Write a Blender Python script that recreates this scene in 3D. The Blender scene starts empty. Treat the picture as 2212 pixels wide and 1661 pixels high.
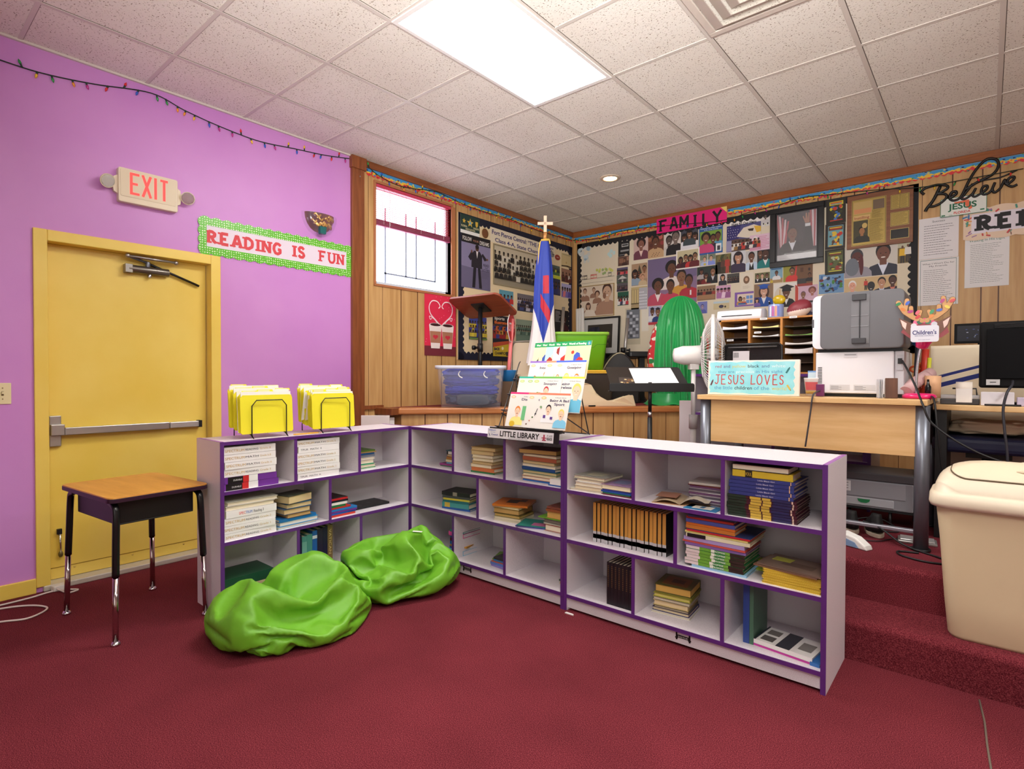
import bpy, bmesh, math, random
from mathutils import Matrix, Vector, noise
PI = math.pi
sc = bpy.context.scene
COL = sc.collection

# ------------------------------------------------------------ camera, world, exposure
cam_d = bpy.data.cameras.new('camera')
cam_d.sensor_width = 36.0
cam_d.lens = 36.0 * 1209.39 / 2212.0
cam_d.clip_start = 0.05
cam = bpy.data.objects.new('camera', cam_d)
COL.objects.link(cam)
yaw, pitch, roll = -0.703207, -0.015258, 0.0023834
f_ = Vector((math.sin(yaw) * math.cos(pitch), math.cos(yaw) * math.cos(pitch), math.sin(pitch)))
r_ = Vector((math.cos(yaw), -math.sin(yaw), 0))
u_ = r_.cross(f_)
rr = r_ * math.cos(roll) + u_ * math.sin(roll)
uu = -r_ * math.sin(roll) + u_ * math.cos(roll)
cm = Matrix((rr, uu, -f_)).transposed().to_4x4()
cm.translation = (4.1072, -3.0577, 1.24)
cam.matrix_world = cm
sc.camera = cam

w = bpy.data.worlds.new('daylight')
sc.world = w
w.use_nodes = True
w.node_tree.nodes['Background'].inputs[0].default_value = (0.85, 0.93, 1.0, 1)
w.node_tree.nodes['Background'].inputs[1].default_value = 2.5
sc.view_settings.view_transform = 'Standard'
sc.view_settings.look = 'None'
sc.view_settings.gamma = 1.0
sc.view_settings.use_curve_mapping = False
sc.view_settings.exposure = 0.24
PANEL_POWER = 23.0       # ceiling troffers (diffuser emission)
WINDOW_POWER = 4.5      # daylit frosted pane
def area(name, loc, aim, sx, sy, power, col):
    l = bpy.data.lights.new(name, 'AREA'); l.shape = 'RECTANGLE'; l.size = sx; l.size_y = sy; l.energy = power; l.color = col
    o = bpy.data.objects.new(name, l); COL.objects.link(o); o.location = loc
    o.rotation_euler = (Vector(aim) - Vector(loc)).to_track_quat('-Z', 'Y').to_euler(); return o
# added fill lamps behind the camera, one facing forward, one bounced off the ceiling
area('rear_fill', (4.2, -6.6, 1.6), (3.0, 0.0, 1.5), 5.0, 2.2, 35, (1.0, .98, .95))
area('ceiling_bounce_fill', (4.2, -3.4, 1.75), (3.3, -1.9, 3.1), 0.7, 0.7, 88, (1.0, .985, .95)).data.spread = math.radians(100)

# unseen ceiling panels, added beyond the frame to light the room
for x, y in ((4.45, -3.65), (5.67, -.6)): area('unseen_ceiling_panel', (x, y, 3.07), (x, y + .001, 0), .56, 1.16, 48, (1.0, .985, .95))

# ------------------------------------------------------------ materials
def lin(c):
    o = []
    for x in c[:3]:
        x = x / 255.0
        o.append(x / 12.92 if x <= 0.04045 else ((x + 0.055) / 1.055) ** 2.4)
    return (o[0], o[1], o[2], 1.0)
MC = {}
def mat(c, rough=0.6, metal=0.0, emit=0.0, trans=0.0, alpha=1.0, coat=0.0, spec=0.5):
    c = tuple(int(x) for x in c)
    k = (c, rough, metal, emit, trans, alpha, coat, spec)
    if k in MC: return MC[k]
    m = bpy.data.materials.new('paint_%d_%d_%d' % c)
    m.use_nodes = True
    p = m.node_tree.nodes['Principled BSDF']
    p.inputs['Base Color'].default_value = lin(c)
    p.inputs['Roughness'].default_value = rough
    p.inputs['Metallic'].default_value = metal
    p.inputs['Specular IOR Level'].default_value = spec
    if emit:
        p.inputs['Emission Color'].default_value = lin(c)
        p.inputs['Emission Strength'].default_value = emit
    p.inputs['Transmission Weight'].default_value = trans
    p.inputs['Alpha'].default_value = alpha
    p.inputs['Coat Weight'].default_value = coat
    MC[k] = m
    return m
class NT:
    def __init__(s, name):
        s.m = bpy.data.materials.new(name); s.m.use_nodes = True
        s.t = s.m.node_tree; s.p = s.t.nodes['Principled BSDF']
        s.co = s.t.nodes.new('ShaderNodeTexCoord')
    def n(s, typ, **kw):
        x = s.t.nodes.new('ShaderNode' + typ)
        for k, v in kw.items():
            if k in x.inputs: x.inputs[k].default_value = v
            else: setattr(x, k, v)
        return x
    def l(s, a, b): s.t.links.new(a, b)
    def mapped(s, scale, src='Object'):
        mp = s.n('Mapping'); mp.inputs['Scale'].default_value = scale
        s.l(s.co.outputs[src], mp.inputs[0]); return mp.outputs[0]
    def noise(s, scale, sc3=(1, 1, 1), detail=4, src='Object', rough=.5):
        x = s.n('TexNoise'); x.inputs['Scale'].default_value = scale; x.inputs['Detail'].default_value = detail
        x.inputs['Roughness'].default_value = rough
        s.l(s.mapped(sc3, src), x.inputs['Vector']); return x.outputs[0]
    def ramp(s, fac, stops, interp='LINEAR'):
        r = s.n('ValToRGB'); e = r.color_ramp.elements; r.color_ramp.interpolation = interp
        while len(e) < len(stops): e.new(0.5)
        for i, (p_, c) in enumerate(stops):
            e[i].position = p_; e[i].color = lin(c) if max(c) > 1 or len(c) == 3 else c
        s.l(fac, r.inputs[0]); return r.outputs[0]
    def mix(s, fac, a, b, mode='MIX'):
        x = s.n('Mix'); x.data_type = 'RGBA'; x.blend_type = mode
        ins = [i for i in x.inputs if i.type == 'RGBA']; outs = [o for o in x.outputs if o.type == 'RGBA']
        for v, i in ((fac, x.inputs[0]), (a, ins[0]), (b, ins[1])):
            if hasattr(v, 'links') or hasattr(v, 'is_linked'): s.l(v, i)
            elif isinstance(v, (int, float)): i.default_value = v
            else: i.default_value = lin(v)
        return outs[0]
    def bump(s, h, strength, dist=0.01):
        b = s.n('Bump'); b.inputs['Strength'].default_value = strength; b.inputs['Distance'].default_value = dist
        s.l(h, b.inputs['Height']); s.l(b.outputs[0], s.p.inputs['Normal'])
    def base(s, c): s.l(c, s.p.inputs['Base Color'])
    def rough(s, v): s.p.inputs['Roughness'].default_value = v; return s

def m_carpet2():
    t = NT('red_carpet')
    a = t.noise(300, detail=2); b = t.noise(2.2, detail=5)
    c1 = t.ramp(a, [(0.32, (78, 24, 33)), (0.5, (112, 41, 50)), (0.68, (146, 67, 74))])
    t.base(t.mix(0.35, c1, t.ramp(b, [(0.3, (150, 150, 150)), (0.7, (255, 255, 255))]), 'MULTIPLY'))
    t.rough(0.97); t.p.inputs['Specular IOR Level'].default_value = 0.08
    t.bump(a, 0.5, 0.004)
    return t.m
def m_panel(horizontal_axis=0, tone=1.0):
    # pre-finished wood-grain wall panelling, irregular vertical grooves
    t = NT('wood_panelling')
    sp = t.n('SeparateXYZ'); t.l(t.co.outputs['Object'], sp.inputs[0])
    d = t.n('Math', operation='DIVIDE'); t.l(sp.outputs[horizontal_axis], d.inputs[0]); d.inputs[1].default_value = 1.2192
    fr = t.n('Math', operation='FRACT'); t.l(d.outputs[0], fr.inputs[0])
    W, D = (255, 255, 255), (112, 78, 46)
    st = [(0.0, D)]
    for g in (0.0, 0.17, 0.33, 0.42, 0.58, 0.74, 0.88):
        if g > 0: st.append((g - 0.0025, D))
        st.append((g + 0.0025, W))
    gro = t.ramp(fr.outputs[0], st, 'CONSTANT')
    s3 = [9, 9, 9]; s3[2] = 0.7
    g1 = t.noise(2.6, tuple(s3), 6); 
    s4 = [60, 60, 60]; s4[2] = 2.0
    g2 = t.noise(2.0, tuple(s4), 3)
    k = lambda c: tuple(min(255, x * tone) for x in c)
    base = t.ramp(g1, [(0.3, k((188, 143, 88))), (0.55, k((204, 162, 106))), (0.75, k((212, 172, 118)))])
    base = t.mix(0.15, base, t.ramp(g2, [(0.3, (190, 170, 140)), (0.7, (255, 255, 255))]), 'MULTIPLY')
    t.base(t.mix(1.0, base, gro, 'MULTIPLY'))
    t.rough(0.45)
    t.bump(gro, 0.2, 0.003)
    return t.m
def m_wood(name, c0, c1, axis=0, rough=0.4, scale=3.0, stretch=14):
    t = NT(name)
    s3 = [stretch] * 3; s3[axis] = 1.0
    g = t.noise(scale, tuple(s3), 6, rough=.62)
    t.base(t.ramp(g, [(0.3, c0), (0.7, c1)])); t.rough(rough)
    return t.m
def m_ceiling():
    t = NT('acoustic_tile')
    a = t.noise(115, detail=2, rough=.6); b = t.noise(1.3, detail=2)
    sp = t.ramp(a, [(0.0, (128, 112, 96)), (0.33, (140, 122, 104)), (0.385, (238, 234, 226)), (1.0, (243, 240, 232))])
    t.base(t.mix(0.25, sp, t.ramp(b, [(0.35, (225, 215, 205)), (0.65, (255, 255, 255))]), 'MULTIPLY'))
    t.rough(0.95); t.bump(a, 0.25, 0.004)
    return t.m
def m_purple():
    t = NT('purple_wall_paint')
    a = t.noise(1.2, detail=5); b = t.noise(90, detail=2)
    t.base(t.ramp(a, [(0.3, (198, 130, 206)), (0.7, (209, 147, 213))])); t.rough(0.42)
    t.bump(b, 0.06, 0.003)
    return t.m
def m_yellow():
    t = NT('yellow_gloss_paint')
    a = t.noise(2.5, detail=4)
    t.base(t.ramp(a, [(0.3, (232, 200, 84)), (0.7, (240, 212, 106))])); t.rough(0.36)
    return t.m
def m_laminate():
    t = NT('grey_speckled_laminate')
    a = t.noise(420, detail=1)
    t.base(t.ramp(a, [(0.35, (208, 200, 207)), (0.6, (228, 222, 228))])); t.rough(0.38)
    return t.m
M_CARPET = m_carpet2(); M_PANEL_Y = m_panel(1); M_PANEL_X = m_panel(0)
M_CEIL = m_ceiling(); M_PURPLE = m_purple(); M_YEL = m_yellow(); M_LAM = m_laminate()
M_TRIM = m_wood('stained_trim', (112, 58, 28), (150, 86, 46), 2, 0.4)
M_TRIMX = m_wood('stained_trim_long', (132, 72, 32), (168, 100, 52), 0, 0.4)
M_CAP = m_wood('varnished_cap', (176, 104, 52), (206, 138, 82), 0, 0.35)
M_OAK = m_wood('beech_desk', (214, 170, 112), (232, 194, 140), 0, 0.4, 2.2, 10)
M_MAPLE = m_wood('organizer_wood', (176, 112, 48), (204, 140, 70), 2, 0.45)
M_DESKTOP = m_wood('student_desk_top', (196, 132, 48), (220, 160, 72), 0, 0.35, 3, 8)
M_EDGE = mat((92, 44, 122), 0.35)
WHITE = (240, 238, 236); BLACK = (16, 16, 18)
M_WHITE = mat(WHITE, .5); M_BLACK = mat(BLACK, .45); M_CHROME = mat((205, 205, 208), .18, 1.0)
M_GREYMET = mat((120, 124, 134), .35, .6); M_WIRE = mat((14, 14, 14), .4)
M_CORD = mat((18, 18, 20), .5)
M_RED = mat((186, 30, 40), .5); M_NAVY = mat((24, 26, 48), .7); M_PAPER = mat((236, 232, 228), .7)

# ------------------------------------------------------------ mesh builder
TC = {}
def text_geo(s, bold):
    k = (s, bold)
    if k not in TC:
        cu = bpy.data.curves.new('lettering', 'FONT'); cu.body = s; cu.size = 1.0; cu.offset = bold
        cu.resolution_u = 3
        ob = bpy.data.objects.new('lettering', cu)
        me = bpy.data.meshes.new_from_object(ob)
        vs = [(v.co.x, v.co.y) for v in me.vertices]; fs = [tuple(p.vertices) for p in me.polygons]
        bpy.data.objects.remove(ob); bpy.data.curves.remove(cu); bpy.data.meshes.remove(me)
        if not vs: vs = [(0, 0)]
        xs = [v[0] for v in vs]; ys = [v[1] for v in vs]
        TC[k] = (vs, fs, (min(xs), min(ys), max(xs), max(ys)))
    return TC[k]
class MB:
    def __init__(s): s.v = []; s.f = []; s.mi = []; s.ms = []; s.sm = []
    def midx(s, m):
        if m not in s.ms: s.ms.append(m)
        return s.ms.index(m)
    def add(s, vs, fs, m, smooth=False, M=None):
        o = len(s.v)
        s.v += [tuple(M @ Vector(v)) for v in vs] if M is not None else [tuple(v) for v in vs]
        i = s.midx(m)
        for f in fs: s.f.append(tuple(a + o for a in f)); s.mi.append(i); s.sm.append(smooth)
        return s
    def box(s, x0, y0, z0, x1, y1, z1, m, M=None):
        vs = [(x0, y0, z0), (x1, y0, z0), (x1, y1, z0), (x0, y1, z0), (x0, y0, z1), (x1, y0, z1), (x1, y1, z1), (x0, y1, z1)]
        return s.add(vs, [(0, 3, 2, 1), (4, 5, 6, 7), (0, 1, 5, 4), (1, 2, 6, 5), (2, 3, 7, 6), (3, 0, 4, 7)], m, False, M)
    def prism(s, pts, z0, z1, m, M=None, smooth=False):
        n = len(pts)
        vs = [(x, y, z0) for x, y in pts] + [(x, y, z1) for x, y in pts]
        s.add(vs, [tuple(range(n - 1, -1, -1)), tuple(range(n, 2 * n))], m, False, M)
        o = len(s.v) - 2 * n; i = s.midx(m)
        for k in range(n):
            s.f.append((o + k, o + (k + 1) % n, o + n + (k + 1) % n, o + n + k)); s.mi.append(i); s.sm.append(smooth)
        return s
    def poly(s, pts, z, m, M=None): return s.add([(x, y, z) for x, y in pts], [tuple(range(len(pts)))], m, False, M)
    def rings(s, rings, m, M=None, cap0=True, cap1=True, smooth=True, closed=False):
        n = len(rings[0]); vs = [p for r in rings for p in r]; fs = []
        R = len(rings)
        for a in range(R if closed else R - 1):
            b = (a + 1) % R
            for k in range(n):
                fs.append((a * n + k, a * n + (k + 1) % n, b * n + (k + 1) % n, b * n + k))
        s.add(vs, fs, m, smooth, M)
        o = len(s.v) - len(vs); i = s.midx(m)
        if not closed:
            if cap0: s.f.append(tuple(o + k for k in range(n - 1, -1, -1))); s.mi.append(i); s.sm.append(False)
            if cap1: s.f.append(tuple(o + (R - 1) * n + k for k in range(n))); s.mi.append(i); s.sm.append(False)
        return s
    def tube(s, pts, r, m, n=8, M=None, closed=False, rs=None):
        pts = [Vector(p) for p in pts]; N = len(pts); rings = []
        up = None
        for i, p in enumerate(pts):
            if closed: t = pts[(i + 1) % N] - pts[i - 1]
            else: t = pts[min(i + 1, N - 1)] - pts[max(i - 1, 0)]
            t = t.normalized() if t.length > 1e-9 else Vector((0, 0, 1))
            if up is None:
                up = Vector((0, 0, 1)) if abs(t.z) < .9 else Vector((1, 0, 0))
            a = (up - t * up.dot(t)); a = a.normalized() if a.length > 1e-6 else t.orthogonal().normalized()
            up = a; b = t.cross(a)
            q = rs[i] if rs else r
            rings.append([p + (a * math.cos(2 * PI * k / n) + b * math.sin(2 * PI * k / n)) * q for k in range(n)])
        return s.rings(rings, m, M, closed=closed)
    def cyl(s, p0, p1, r0, m, r1=None, n=20, M=None):
        return s.tube([p0, p1], r0, m, n, M, rs=[r0, r0 if r1 is None else r1])
    def lathe(s, prof, m, n=28, M=None, a0=0, a1=2 * PI):
        if abs(a1 - a0 - 2 * PI) < 1e-6:
            return s.rings([[(r * math.cos(2 * PI * k / n), r * math.sin(2 * PI * k / n), z) for k in range(n)] for r, z in prof], m, M)
        P = len(prof); vs = []; fs = []
        for k in range(n + 1):
            a = a0 + (a1 - a0) * k / n
            vs += [(r * math.cos(a), r * math.sin(a), z) for r, z in prof]
        for k in range(n):
            for j in range(P - 1): fs.append((k * P + j, (k + 1) * P + j, (k + 1) * P + j + 1, k * P + j + 1))
        return s.add(vs, fs, m, True, M)
    def ell(s, c, r, m, n=16, M=None):
        rings = []
        for j in range(1, n // 2 + 1):
            t = -PI / 2 + PI * j / (n // 2 + 1)
            rings.append([(c[0] + r[0] * math.cos(t) * math.cos(2 * PI * k / n), c[1] + r[1] * math.cos(t) * math.sin(2 * PI * k / n), c[2] + r[2] * math.sin(t)) for k in range(n)])
        return s.rings(rings, m, M)
    def text(s, t, x, y, h, m, z=0.0, w=None, bold=0.0, align='l', M=None, base=True):
        vs, fs, (a, b, c, d) = text_geo(t, bold)
        k = h / 0.73                      # cap height of the built-in face is about 0.73
        kx = k if w is None else w / max(c - a, 1e-6)
        W = (c - a) * kx
        ox = x if align == 'l' else (x - W / 2 if align == 'c' else x - W)
        return s.add([(ox + (vx - a) * kx, y + vy * k, z) for vx, vy in vs], fs, m, False, M)
    def stroke(s, pts, t, m, z, M=None):
        s.k = getattr(s, 'k', 0) + 1; z += (s.k % 12) * .00003
        for (x0, y0), (x1, y1) in zip(pts, pts[1:]):
            L = math.hypot(x1 - x0, y1 - y0)
            if L < 1e-9: continue
            dx, dy = (x1 - x0) / L * t / 2, (y1 - y0) / L * t / 2
            s.poly([(x0 - dy, y0 + dx), (x0 + dy, y0 - dx), (x1 + dy, y1 - dx), (x1 - dy, y1 + dx)], z, m, M); z += .00001
        for (x, y) in pts[1:-1]:
            s.poly([(x + t / 2 * math.cos(2 * PI * k / 8), y + t / 2 * math.sin(2 * PI * k / 8)) for k in range(8)], z, m, M); z += .00001
        return s
    def build(s, name, parent=None, M=None, bevel=0, seg=2, sub=0, shade=False):
        me = bpy.data.meshes.new(name)
        me.from_pydata(s.v, [], s.f)
        for m in s.ms: me.materials.append(m)
        me.polygons.foreach_set('material_index', s.mi)
        me.polygons.foreach_set('use_smooth', [True] * len(s.f) if shade else s.sm)
        me.update()
        o = bpy.data.objects.new(name, me); COL.objects.link(o)
        if M is not None: o.matrix_world = M
        if parent is not None: o.parent = parent
        if bevel:
            b = o.modifiers.new('bevel', 'BEVEL'); b.width = bevel; b.segments = seg; b.limit_method = 'ANGLE'; b.angle_limit = math.radians(40)
        if sub:
            b = o.modifiers.new('sub', 'SUBSURF'); b.levels = sub; b.render_levels = sub
        return o
def rrect(x0, y0, x1, y1, r, n=5):
    p = []
    for cx, cy, a in ((x1 - r, y0 + r, -PI / 2), (x1 - r, y1 - r, 0), (x0 + r, y1 - r, PI / 2), (x0 + r, y0 + r, PI)):
        for k in range(n + 1):
            t = a + PI / 2 * k / n; p.append((cx + r * math.cos(t), cy + r * math.sin(t)))
    return p
def TR(x=0, y=0, z=0, rz=0, rx=0, ry=0):
    return Matrix.Translation((x, y, z)) @ Matrix.Rotation(rz, 4, 'Z') @ Matrix.Rotation(ry, 4, 'Y') @ Matrix.Rotation(rx, 4, 'X')
def frame(o, ex, ey, ez):
    m = Matrix((Vector(ex), Vector(ey), Vector(ez))).transposed().to_4x4(); m.translation = Vector(o); return m
def WL(y, z, d=0.0): return frame((d, y, z), (0, 1, 0), (0, 0, 1), (1, 0, 0))          # on the left wall
def WF(x, z, d=0.0): return frame((x, 3.0 - d, z), (1, 0, 0), (0, 0, 1), (0, -1, 0))   # on the far wall
def tag(o, label, cat, group=None, kind=None):
    o['label'] = label; o['category'] = cat
    if group: o['group'] = group
    if kind: o['kind'] = kind
    return o
def thing(name, label, cat, M=None, group=None):
    o = bpy.data.objects.new(name, None); COL.objects.link(o); o.empty_display_size = .05
    if M is not None: o.matrix_world = M
    return tag(o, label, cat, group)
def struct(o): o['kind'] = 'structure'; return o
def catmull(pts, n=6, closed=False):
    P = [Vector(p) for p in pts]; out = []; N = len(P)
    rng = range(N if closed else N - 1)
    for i in rng:
        p0, p1, p2, p3 = (P[(i - 1) % N], P[i], P[(i + 1) % N], P[(i + 2) % N]) if closed else (P[max(i - 1, 0)], P[i], P[i + 1], P[min(i + 2, N - 1)])
        for k in range(n):
            t = k / n
            out.append(0.5 * ((2 * p1) + (-p0 + p2) * t + (2 * p0 - 5 * p1 + 4 * p2 - p3) * t * t + (-p0 + 3 * p1 - 3 * p2 + p3) * t ** 3))
    if not closed: out.append(P[-1])
    return out
# ================================================================= ROOM
CEIL = 3.0935
T = 0.6096; GX = -0.118          # ceiling grid: lines at x = i*T + GX, y = j*T
XR, YB = 7.6, -6.8               # the room runs on behind and beside the camera
def gx(i): return i * T + GX
b = MB(); b.box(-0.1, YB, -0.1, XR, 3.1, 0.0, M_CARPET); struct(b.build('floor'))
b = MB(); b.tube([(4.100, -.27, .0), (4.116, -.44, .0012), (4.123, -.60, .0012), (4.136, -.80, .0)], .0035, mat((110, 96, 84), .9), 5); struct(b.build('trim_5'))
# two carpeted steps up to the stage; rounded nosing
def step_poly(y0, z1):
    r = 0.03; return [(y0, 0.0)] + [(y0 + r - r * math.cos(a), z1 - r + r * math.sin(a)) for a in [PI / 2 * k / 6 for k in range(7)]] + [(3.05, z1), (3.05, 0.0)]
Mstep = frame((0, 0, 0), (0, 1, 0), (0, 0, 1), (1, 0, 0))
b = MB(); b.prism(step_poly(-0.235, 0.175), 0.0, XR, M_CARPET, Mstep, smooth=False); struct(b.build('stage_step'))
b = MB(); b.prism(step_poly(0.07, 0.36), 0.0, XR, M_CARPET, Mstep, smooth=False); struct(b.build('stage_floor'))
# platform in the corner of the stage, diagonal panelled front with a varnished cap
PX = [(0.0, -0.05), (0.22, 0.03), (1.922, 2.014), (1.922, 3.0), (0.0, 3.0)]
p0, p1 = Vector((0.22, 0.03, 0)), Vector((1.922, 2.014, 0))
e1 = (p1 - p0).normalized(); e2 = Vector((-e1.y, e1.x, 0))
Mdiag = frame(p0, e1, e2, (0, 0, 1)); Ld = (p1 - p0).length
top = bpy.data.objects.new('corner_platform', None); COL.objects.link(top); struct(top)
b = MB(); b.prism(PX, 0.36, 0.945, mat((150, 104, 58), .6)); o = b.build('platform_body', top)
b = MB(); b.prism(PX, 0.945, 0.955, mat((128, 40, 46), .95)); b.build('platform_deck', top)
b = MB(); b.box(0, -0.012, 0.36, Ld, 0.0, 0.905, M_PANEL_X); b.build('front_panelling', top, Mdiag)
b = MB(); b.box(-0.02, -0.05, 0.905, Ld, 0.12, 0.96, M_CAP); b.build('cap_rail', top, Mdiag, bevel=.012)
b = MB(); b.box(0.0, -0.085, 0.9, 0.24, 0.05, 0.958, M_TRIM); b.build('cap_return', top, bevel=.004)
b = MB(); b.box(0.02, -0.12, 0.36, 0.2, -0.02, 0.88, M_WHITE); b.build('white_post', top, bevel=.004)
# left wall: purple part with the door opening
t_ = -0.14
b = MB()
DY0, DY1, DZ = -2.392, -1.381, 2.07
b.box(t_, YB, 0, 0, DY0 + .03, CEIL + .1, M_PURPLE); b.box(t_, DY1 - .03, 0, 0, -0.31, CEIL + .1, M_PURPLE)
b.box(t_, DY0 + .03, DZ - .03, 0, DY1 - .03, CEIL + .1, M_PURPLE)
struct(b.build('wall_left'))
# left wall: panelled part with the window opening
WY0, WY1, WZ0, WZ1 = -0.07, 0.835, 2.05, 2.93
b = MB()
b.box(t_, -0.31, 0, 0, WY0, CEIL + .1, M_PANEL_Y); b.box(t_, WY1, 0, 0, 3.1, CEIL + .1, M_PANEL_Y)
b.box(t_, WY0, 0, 0, WY1, WZ0, M_PANEL_Y)
b.add([(t_, WY0, WZ1), (0, WY0, WZ1), (0, WY1, WZ1), (t_, WY1, WZ1), (t_, WY0, CEIL + .1), (0, WY0, CEIL + .1), (0, WY1, CEIL + .1), (t_, WY1, CEIL + .1)],
      [(0, 3, 2, 1), (4, 5, 6, 7), (0, 1, 5, 4), (1, 2, 6, 5), (2, 3, 7, 6), (3, 0, 4, 7)], M_PANEL_Y)
struct(b.build('wall_left_panelled'))
b = MB(); b.box(-0.1, 3.0, 0, XR, 3.12, CEIL + .1, M_PANEL_X); struct(b.build('wall_far'))
M_OFFW = mat((206, 190, 172), .8)
b = MB(); b.box(XR, YB, 0, XR + .1, 3.1, CEIL + .1, M_OFFW); struct(b.build('wall_right'))
b = MB(); b.box(-0.1, YB - .1, 0, XR, YB, CEIL + .1, M_OFFW); struct(b.build('wall_rear'))
# trims
b = MB(); b.box(0.0, -0.325, 0.2, 0.03, -0.205, CEIL - .1, M_TRIM); b.box(0, -0.335, CEIL - .105, 0.042, -0.19, CEIL - .002, M_TRIM)
b.cyl((0.03, -0.25, 2.93), (0.034, -0.25, 2.93), .006, M_CHROME, n=10); struct(b.build('trim_1', bevel=.003))
b = MB(); b.box(0.0, -0.19, CEIL - .062, 0.022, 3.0, CEIL - .002, m_wood('stained_crown', (118, 64, 32), (150, 88, 48), 1)); struct(b.build('trim_2', bevel=.004))
b = MB(); b.box(0.0, 2.977, CEIL - .07, XR, 3.0, CEIL - .002, M_TRIMX); struct(b.build('trim_3', bevel=.004))
b = MB(); b.box(0.0, -0.205, 0.945, 0.022, 0.0, 0.98, M_TRIM); struct(b.build('trim_4', bevel=.003))
b = MB(); b.box(0, YB, 0, 0.014, DY0, 0.085, M_YEL); struct(b.build('baseboard_left', bevel=.004))
# ---------------------------------------------------------------- ceiling, grid, lamp, vent
b = MB(); b.box(-0.1, YB, CEIL, XR, 3.1, CEIL + .12, M_CEIL); struct(b.build('ceiling'))
M_TBAR = mat((214, 206, 198), .45); M_GAP = mat((92, 80, 72), .9)
b = MB()
for i in range(0, 13):
    x = gx(i)
    if x < 0.02: continue
    b.box(x - .012, YB, CEIL - .004, x + .012, 2.977, CEIL + .001, M_TBAR)
    b.box(x + .012, YB, CEIL - .0012, x + .0155, 2.977, CEIL + .001, M_GAP)
for j in range(-11, 5):
    y = j * T
    b.box(0.0, y - .011, CEIL - .0034, XR, y + .011, CEIL + .001, M_TBAR)
    b.box(0.0, y + .011, CEIL - .001, XR, y + .0135, CEIL + .001, M_GAP)
b.box(0.0, YB, CEIL - .012, 0.018, -0.33, CEIL + .001, M_TBAR)
struct(b.build('ceiling_grid'))
M_DIFF = mat((255, 252, 248), .5, emit=PANEL_POWER)
def troffer(i, j, label, ni=1, nj=2):
    t = thing('ceiling_light', label, 'ceiling light', TR(gx(i), j * T, CEIL))
    L, W = nj * T, ni * T
    b = MB()
    for a in ((0.0, 0.0, W, .03), (0, L - .03, W, L), (0, .03, .03, L - .03), (W - .03, .03, W, L - .03)):
        b.box(a[0] + .004, a[1] + .004 if a[1] == 0 else a[1], -.010, a[2] - .004, a[3], -.003, M_WHITE)
    b.build('frame', t)
    b = MB(); b.box(.03, .03, -.008, W - .03, L - .03, -.005, M_DIFF); b.build('diffuser', t)
troffer(3, -2, 'large rectangular fluorescent ceiling panel, switched on, above the bookcases')
t = thing('ceiling_vent', 'square white louvred air vent in the ceiling, right of the bright panel', 'vent', TR(gx(5), -T, CEIL))
M_VENT = mat((208, 196, 186), .5)
b = MB(); 
for k in range(1):
    a, c = .012, T - .012
    b.box(a, a, -.012, c, .05, -.004, M_VENT); b.box(a, c - .038, -.012, c, c, -.004, M_VENT); b.box(a, .05, -.012, .05, c - .038, -.004, M_VENT); b.box(c - .038, .05, -.012, c, c - .038, -.004, M_VENT)
b.build('frame', t, bevel=.003)
for k in range(4):                                    # nested sloping louvre rings
    a0 = .052 + k * .062; a1 = a0 + .058
    b = MB()
    def sq(a, z): return [(a, a, z), (T - a, a, z), (T - a, T - a, z), (a, T - a, z)]
    b.rings([sq(a0, -.004), sq(a1, -.034), sq(a1 + .004, -.034), sq(a0 + .006, -.003)], M_VENT, smooth=False, closed=True)
    b.build('louvre', t)
t = thing('recessed_light', 'small round recessed ceiling downlight, lit warm white', 'ceiling light', TR(1.402, 1.545, CEIL))
b = MB(); b.lathe([(0.062, -.002), (0.066, -.012), (0.092, -.007), (0.097, -.001)], mat((214, 196, 176), .4), 32); b.build('trim_ring', t)
b = MB(); b.lathe([(0.001, -.006), (0.062, -.006)], mat((255, 232, 196), .5, emit=9.0), 32); b.build('lens', t)
# ---------------------------------------------------------------- door
d = bpy.data.objects.new('door_1', None); COL.objects.link(d); struct(d)
b = MB()
cw = .064
b.box(-.13, DY0, 0.03, .014, DY0 + cw, DZ, M_YEL); b.box(-.13, DY1 - cw, 0.03, .014, DY1, DZ, M_YEL); b.box(-.13, DY0 + cw, DZ - cw, .014, DY1 - cw, DZ, M_YEL)
b.build('door_frame', d, bevel=.004)
b = MB(); b.box(-.115, DY0 + cw + .003, .035, -.07, DY1 - cw - .004, DZ - cw - .0003, M_YEL); b.build('door_leaf', d, bevel=.003)
b = MB(); b.box(-.072, DY0 + cw + .01, .10, -.0685, DY1 - cw - .012, .104, mat((150, 116, 30), .6))
for y in (-2.2, -1.9, -1.6): b.ell((-.07, y, .085), (.003, .006, .006), mat((214, 180, 90), .4), 8)
b.build('kick_seam', d)
M_ALU = mat((176, 174, 172), .35, .85)
pb = MB(); pb.box(-.07, -2.315, .885, -.018, -2.25, .95, M_ALU); pb.box(-.07, -2.29, .89, -.03, -1.50, .925, M_ALU)
pb.box(-.031, -2.25, .885, -.014, -1.70, .93, M_ALU); pb.box(-.036, -1.693, .888, -.02, -1.515, .927, mat((190, 188, 186), .4, .7))
pbo = pb.build('push_bar', d, bevel=.004)
e = MB(); e.box(-.07, -1.515, .884, -.016, -1.497, .93, M_BLACK); e.build('end_cap', pbo)
e = MB(); e.box(-.07, -2.318, .82, -.045, -2.262, 1.0, M_ALU); e.build('latch_plate', pbo, bevel=.004)
c = MB(); c.cyl((-.045, -1.92, 1.915), (-.045, -1.69, 1.915), .026, mat((118, 112, 104), .3, .8)); c.box(-.07, -1.94, 1.888, -.02, -1.90, 1.942, mat((150, 146, 140), .35, .7))
c.cyl((-.045, -1.81, 1.935), (-.045, -1.81, 1.972), .014, M_GREYMET); c.cyl((-.045, -1.80, 1.87), (-.045, -1.80, 1.89), .012, M_CHROME)
co = c.build('door_closer', d, bevel=.002)
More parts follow.
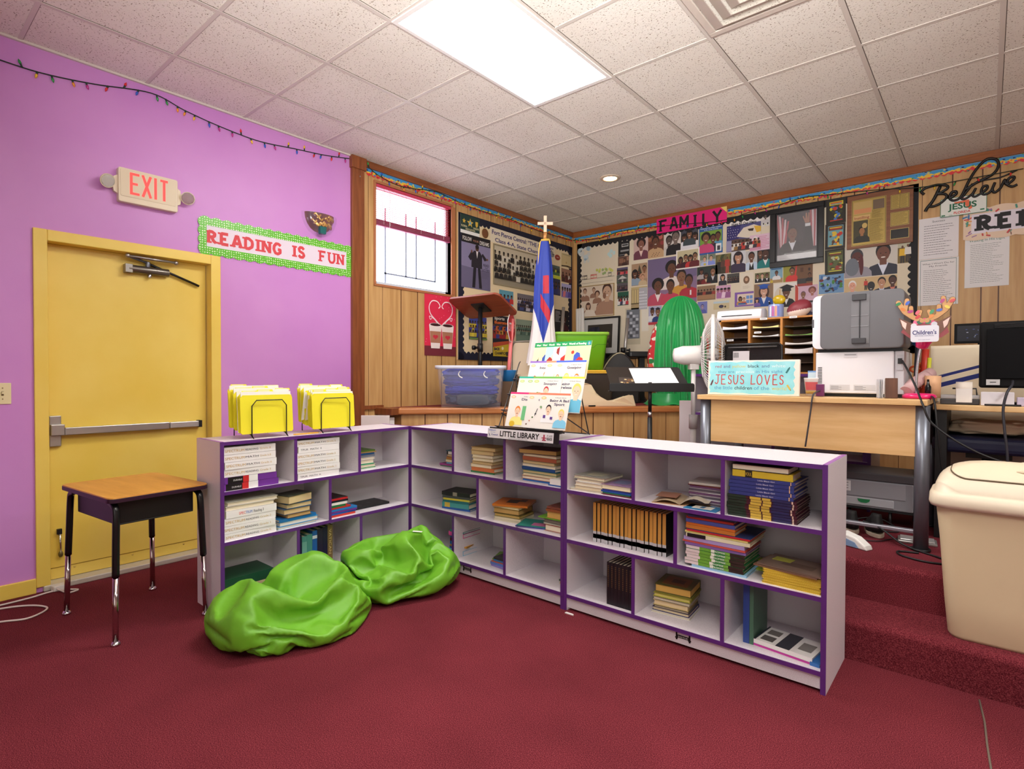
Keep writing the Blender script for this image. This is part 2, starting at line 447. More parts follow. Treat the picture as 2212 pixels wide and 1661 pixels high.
c = MB(); c.tube([(-.045, -1.81, 1.965), (-.02, -1.91, 1.985), (-.012, -1.93, 1.99)], .008, M_GREYMET); c.tube([(-.012, -1.925, 1.99), (-.012, -1.66, 1.985)], .008, M_ALU); c.ell((-.012, -1.655, 1.985), (.014, .014, .014), M_ALU); c.ell((-.012, -1.93, 1.99), (.014, .014, .014), M_ALU); c.build('closer_arm', co)
c = MB(); c.tube([(-.05, -1.87, 1.985), (-.05, -1.50, 1.855)], .008, M_BLACK); c.build('stay_rod', d)
c = MB(); c.box(-.07, -2.285, .30, -.05, -2.262, .33, M_BLACK); c.tube([(-.055, -2.272, .30), (-.055, -2.27, .24), (-.058, -2.268, .17)], .006, M_CHROME); c.ell((-.058, -2.268, .18), (.01, .012, .02), mat((120, 110, 70), .4, .7)); c.build('door_bolt', d)
b = MB(); b.box(-.14, DY0 + .03, 0, .022, DY1 - .02, .033, mat((206, 200, 186), .5, .3)); b.build('threshold', d, bevel=.006)
# ---------------------------------------------------------------- window and blind
wd = bpy.data.objects.new('window_1', None); COL.objects.link(wd); struct(wd)
M_WFR = mat((176, 112, 72), .45)
b = MB(); f = .022
for a in ((WY0 - f, WZ0 - f, WY1 + f, WZ0), (WY0 - f, WZ1, WY1 + f, WZ1 + f), (WY0 - f, WZ0, WY0, WZ1), (WY1, WZ0, WY1 + f + .03, WZ1)):
    b.box(-.13, a[0], a[1], .012, a[2], a[3], M_WFR)
b.build('window_casing', wd, bevel=.003)
M_SASH = mat((214, 220, 232), .4)
b = MB()
for a in ((WY0, WZ0, WY1, WZ0 + .03), (WY0, WZ1 - .03, WY1, WZ1), (WY0, WZ0, WY0 + .03, WZ1), (WY1 - .03, WZ0, WY1, WZ1)):
    b.box(-.07, a[0], a[1], -.045, a[2], a[3], M_SASH)
b.build('sash', wd)
M_BAR = mat((150, 160, 182), .5)
b = MB()
yl = WY0 + .14; zb = WZ0 + .11
for yy in (yl, yl + .235, yl + .36, yl + .60): b.box(-.066, yy, zb if yy != yl else WZ0, -.055, yy + .014, WZ1 - .18, M_BAR)
b.box(-.066, yl, zb, -.055, yl + .61, zb + .014, M_BAR); b.box(-.066, yl, WZ0 + .55, -.055, yl + .245, WZ0 + .565, M_BAR); b.box(-.066, yl + .36, WZ0 + .55, -.055, yl + .61, WZ0 + .565, M_BAR)
b.build('security_bars', wd)
b = MB(); b.box(-.075, WY0, WZ0, -.07, WY1, WZ1, mat((236, 242, 255), .3, emit=WINDOW_POWER)); b.build('daylit_pane', wd)
bl = thing('window_blind', 'red slatted blind drawn over the top of the window', 'blind', TR(-.024, 0, 0))
b = MB(); b.box(-.012, WY0 + .005, WZ1 - .03, .03, WY1 - .005, WZ1 - .003, mat((200, 60, 90), .4)); b.build('head_rail', bl, bevel=.003)
def m_slat():
    t = NT('red_slat'); t.p.inputs['Base Color'].default_value = lin((206, 72, 84)); t.rough(.4)
    tr = t.n('BsdfTranslucent'); tr.inputs[0].default_value = lin((255, 120, 120))
    mx = t.n('MixShader'); mx.inputs[0].default_value = .16
    t.l(t.p.outputs[0], mx.inputs[1]); t.l(tr.outputs[0], mx.inputs[2])
    t.l(mx.outputs[0], t.t.nodes['Material Output'].inputs[0]); return t.m
ms = m_slat()
b = MB()
for k in range(17):
    z = WZ1 - .045 - k * .0165
    b.box(-.011, WY0 + .006, -.0006, .011, WY1 - .006, .0006, ms, TR(0.008, 0, z) @ Matrix.Rotation(math.radians(33), 4, 'Y'))
b.build('slats', bl)
b = MB(); zb_ = WZ1 - .345
for k in range(7): b.box(-.010, WY0 + .006, zb_ + k * .006, .018, WY1 - .006, zb_ + k * .006 + .003, mat((168, 70, 100), .5))
b.box(-.012, WY0 + .006, zb_ - .016, .02, WY1 - .006, zb_ - .003, mat((150, 60, 92), .5)); b.build('bottom_rail', bl)
b = MB()
for y in (.02, .09, .45, .74): b.tube([(.024, y, WZ1 - .03), (.024, y, zb_ - .0)], .0014, M_WHITE, 5)
b.tube([(.028, .08, WZ1 - .03), (.028, .08, WZ1 - .42)], .002, M_WHITE, 5)
b.build('pull_cords', bl)
# ================================================================= BOOKCASES
SH = 0.898; PT = 0.019; Z1, Z2, Z3 = 0.640, 0.378, 0.085      # tops of the two shelves and of the bottom board
def bookcase(label, M, W, D, tops, mids, bots, logo):
    t = thing('bookcase', label, 'bookcase', M, 'speckled grey bookcases with purple edging')
    e = .003
    def panel(name, x0, x1, z0, z1, y0=0.0, top=False):
        b = MB(); b.box(x0, y0 + e, z0, x1, D, z1, M_LAM); b.box(x0, y0 - .001, z0, x1, y0 + e, z1, M_EDGE)
        if top: b.box(x0 + .001, y0 + e, z1 - .001, x1 - .001, D, z1 + .0012, mat((150, 92, 166), .4))
        return b.build(name, t)
    ps = [panel('side_panel', 0, PT, 0, SH, -.004, True), panel('side_panel', W - PT, W, 0, SH, -.004, True),
          panel('top_panel', PT, W - PT, SH - .019, SH - .001), panel('shelf', PT, W - PT, Z1 - .018, Z1), panel('shelf', PT, W - PT, Z2 - .018, Z2),
          panel('bottom_board', PT, W - PT, Z3 - .018, Z3)]
    for x in tops: ps.append(panel('divider', x - .0085, x + .0085, Z1, SH - .019, .002))
    for x in mids: ps.append(panel('divider', x - .0085, x + .0085, Z2, Z1 - .018, .002))
    for x in bots: ps.append(panel('divider', x - .0085, x + .0085, Z3, Z2 - .018, .002))
    b = MB(); b.box(PT, D - .008, .0, W - PT, D - .001, SH - .019, mat((214, 210, 214), .4)); b.build('back_panel', t)
    b = MB(); b.box(PT, .012, 0.012, W - PT, .026, Z3 - .018, M_LAM); b.build('toe_kick', t)
    if logo:
        b = MB(); m = mat((14, 14, 16), .5); Ml = frame((logo, .0112, .028), (1, 0, 0), (0, 0, 1), (0, -1, 0))
        b.box(0, 0, 0, .008, .034, .0006, m, Ml); b.box(.062, 0, 0, .070, .034, .0006, m, Ml); b.box(-.003, .006, 0, .011, .012, .0008, m, Ml); b.box(.059, .006, 0, .073, .012, .0008, m, Ml)
        b.box(.008, .010, 0, .062, .024, .0005, m, Ml); b.text('Jonti-Craft', .011, .0135, .007, M_WHITE, .0009, .047, M=Ml)
        o = b.build('logo', t); o['label'] = 'small black maker plate'
    return t
ML = frame((1.13, -1.848, 0), (0, 1, 0), (-1, 0, 0), (0, 0, 1))
MM = frame((1.137, -0.62, 0), (1, 0, 0), (0, 1, 0), (0, 0, 1))
MR = frame((2.406, -0.62, 0), (1, 0, 0), (0, 1, 0), (0, 0, 1))
bookcase('low grey bookcase with purple edges standing by the yellow door', ML, 1.238, .295, (.413, .836), (.63,), (.427, .846), .6)
bookcase('low grey bookcase with purple edges, middle one under the book rack', MM, 1.268, .378, (.416, .845), (.63,), (.416, .847), .50)
bookcase('low grey bookcase with purple edges, nearest the carpeted steps', MR, 1.238, .378, (.403, .833), (.618,), (.405, .835), .62)

# ---------------------------------------------------------------- books
NAMED = [('white', (238, 236, 236)), ('cream', (222, 208, 170)), ('tan', (196, 158, 100)), ('brown', (104, 66, 40)), ('black', (24, 24, 28)), ('grey', (130, 130, 134)),
         ('red', (190, 36, 40)), ('dark red', (104, 24, 36)), ('orange', (214, 120, 40)), ('yellow', (226, 200, 60)), ('lime green', (160, 190, 50)), ('green', (40, 130, 70)), ('dark green', (24, 66, 44)),
         ('teal', (60, 150, 150)), ('blue', (30, 110, 190)), ('navy', (32, 40, 90)), ('light blue', (140, 190, 226)), ('purple', (112, 52, 150)), ('lilac', (170, 140, 200)), ('pink', (226, 80, 150)), ('gold', (190, 150, 70))]
def cname(c): return min(NAMED, key=lambda n: sum((a - b) ** 2 for a, b in zip(n[1], c)))[0]
ORD = ['', 'second', 'third', 'fourth', 'fifth', 'sixth', 'seventh', 'eighth', 'ninth', 'tenth', 'eleventh', 'twelfth', 'thirteenth', 'fourteenth', 'fifteenth', 'sixteenth', 'seventeenth', 'eighteenth']
def ordv(i, n):   # i = 0 is the bottom
    if i == n - 1: return 'topmost'
    if i == 0: return 'bottom one'
    return ORD[n - 1 - i] + ' from top'
def book(M, w, d, t, col, label, group, pages=(232, 222, 196), txt=None, bands=(), top=None, topart=None, art=(), thin=.0022, cat='book', kind='book', rough=.4):
    """spine towards -y; lies flat with its base at z = 0, centred on x, front at y = 0"""
    m = mat(col, rough); mt = mat(top, rough) if top else m
    b = MB(); x0, x1 = -w / 2, w / 2
    b.box(x0, 0, 0, x1, d, thin, m); b.box(x0, 0, t - thin, x1, d, t, mt); b.box(x0, 0, thin, x1, thin, t - thin, m)
    S = frame((x0, -.0002, 0), (1, 0, 0), (0, 0, 1), (0, -1, 0))
    for q in bands: b.box(q[0] * w, .0, 0, q[1] * w, t, .0004, mat(q[2], rough), S)
    for q in txt or ():       # (string, x fraction, width fraction, colour, height fraction)
        b.text(q[0], q[1] * w, t * (1 - q[4]) / 2, t * q[4], mat(q[3], .5), .0009, q[2] * w, .0, M=S)
    for i_, q in enumerate(art):            # coloured patches on the top cover (x0, y0, x1, y1, colour) in fractions
        b.box(x0 + q[0] * w, q[1] * d, t, x0 + q[2] * w, q[3] * d, t + .0004 + .0003 * i_, mat(q[4], rough))
    o = b.build(kind, None, M); tag(o, label, cat, group)
    p = MB(); p.box(x0 + .004, thin, thin, x1 - .004, d - .004, t - thin, mat(pages, .8)); p.build('pages', o)
    return o
R_ = random.Random(5)
def stack(MS, x, z, specs, place, group, y0=.03, jit=.008, rot=0, kind='book', cat='book'):
    """specs bottom-up: dict(c, w, d, t, ...)"""
    n = len(specs)
    for i, s in enumerate(specs):
        s = dict(s); c = s.pop('c'); w, d, t = s.pop('w', .21), s.pop('d', .16), s.pop('t', .02)
        r = s.pop('r', 0) + rot + R_.uniform(-jit, jit) * 4; flip = s.pop('flip', False); dx = s.pop('dx', 0) + R_.uniform(-jit, jit); dy = s.pop('dy', 0) + R_.uniform(0, jit)
        lab = s.pop('lab', None) or cname(c) + ' ' + s.get('kind', kind)
        M = MS @ Matrix.Translation((x + dx, y0 + dy + d / 2, z)) @ Matrix.Rotation(r + (PI if flip else 0), 4, 'Z') @ Matrix.Translation((0, -d / 2, 0))
        s.setdefault('kind', kind); s.setdefault('cat', cat)
        book(M, w, d, t, c, '%s, %s of %s' % (lab, ordv(i, n), place), group, **s)
        z += t + .0012
    return z
def row(MS, x, z, specs, place, group, y0=.03, gap=.0012):
    n = len(specs)
    for i, s in enumerate(specs):
        s = dict(s); c = s.pop('c'); h, d, t = s.pop('w', .21), s.pop('d', .15), s.pop('t', .02)
        lab = s.pop('lab', None) or cname(c) + ' book'
        pos = 'leftmost' if i == 0 else 'rightmost' if i == n - 1 else ORD[i] + ' from left'
        dy = s.pop('dy', 0)
        M = MS @ frame((x, y0 + dy, z + h / 2), (0, 0, -1), (0, 1, 0), (1, 0, 0))
        book(M, h, d, t, c, '%s, %s of %s' % (lab, pos, place), group, **s)
        x += t + gap
    return x
GOLDT = (198, 160, 84); DK = (40, 40, 46)
def spec(title, sub, grade, c=(240, 238, 238)):
    return dict(c=c, w=.275, d=.24, t=.038, txt=[(title, .02, .36, GOLDT, .36), (sub, .40, .25, DK, .28), (grade, .68, .22, (206, 178, 120), .28)], lab='white workbook box marked %s %s' % (sub.lower(), grade.replace('Grade ', 'grade ')), cat='book box', kind='book_box')
def hand(s, c=(242, 240, 240)): return dict(c=c, w=.265, d=.24, t=.036, txt=[(s, .05, .5, (90, 90, 96), .3)], lab='white workbook box with handwritten title', cat='book box', kind='book_box')
pur = dict(c=(112, 52, 150), w=.30, d=.26, t=.034, lab='purple ring binder with barcode label', bands=[(.06, .34, (18, 18, 20)), (.34, .45, (200, 44, 44)), (.45, .62, (236, 236, 236))], txt=[('DURABLE', .16, .16, (230, 230, 230), .26)], cat='binder', kind='binder')
stack(ML, .165, Z1, [pur, dict(pur, w=.28), spec('SPECTRUM', 'READING', 'Grade 5'), spec('SPECTRUM', 'MATH', 'Grade 6'), spec('SPECTRUM', 'MATH', 'Grade 6-8'), spec('SPECTRUM', 'READING', 'Grade 8')], "left bookcase's top-left stack", 'boxed workbooks', .012, .003)
stack(ML, .563, Z1, [hand('TPUR  MATH  K'), spec('SPECTRUM', 'MATH', 'Grade 1'), spec('SPECTRUM', 'MATH', 'Grade 2'), spec('SPECTRUM', 'MATH', 'Grade 3'), hand('TPUR  MATH  4'), dict(spec('SPECTRUM', 'MATH', 'Grade 5'), t=.034)], "left bookcase's top-center stack", 'boxed workbooks', .012, .003)
stack(ML, .925, Z1, [dict(c=(60, 170, 110), w=.15, t=.009, flip=True), dict(c=(226, 218, 196), w=.15, t=.014, flip=True), dict(c=(60, 160, 110), w=.15, t=.006), dict(c=(226, 220, 206), w=.15, t=.024, flip=True), dict(c=(236, 232, 226), w=.15, t=.014, flip=True), dict(c=(120, 128, 140), w=.145, t=.014), dict(c=(34, 90, 150), w=.15, t=.012), dict(c=(196, 158, 100), w=.16, t=.006), dict(c=(96, 130, 50), w=.14, t=.010)], "left bookcase's top-right stack", 'books in the left bookcase', .07)
stack(ML, .165, Z2, [spec('SPECTRUM', 'READING', 'Grade K'), spec('SPECTRUM', 'READING', 'Grade 1'), spec('SPECTRUM', 'READING', 'Grade 2'), dict(c=(242, 240, 240), w=.27, d=.24, t=.038, txt=[('SPEC', .24, .13, (220, 60, 60), .4), ('TRUM', .37, .13, (60, 110, 200), .4), ('Reading 3', .53, .2, (60, 60, 66), .4)], lab='white workbook box with multicoloured lettering', cat='book box', kind='book_box'),
      dict(c=(222, 214, 196), w=.26, d=.23, t=.022, flip=True, lab='bundle of grey-edged workbooks'), dict(c=(200, 196, 186), w=.27, d=.24, t=.020, flip=True, dx=.012, lab='grey-covered thick notebook')], "left bookcase's middle-left stack", 'boxed workbooks', .012, .004)
stack(ML, .435, Z2, [dict(c=(150, 190, 214), w=.24, d=.19, t=.014, flip=True), dict(c=(40, 140, 200), w=.24, d=.19, t=.024, flip=True, dx=.01, pages=(230, 226, 214)), dict(c=(34, 110, 170), w=.235, d=.17, t=.014), dict(c=(150, 110, 70), w=.15, d=.13, t=.02, dx=.01, flip=True, pages=(204, 170, 116)), dict(c=(70, 90, 120), w=.165, d=.13, t=.03, flip=True, pages=(214, 186, 138)), dict(c=(40, 90, 130), w=.16, d=.13, t=.026, flip=True, pages=(216, 190, 142)), dict(c=(70, 72, 62), w=.17, d=.13, t=.045, flip=True, r=.2, pages=(222, 198, 150))], "left bookcase's middle stack, beside the white boxes", 'books in the left bookcase', .02, .006, .05)
stack(ML, .735, Z2, [dict(c=(200, 54, 36), w=.19, t=.013), dict(c=(40, 90, 180), w=.19, t=.010), dict(c=(110, 50, 140), w=.19, t=.009), dict(c=(40, 120, 190), w=.19, t=.012, pages=(40, 120, 190)), dict(c=(196, 52, 40), w=.14, t=.010, dx=-.02), dict(c=(40, 120, 70), w=.11, t=.012, dx=-.03), dict(c=(236, 232, 226), w=.11, t=.014, dx=-.03), dict(c=(24, 26, 40), w=.115, t=.012, dx=-.025), dict(c=(190, 36, 44), w=.12, t=.014, dx=-.025, top=(40, 30, 34))], "left bookcase's middle-right colourful stack", 'books in the left bookcase', .03)
book(ML @ TR(.995, .09, Z2), .27, .17, .014, (26, 28, 30), 'black softback lying flat alone at right of the left bookcase', None, txt=[('PARTY  GUIDE', .4, .35, (190, 180, 170), .45)] and None, art=[(.1, .2, .3, .4, (70, 70, 72)), (.5, .3, .62, .5, (60, 60, 64))])
book(ML @ TR(.14, .04, Z3), .25, .20, .03, (170, 150, 120), 'tan hardback lying at bottom left behind the large beanbag', None)
book(ML @ TR(.17, .05, Z3 + .031), .27, .2, .05, (24, 70, 48), 'thick dark green folder lying on the tan hardback', None)
row(ML, .44, Z3, [dict(c=(30, 34, 66), w=.225, t=.034), dict(c=(86, 156, 148), w=.215, t=.03, bands=[(.15, .75, (120, 180, 168))]), dict(c=(80, 150, 140), w=.22, t=.034), dict(c=(40, 100, 176), w=.235, t=.03, bands=[(.12, .2, (220, 226, 236)), (.8, .84, (220, 226, 236))]), dict(c=(44, 34, 62), w=.24, t=.036), dict(c=(34, 30, 60), w=.245, t=.03, txt=[('HARRY', .3, .4, (190, 170, 90), .5)]) and dict(c=(34, 30, 60), w=.245, t=.03), dict(c=(120, 96, 60), w=.25, t=.034, txt=[('VATICAN', .1, .6, (214, 190, 130), .5)])], "row behind the beanbags", 'upright books in the left bookcase', .05)
# ---- middle bookcase
CR = (212, 188, 140)
stack(MM, .32, Z1, [dict(c=(60, 110, 80), w=.16, t=.006, dx=-.05), dict(c=(150, 56, 130), w=.22, t=.012, dx=-.02, r=.1), dict(c=(110, 160, 200), w=.16, t=.010), dict(c=(196, 190, 120), w=.16, t=.016, flip=True), dict(c=(176, 120, 60), w=.16, t=.016), dict(c=(120, 84, 60), w=.155, t=.016, flip=True, pages=CR), dict(c=(40, 44, 50), w=.15, t=.018, bands=[(.1, .5, (220, 216, 206))]), dict(c=(60, 92, 110), w=.16, t=.006)], "middle bookcase's top-left stack", 'books in the middle bookcase', .10)
stack(MM, .60, Z1, [dict(c=(50, 120, 70), w=.19, t=.010), dict(c=(196, 110, 60), w=.185, t=.022), dict(c=CR, w=.17, t=.02, flip=True), dict(c=(176, 150, 100), w=.17, t=.016, flip=True, pages=CR), dict(c=CR, w=.165, t=.02, flip=True), dict(c=(206, 190, 160), w=.17, t=.018, flip=True), dict(c=(190, 160, 110), w=.18, t=.024, flip=True, pages=CR), dict(c=(206, 170, 110), w=.19, t=.02, flip=True, pages=(214, 190, 140))], "middle bookcase's top-center stack", 'books in the middle bookcase', .06, .01, .05)
stack(MM, .795, Z1, [dict(c=(190, 170, 150), w=.07, d=.1, t=.012), dict(c=(70, 130, 170), w=.07, d=.1, t=.02), dict(c=(230, 226, 220), w=.07, d=.1, t=.02), dict(c=(200, 160, 60), w=.07, d=.1, t=.02), dict(c=CR, w=.068, d=.1, t=.018)], "middle bookcase's small stack against the divider", 'small books against the divider', .12)
stack(MM, 1.05, Z1, [dict(c=(40, 100, 170), w=.24, t=.010), dict(c=(190, 130, 110), w=.235, t=.018, flip=True), dict(c=(206, 190, 140), w=.24, t=.014, flip=True), dict(c=(60, 120, 110), w=.24, t=.018, flip=True, pages=(200, 180, 130)), dict(c=(30, 70, 130), w=.235, t=.018), dict(c=(220, 214, 200), w=.24, t=.014, flip=True), dict(c=(150, 140, 100), w=.23, t=.018, flip=True, pages=CR), dict(c=(170, 90, 60), w=.24, t=.022, pages=CR, dx=.0), dict(c=(190, 170, 140), w=.24, t=.014, flip=True), dict(c=(90, 50, 50), w=.25, t=.026, dx=-.02, flip=True, pages=(204, 166, 100), r=.12)], "middle bookcase's top-right stack", 'books in the middle bookcase', .06, .006)
book(MM @ TR(1.19, .03, Z1), .10, .16, .008, (60, 110, 180), 'thin blue booklet under the white pad in the middle bookcase', None)
book(MM @ TR(1.20, .025, Z1 + .009), .09, .14, .03, (236, 234, 232), 'small white pad on a blue booklet beside the top-right stack', None)
stack(MM, .36, Z2, [dict(c=(40, 90, 170), w=.22, t=.012), dict(c=(70, 150, 150), w=.21, t=.03, bands=[(.1, .3, (200, 170, 70))]), dict(c=(40, 110, 120), w=.2, t=.014), dict(c=(206, 190, 70), w=.2, t=.012), dict(c=(70, 70, 74), w=.21, t=.014), dict(c=(36, 36, 40), w=.22, t=.024, bands=[(.4, .55, (150, 140, 130))])], "middle bookcase's middle-left stack", 'books in the middle bookcase', .06, .006, .2)
stack(MM, .60, Z2, [dict(c=(196, 180, 150), w=.06, d=.1, t=.05), dict(c=(210, 196, 160), w=.05, d=.1, t=.04), dict(c=(230, 224, 214), w=.06, d=.1, t=.03), dict(c=(40, 120, 180), w=.06, d=.1, t=.03), dict(c=(110, 40, 50), w=.06, d=.1, t=.03)], "middle bookcase's small stack beside the center divider", 'small books beside the center divider', .2)
stack(MM, .80, Z2, [dict(c=(220, 216, 196), w=.19, t=.010, flip=True), dict(c=(214, 206, 170), w=.185, t=.014, flip=True), dict(c=(110, 96, 40), w=.18, t=.018, flip=True, pages=(200, 170, 100)), dict(c=(120, 100, 60), w=.18, t=.03, flip=True, pages=(196, 160, 96)), dict(c=(206, 180, 110), w=.185, t=.012, flip=True), dict(c=(198, 116, 40), w=.22, d=.19, t=.012, r=.25, top=(196, 110, 36), art=[(.3, .3, .62, .75, (60, 50, 34)), (.62, .55, .8, .85, (90, 66, 40))], lab='orange picture-cover book')], "middle bookcase's middle-right stack", 'books in the middle bookcase', .05, .008, .15)
stack(MM, 1.01, Z2, [dict(c=(206, 200, 220), w=.2, t=.006, r=.3), dict(c=(70, 70, 150), w=.21, d=.16, t=.006, r=.35), dict(c=(40, 130, 120), w=.2, d=.15, t=.005, r=.3, art=[(.4, .1, .9, .5, (200, 110, 160))])], "middle bookcase's flat magazines under the orange book", 'flat magazines', .02, .01)
stack(MM, 1.17, Z2, [dict(c=(220, 214, 200), w=.13, d=.13, t=.006), dict(c=(150, 50, 44), w=.13, d=.13, t=.034, flip=True), dict(c=(210, 214, 200), w=.15, d=.13, t=.008, flip=True), dict(c=(90, 86, 80), w=.15, t=.02, flip=True, pages=(120, 110, 100)), dict(c=(110, 170, 50), w=.17, t=.006, dx=-.02), dict(c=(200, 160, 90), w=.10, d=.12, t=.036, flip=True, pages=(206, 166, 90)), dict(c=(150, 80, 50), w=.11, d=.13, t=.012), dict(c=(130, 70, 60), w=.1, d=.12, t=.012)], "middle bookcase's stack at the right end", 'books in the middle bookcase', .04)
stack(MM, .36, Z3, [dict(c=(120, 190, 220), w=.13, t=.03), dict(c=(60, 110, 180), w=.12, t=.016), dict(c=(210, 150, 60), w=.13, t=.008, r=.2), dict(c=(40, 110, 180), w=.11, t=.02), dict(c=(90, 24, 40), w=.1, t=.02), dict(c=(30, 90, 150), w=.1, t=.012), dict(c=(232, 80, 160), w=.135, t=.026, lab='bright pink spine book', txt=[('Snow Man Joe', .1, .7, (120, 30, 90), .4)] and None), dict(c=(40, 130, 130), w=.12, t=.012)], "stack behind the small beanbag", 'books in the middle bookcase', .08)
stack(MM, .76, Z3, [dict(c=(140, 120, 196), w=.15, t=.012, r=-.1), dict(c=(90, 120, 200), w=.15, t=.016), dict(c=(180, 90, 70), w=.13, t=.006), dict(c=(60, 120, 180), w=.12, t=.008), dict(c=(60, 56, 60), w=.12, t=.012)], "middle bookcase's bottom-center stack", 'books in the middle bookcase', .06)
book(MM @ TR(.70, .20, Z3, .4), .20, .15, .006, (120, 160, 60), 'green picture magazine lying behind the bottom-center stack', None, art=[(.1, .2, .5, .6, (200, 70, 40)), (.5, .5, .8, .8, (220, 190, 60))])
stack(MM, 1.21, Z3, [dict(c=(200, 180, 120), w=.09, t=.012), dict(c=(60, 90, 60), w=.09, t=.008), dict(c=(214, 180, 130), w=.08, t=.024, flip=True, pages=CR), dict(c=(60, 110, 100), w=.07, t=.03, r=.2)], "middle bookcase's bottom-right stack", 'books in the middle bookcase', .10)
# ---- right bookcase
stack(MR, .14, Z1, [dict(c=(220, 214, 200), w=.2, t=.010, flip=True, dx=-.02), dict(c=(226, 206, 160), w=.17, t=.016, flip=True), dict(c=(232, 228, 220), w=.165, t=.02, flip=True), dict(c=(236, 232, 226), w=.17, t=.014, flip=True), dict(c=(190, 186, 150), w=.19, d=.18, t=.016, top=(150, 150, 140), flip=True, art=[(.25, .25, .75, .75, (180, 178, 150))])], "right bookcase's top-left stack", 'books in the right bookcase', .02, .006)
stack(MR, .295, Z1, [dict(c=(110, 30, 50), w=.17, t=.006), dict(c=(40, 110, 70), w=.17, t=.006), dict(c=(30, 80, 160), w=.17, t=.008), dict(c=(60, 60, 140), w=.17, t=.006), dict(c=(220, 204, 160), w=.165, d=.18, t=.024, flip=True, top=(150, 120, 160), art=[(.3, .2, .8, .7, (120, 130, 170))])], "right bookcase's stack left of the first divider", 'books in the right bookcase', .02, .005)
o = MB(); n = 8
g = [(k / n) for k in range(n + 1)]
def page_sheet(side):
    vs = []; fs = []
    for k in g:
        z = .004 + .028 * math.sin(PI * min(1, k * 1.1)) * (1 if side > 0 else .55) + (.02 * k * k if side > 0 else 0)
        vs += [(side * k * .13, -.1, z), (side * k * .13, .1, z)]
    for k in range(n):
        f = (2 * k, 2 * k + 2, 2 * k + 3, 2 * k + 1); fs.append(f if side > 0 else f[::-1])
    return vs, fs
bm = MB()
for s_, c_ in ((-1, (206, 184, 150)), (1, (222, 212, 190))):
    vs, fs = page_sheet(s_); bm.add(vs, fs, mat(c_, .45), True)
bm.box(-.13, -.1, 0, .13, .1, .003, mat((190, 150, 110), .5))
bm.poly([(-.12, -.07), (-.02, -.07), (-.02, .05), (-.12, .05)], .0275, mat((170, 120, 96), .5))
om = bm.build('open_magazine', None, MR @ TR(.60, .14, Z1, .2)); tag(om, 'open magazine lying with raised pages in the top-center cubby', 'magazine')
stack(MR, .725, Z1, [dict(c=((90, 84, 96), (150, 140, 150), (110, 70, 110), (196, 190, 196))[k % 4], w=.19, d=.17, t=.0065, kind='magazine', cat='magazine') for k in range(11)] + [dict(c=(120, 60, 60), w=.2, t=.006, kind='magazine', cat='magazine'), dict(c=(200, 196, 186), w=.2, t=.01, r=.1, kind='magazine', cat='magazine')], "right bookcase's magazine pile", 'magazines in the right bookcase', .13, .006)
book(MR @ TR(.725, .012, Z1), .15, .10, .003, (40, 120, 170), 'small blue and white card flat in front of the magazine pile', None, art=[(.2, .2, .8, .8, (226, 220, 206)), (.42, .3, .55, .7, (90, 130, 170))], cat='card', kind='card', thin=.001)
lb = dict(c=(50, 60, 126), w=.26, d=.21, t=.0145, txt=[('Little Black Girl', .44, .26, (220, 220, 235), .42)], bands=[(.93, .945, (220, 180, 130))], lab='blue paperback with white spine lettering')
rb = dict(c=(70, 26, 40), w=.275, d=.22, t=.0105, bands=[(0, .28, (34, 52, 40)), (.34, .50, (206, 174, 70)), (.52, .64, (206, 174, 70)), (.66, .92, (40, 40, 84)), (.935, .955, (216, 190, 170))], lab='dark striped paperback with gold band')
stack(MR, .985, Z1, [rb] * 8 + [lb] * 5 + [dict(c=(206, 180, 50), w=.24, d=.15, t=.028, bands=[(.22, .34, (40, 40, 30))], txt=[('FOUL', .23, .1, (226, 190, 60), .5)], lab='thick yellow book'), dict(c=(40, 38, 36), w=.23, d=.16, t=.024, flip=True, dx=-.01, lab='dark covered hardback')], "right bookcase's tall top-right stack", 'picture books in the right bookcase', .02, .004)
gb = dict(c=(206, 152, 72), w=.205, d=.15, t=.0195, bands=[(.72, 1, (190, 190, 194)), (.79, .9, (44, 44, 46))], art=[], txt=[('READING ADVENTURE', .08, .56, (150, 90, 40), .32)] and [])
row(MR, .145, Z2, [dict(gb, lab='gold and silver spined paperback', dy=(k % 3) * .003, top=(24, 22, 24)) for k in range(18)], "row in the right bookcase's middle-left cubby", 'gold-spined paperbacks', .055, .003)
prm = dict(c=(40, 110, 60), w=.26, d=.2, t=.0125, bands=[(0, .24, (226, 214, 214)), (.24, .44, (110, 170, 60)), (.44, .5, (230, 236, 220)), (.5, .68, (70, 150, 80)), (.68, .76, (120, 180, 70)), (.76, 1, (52, 40, 36))], txt=[('I PROMISE', .46, .22, (245, 245, 240), .6)], lab='green striped paperback')
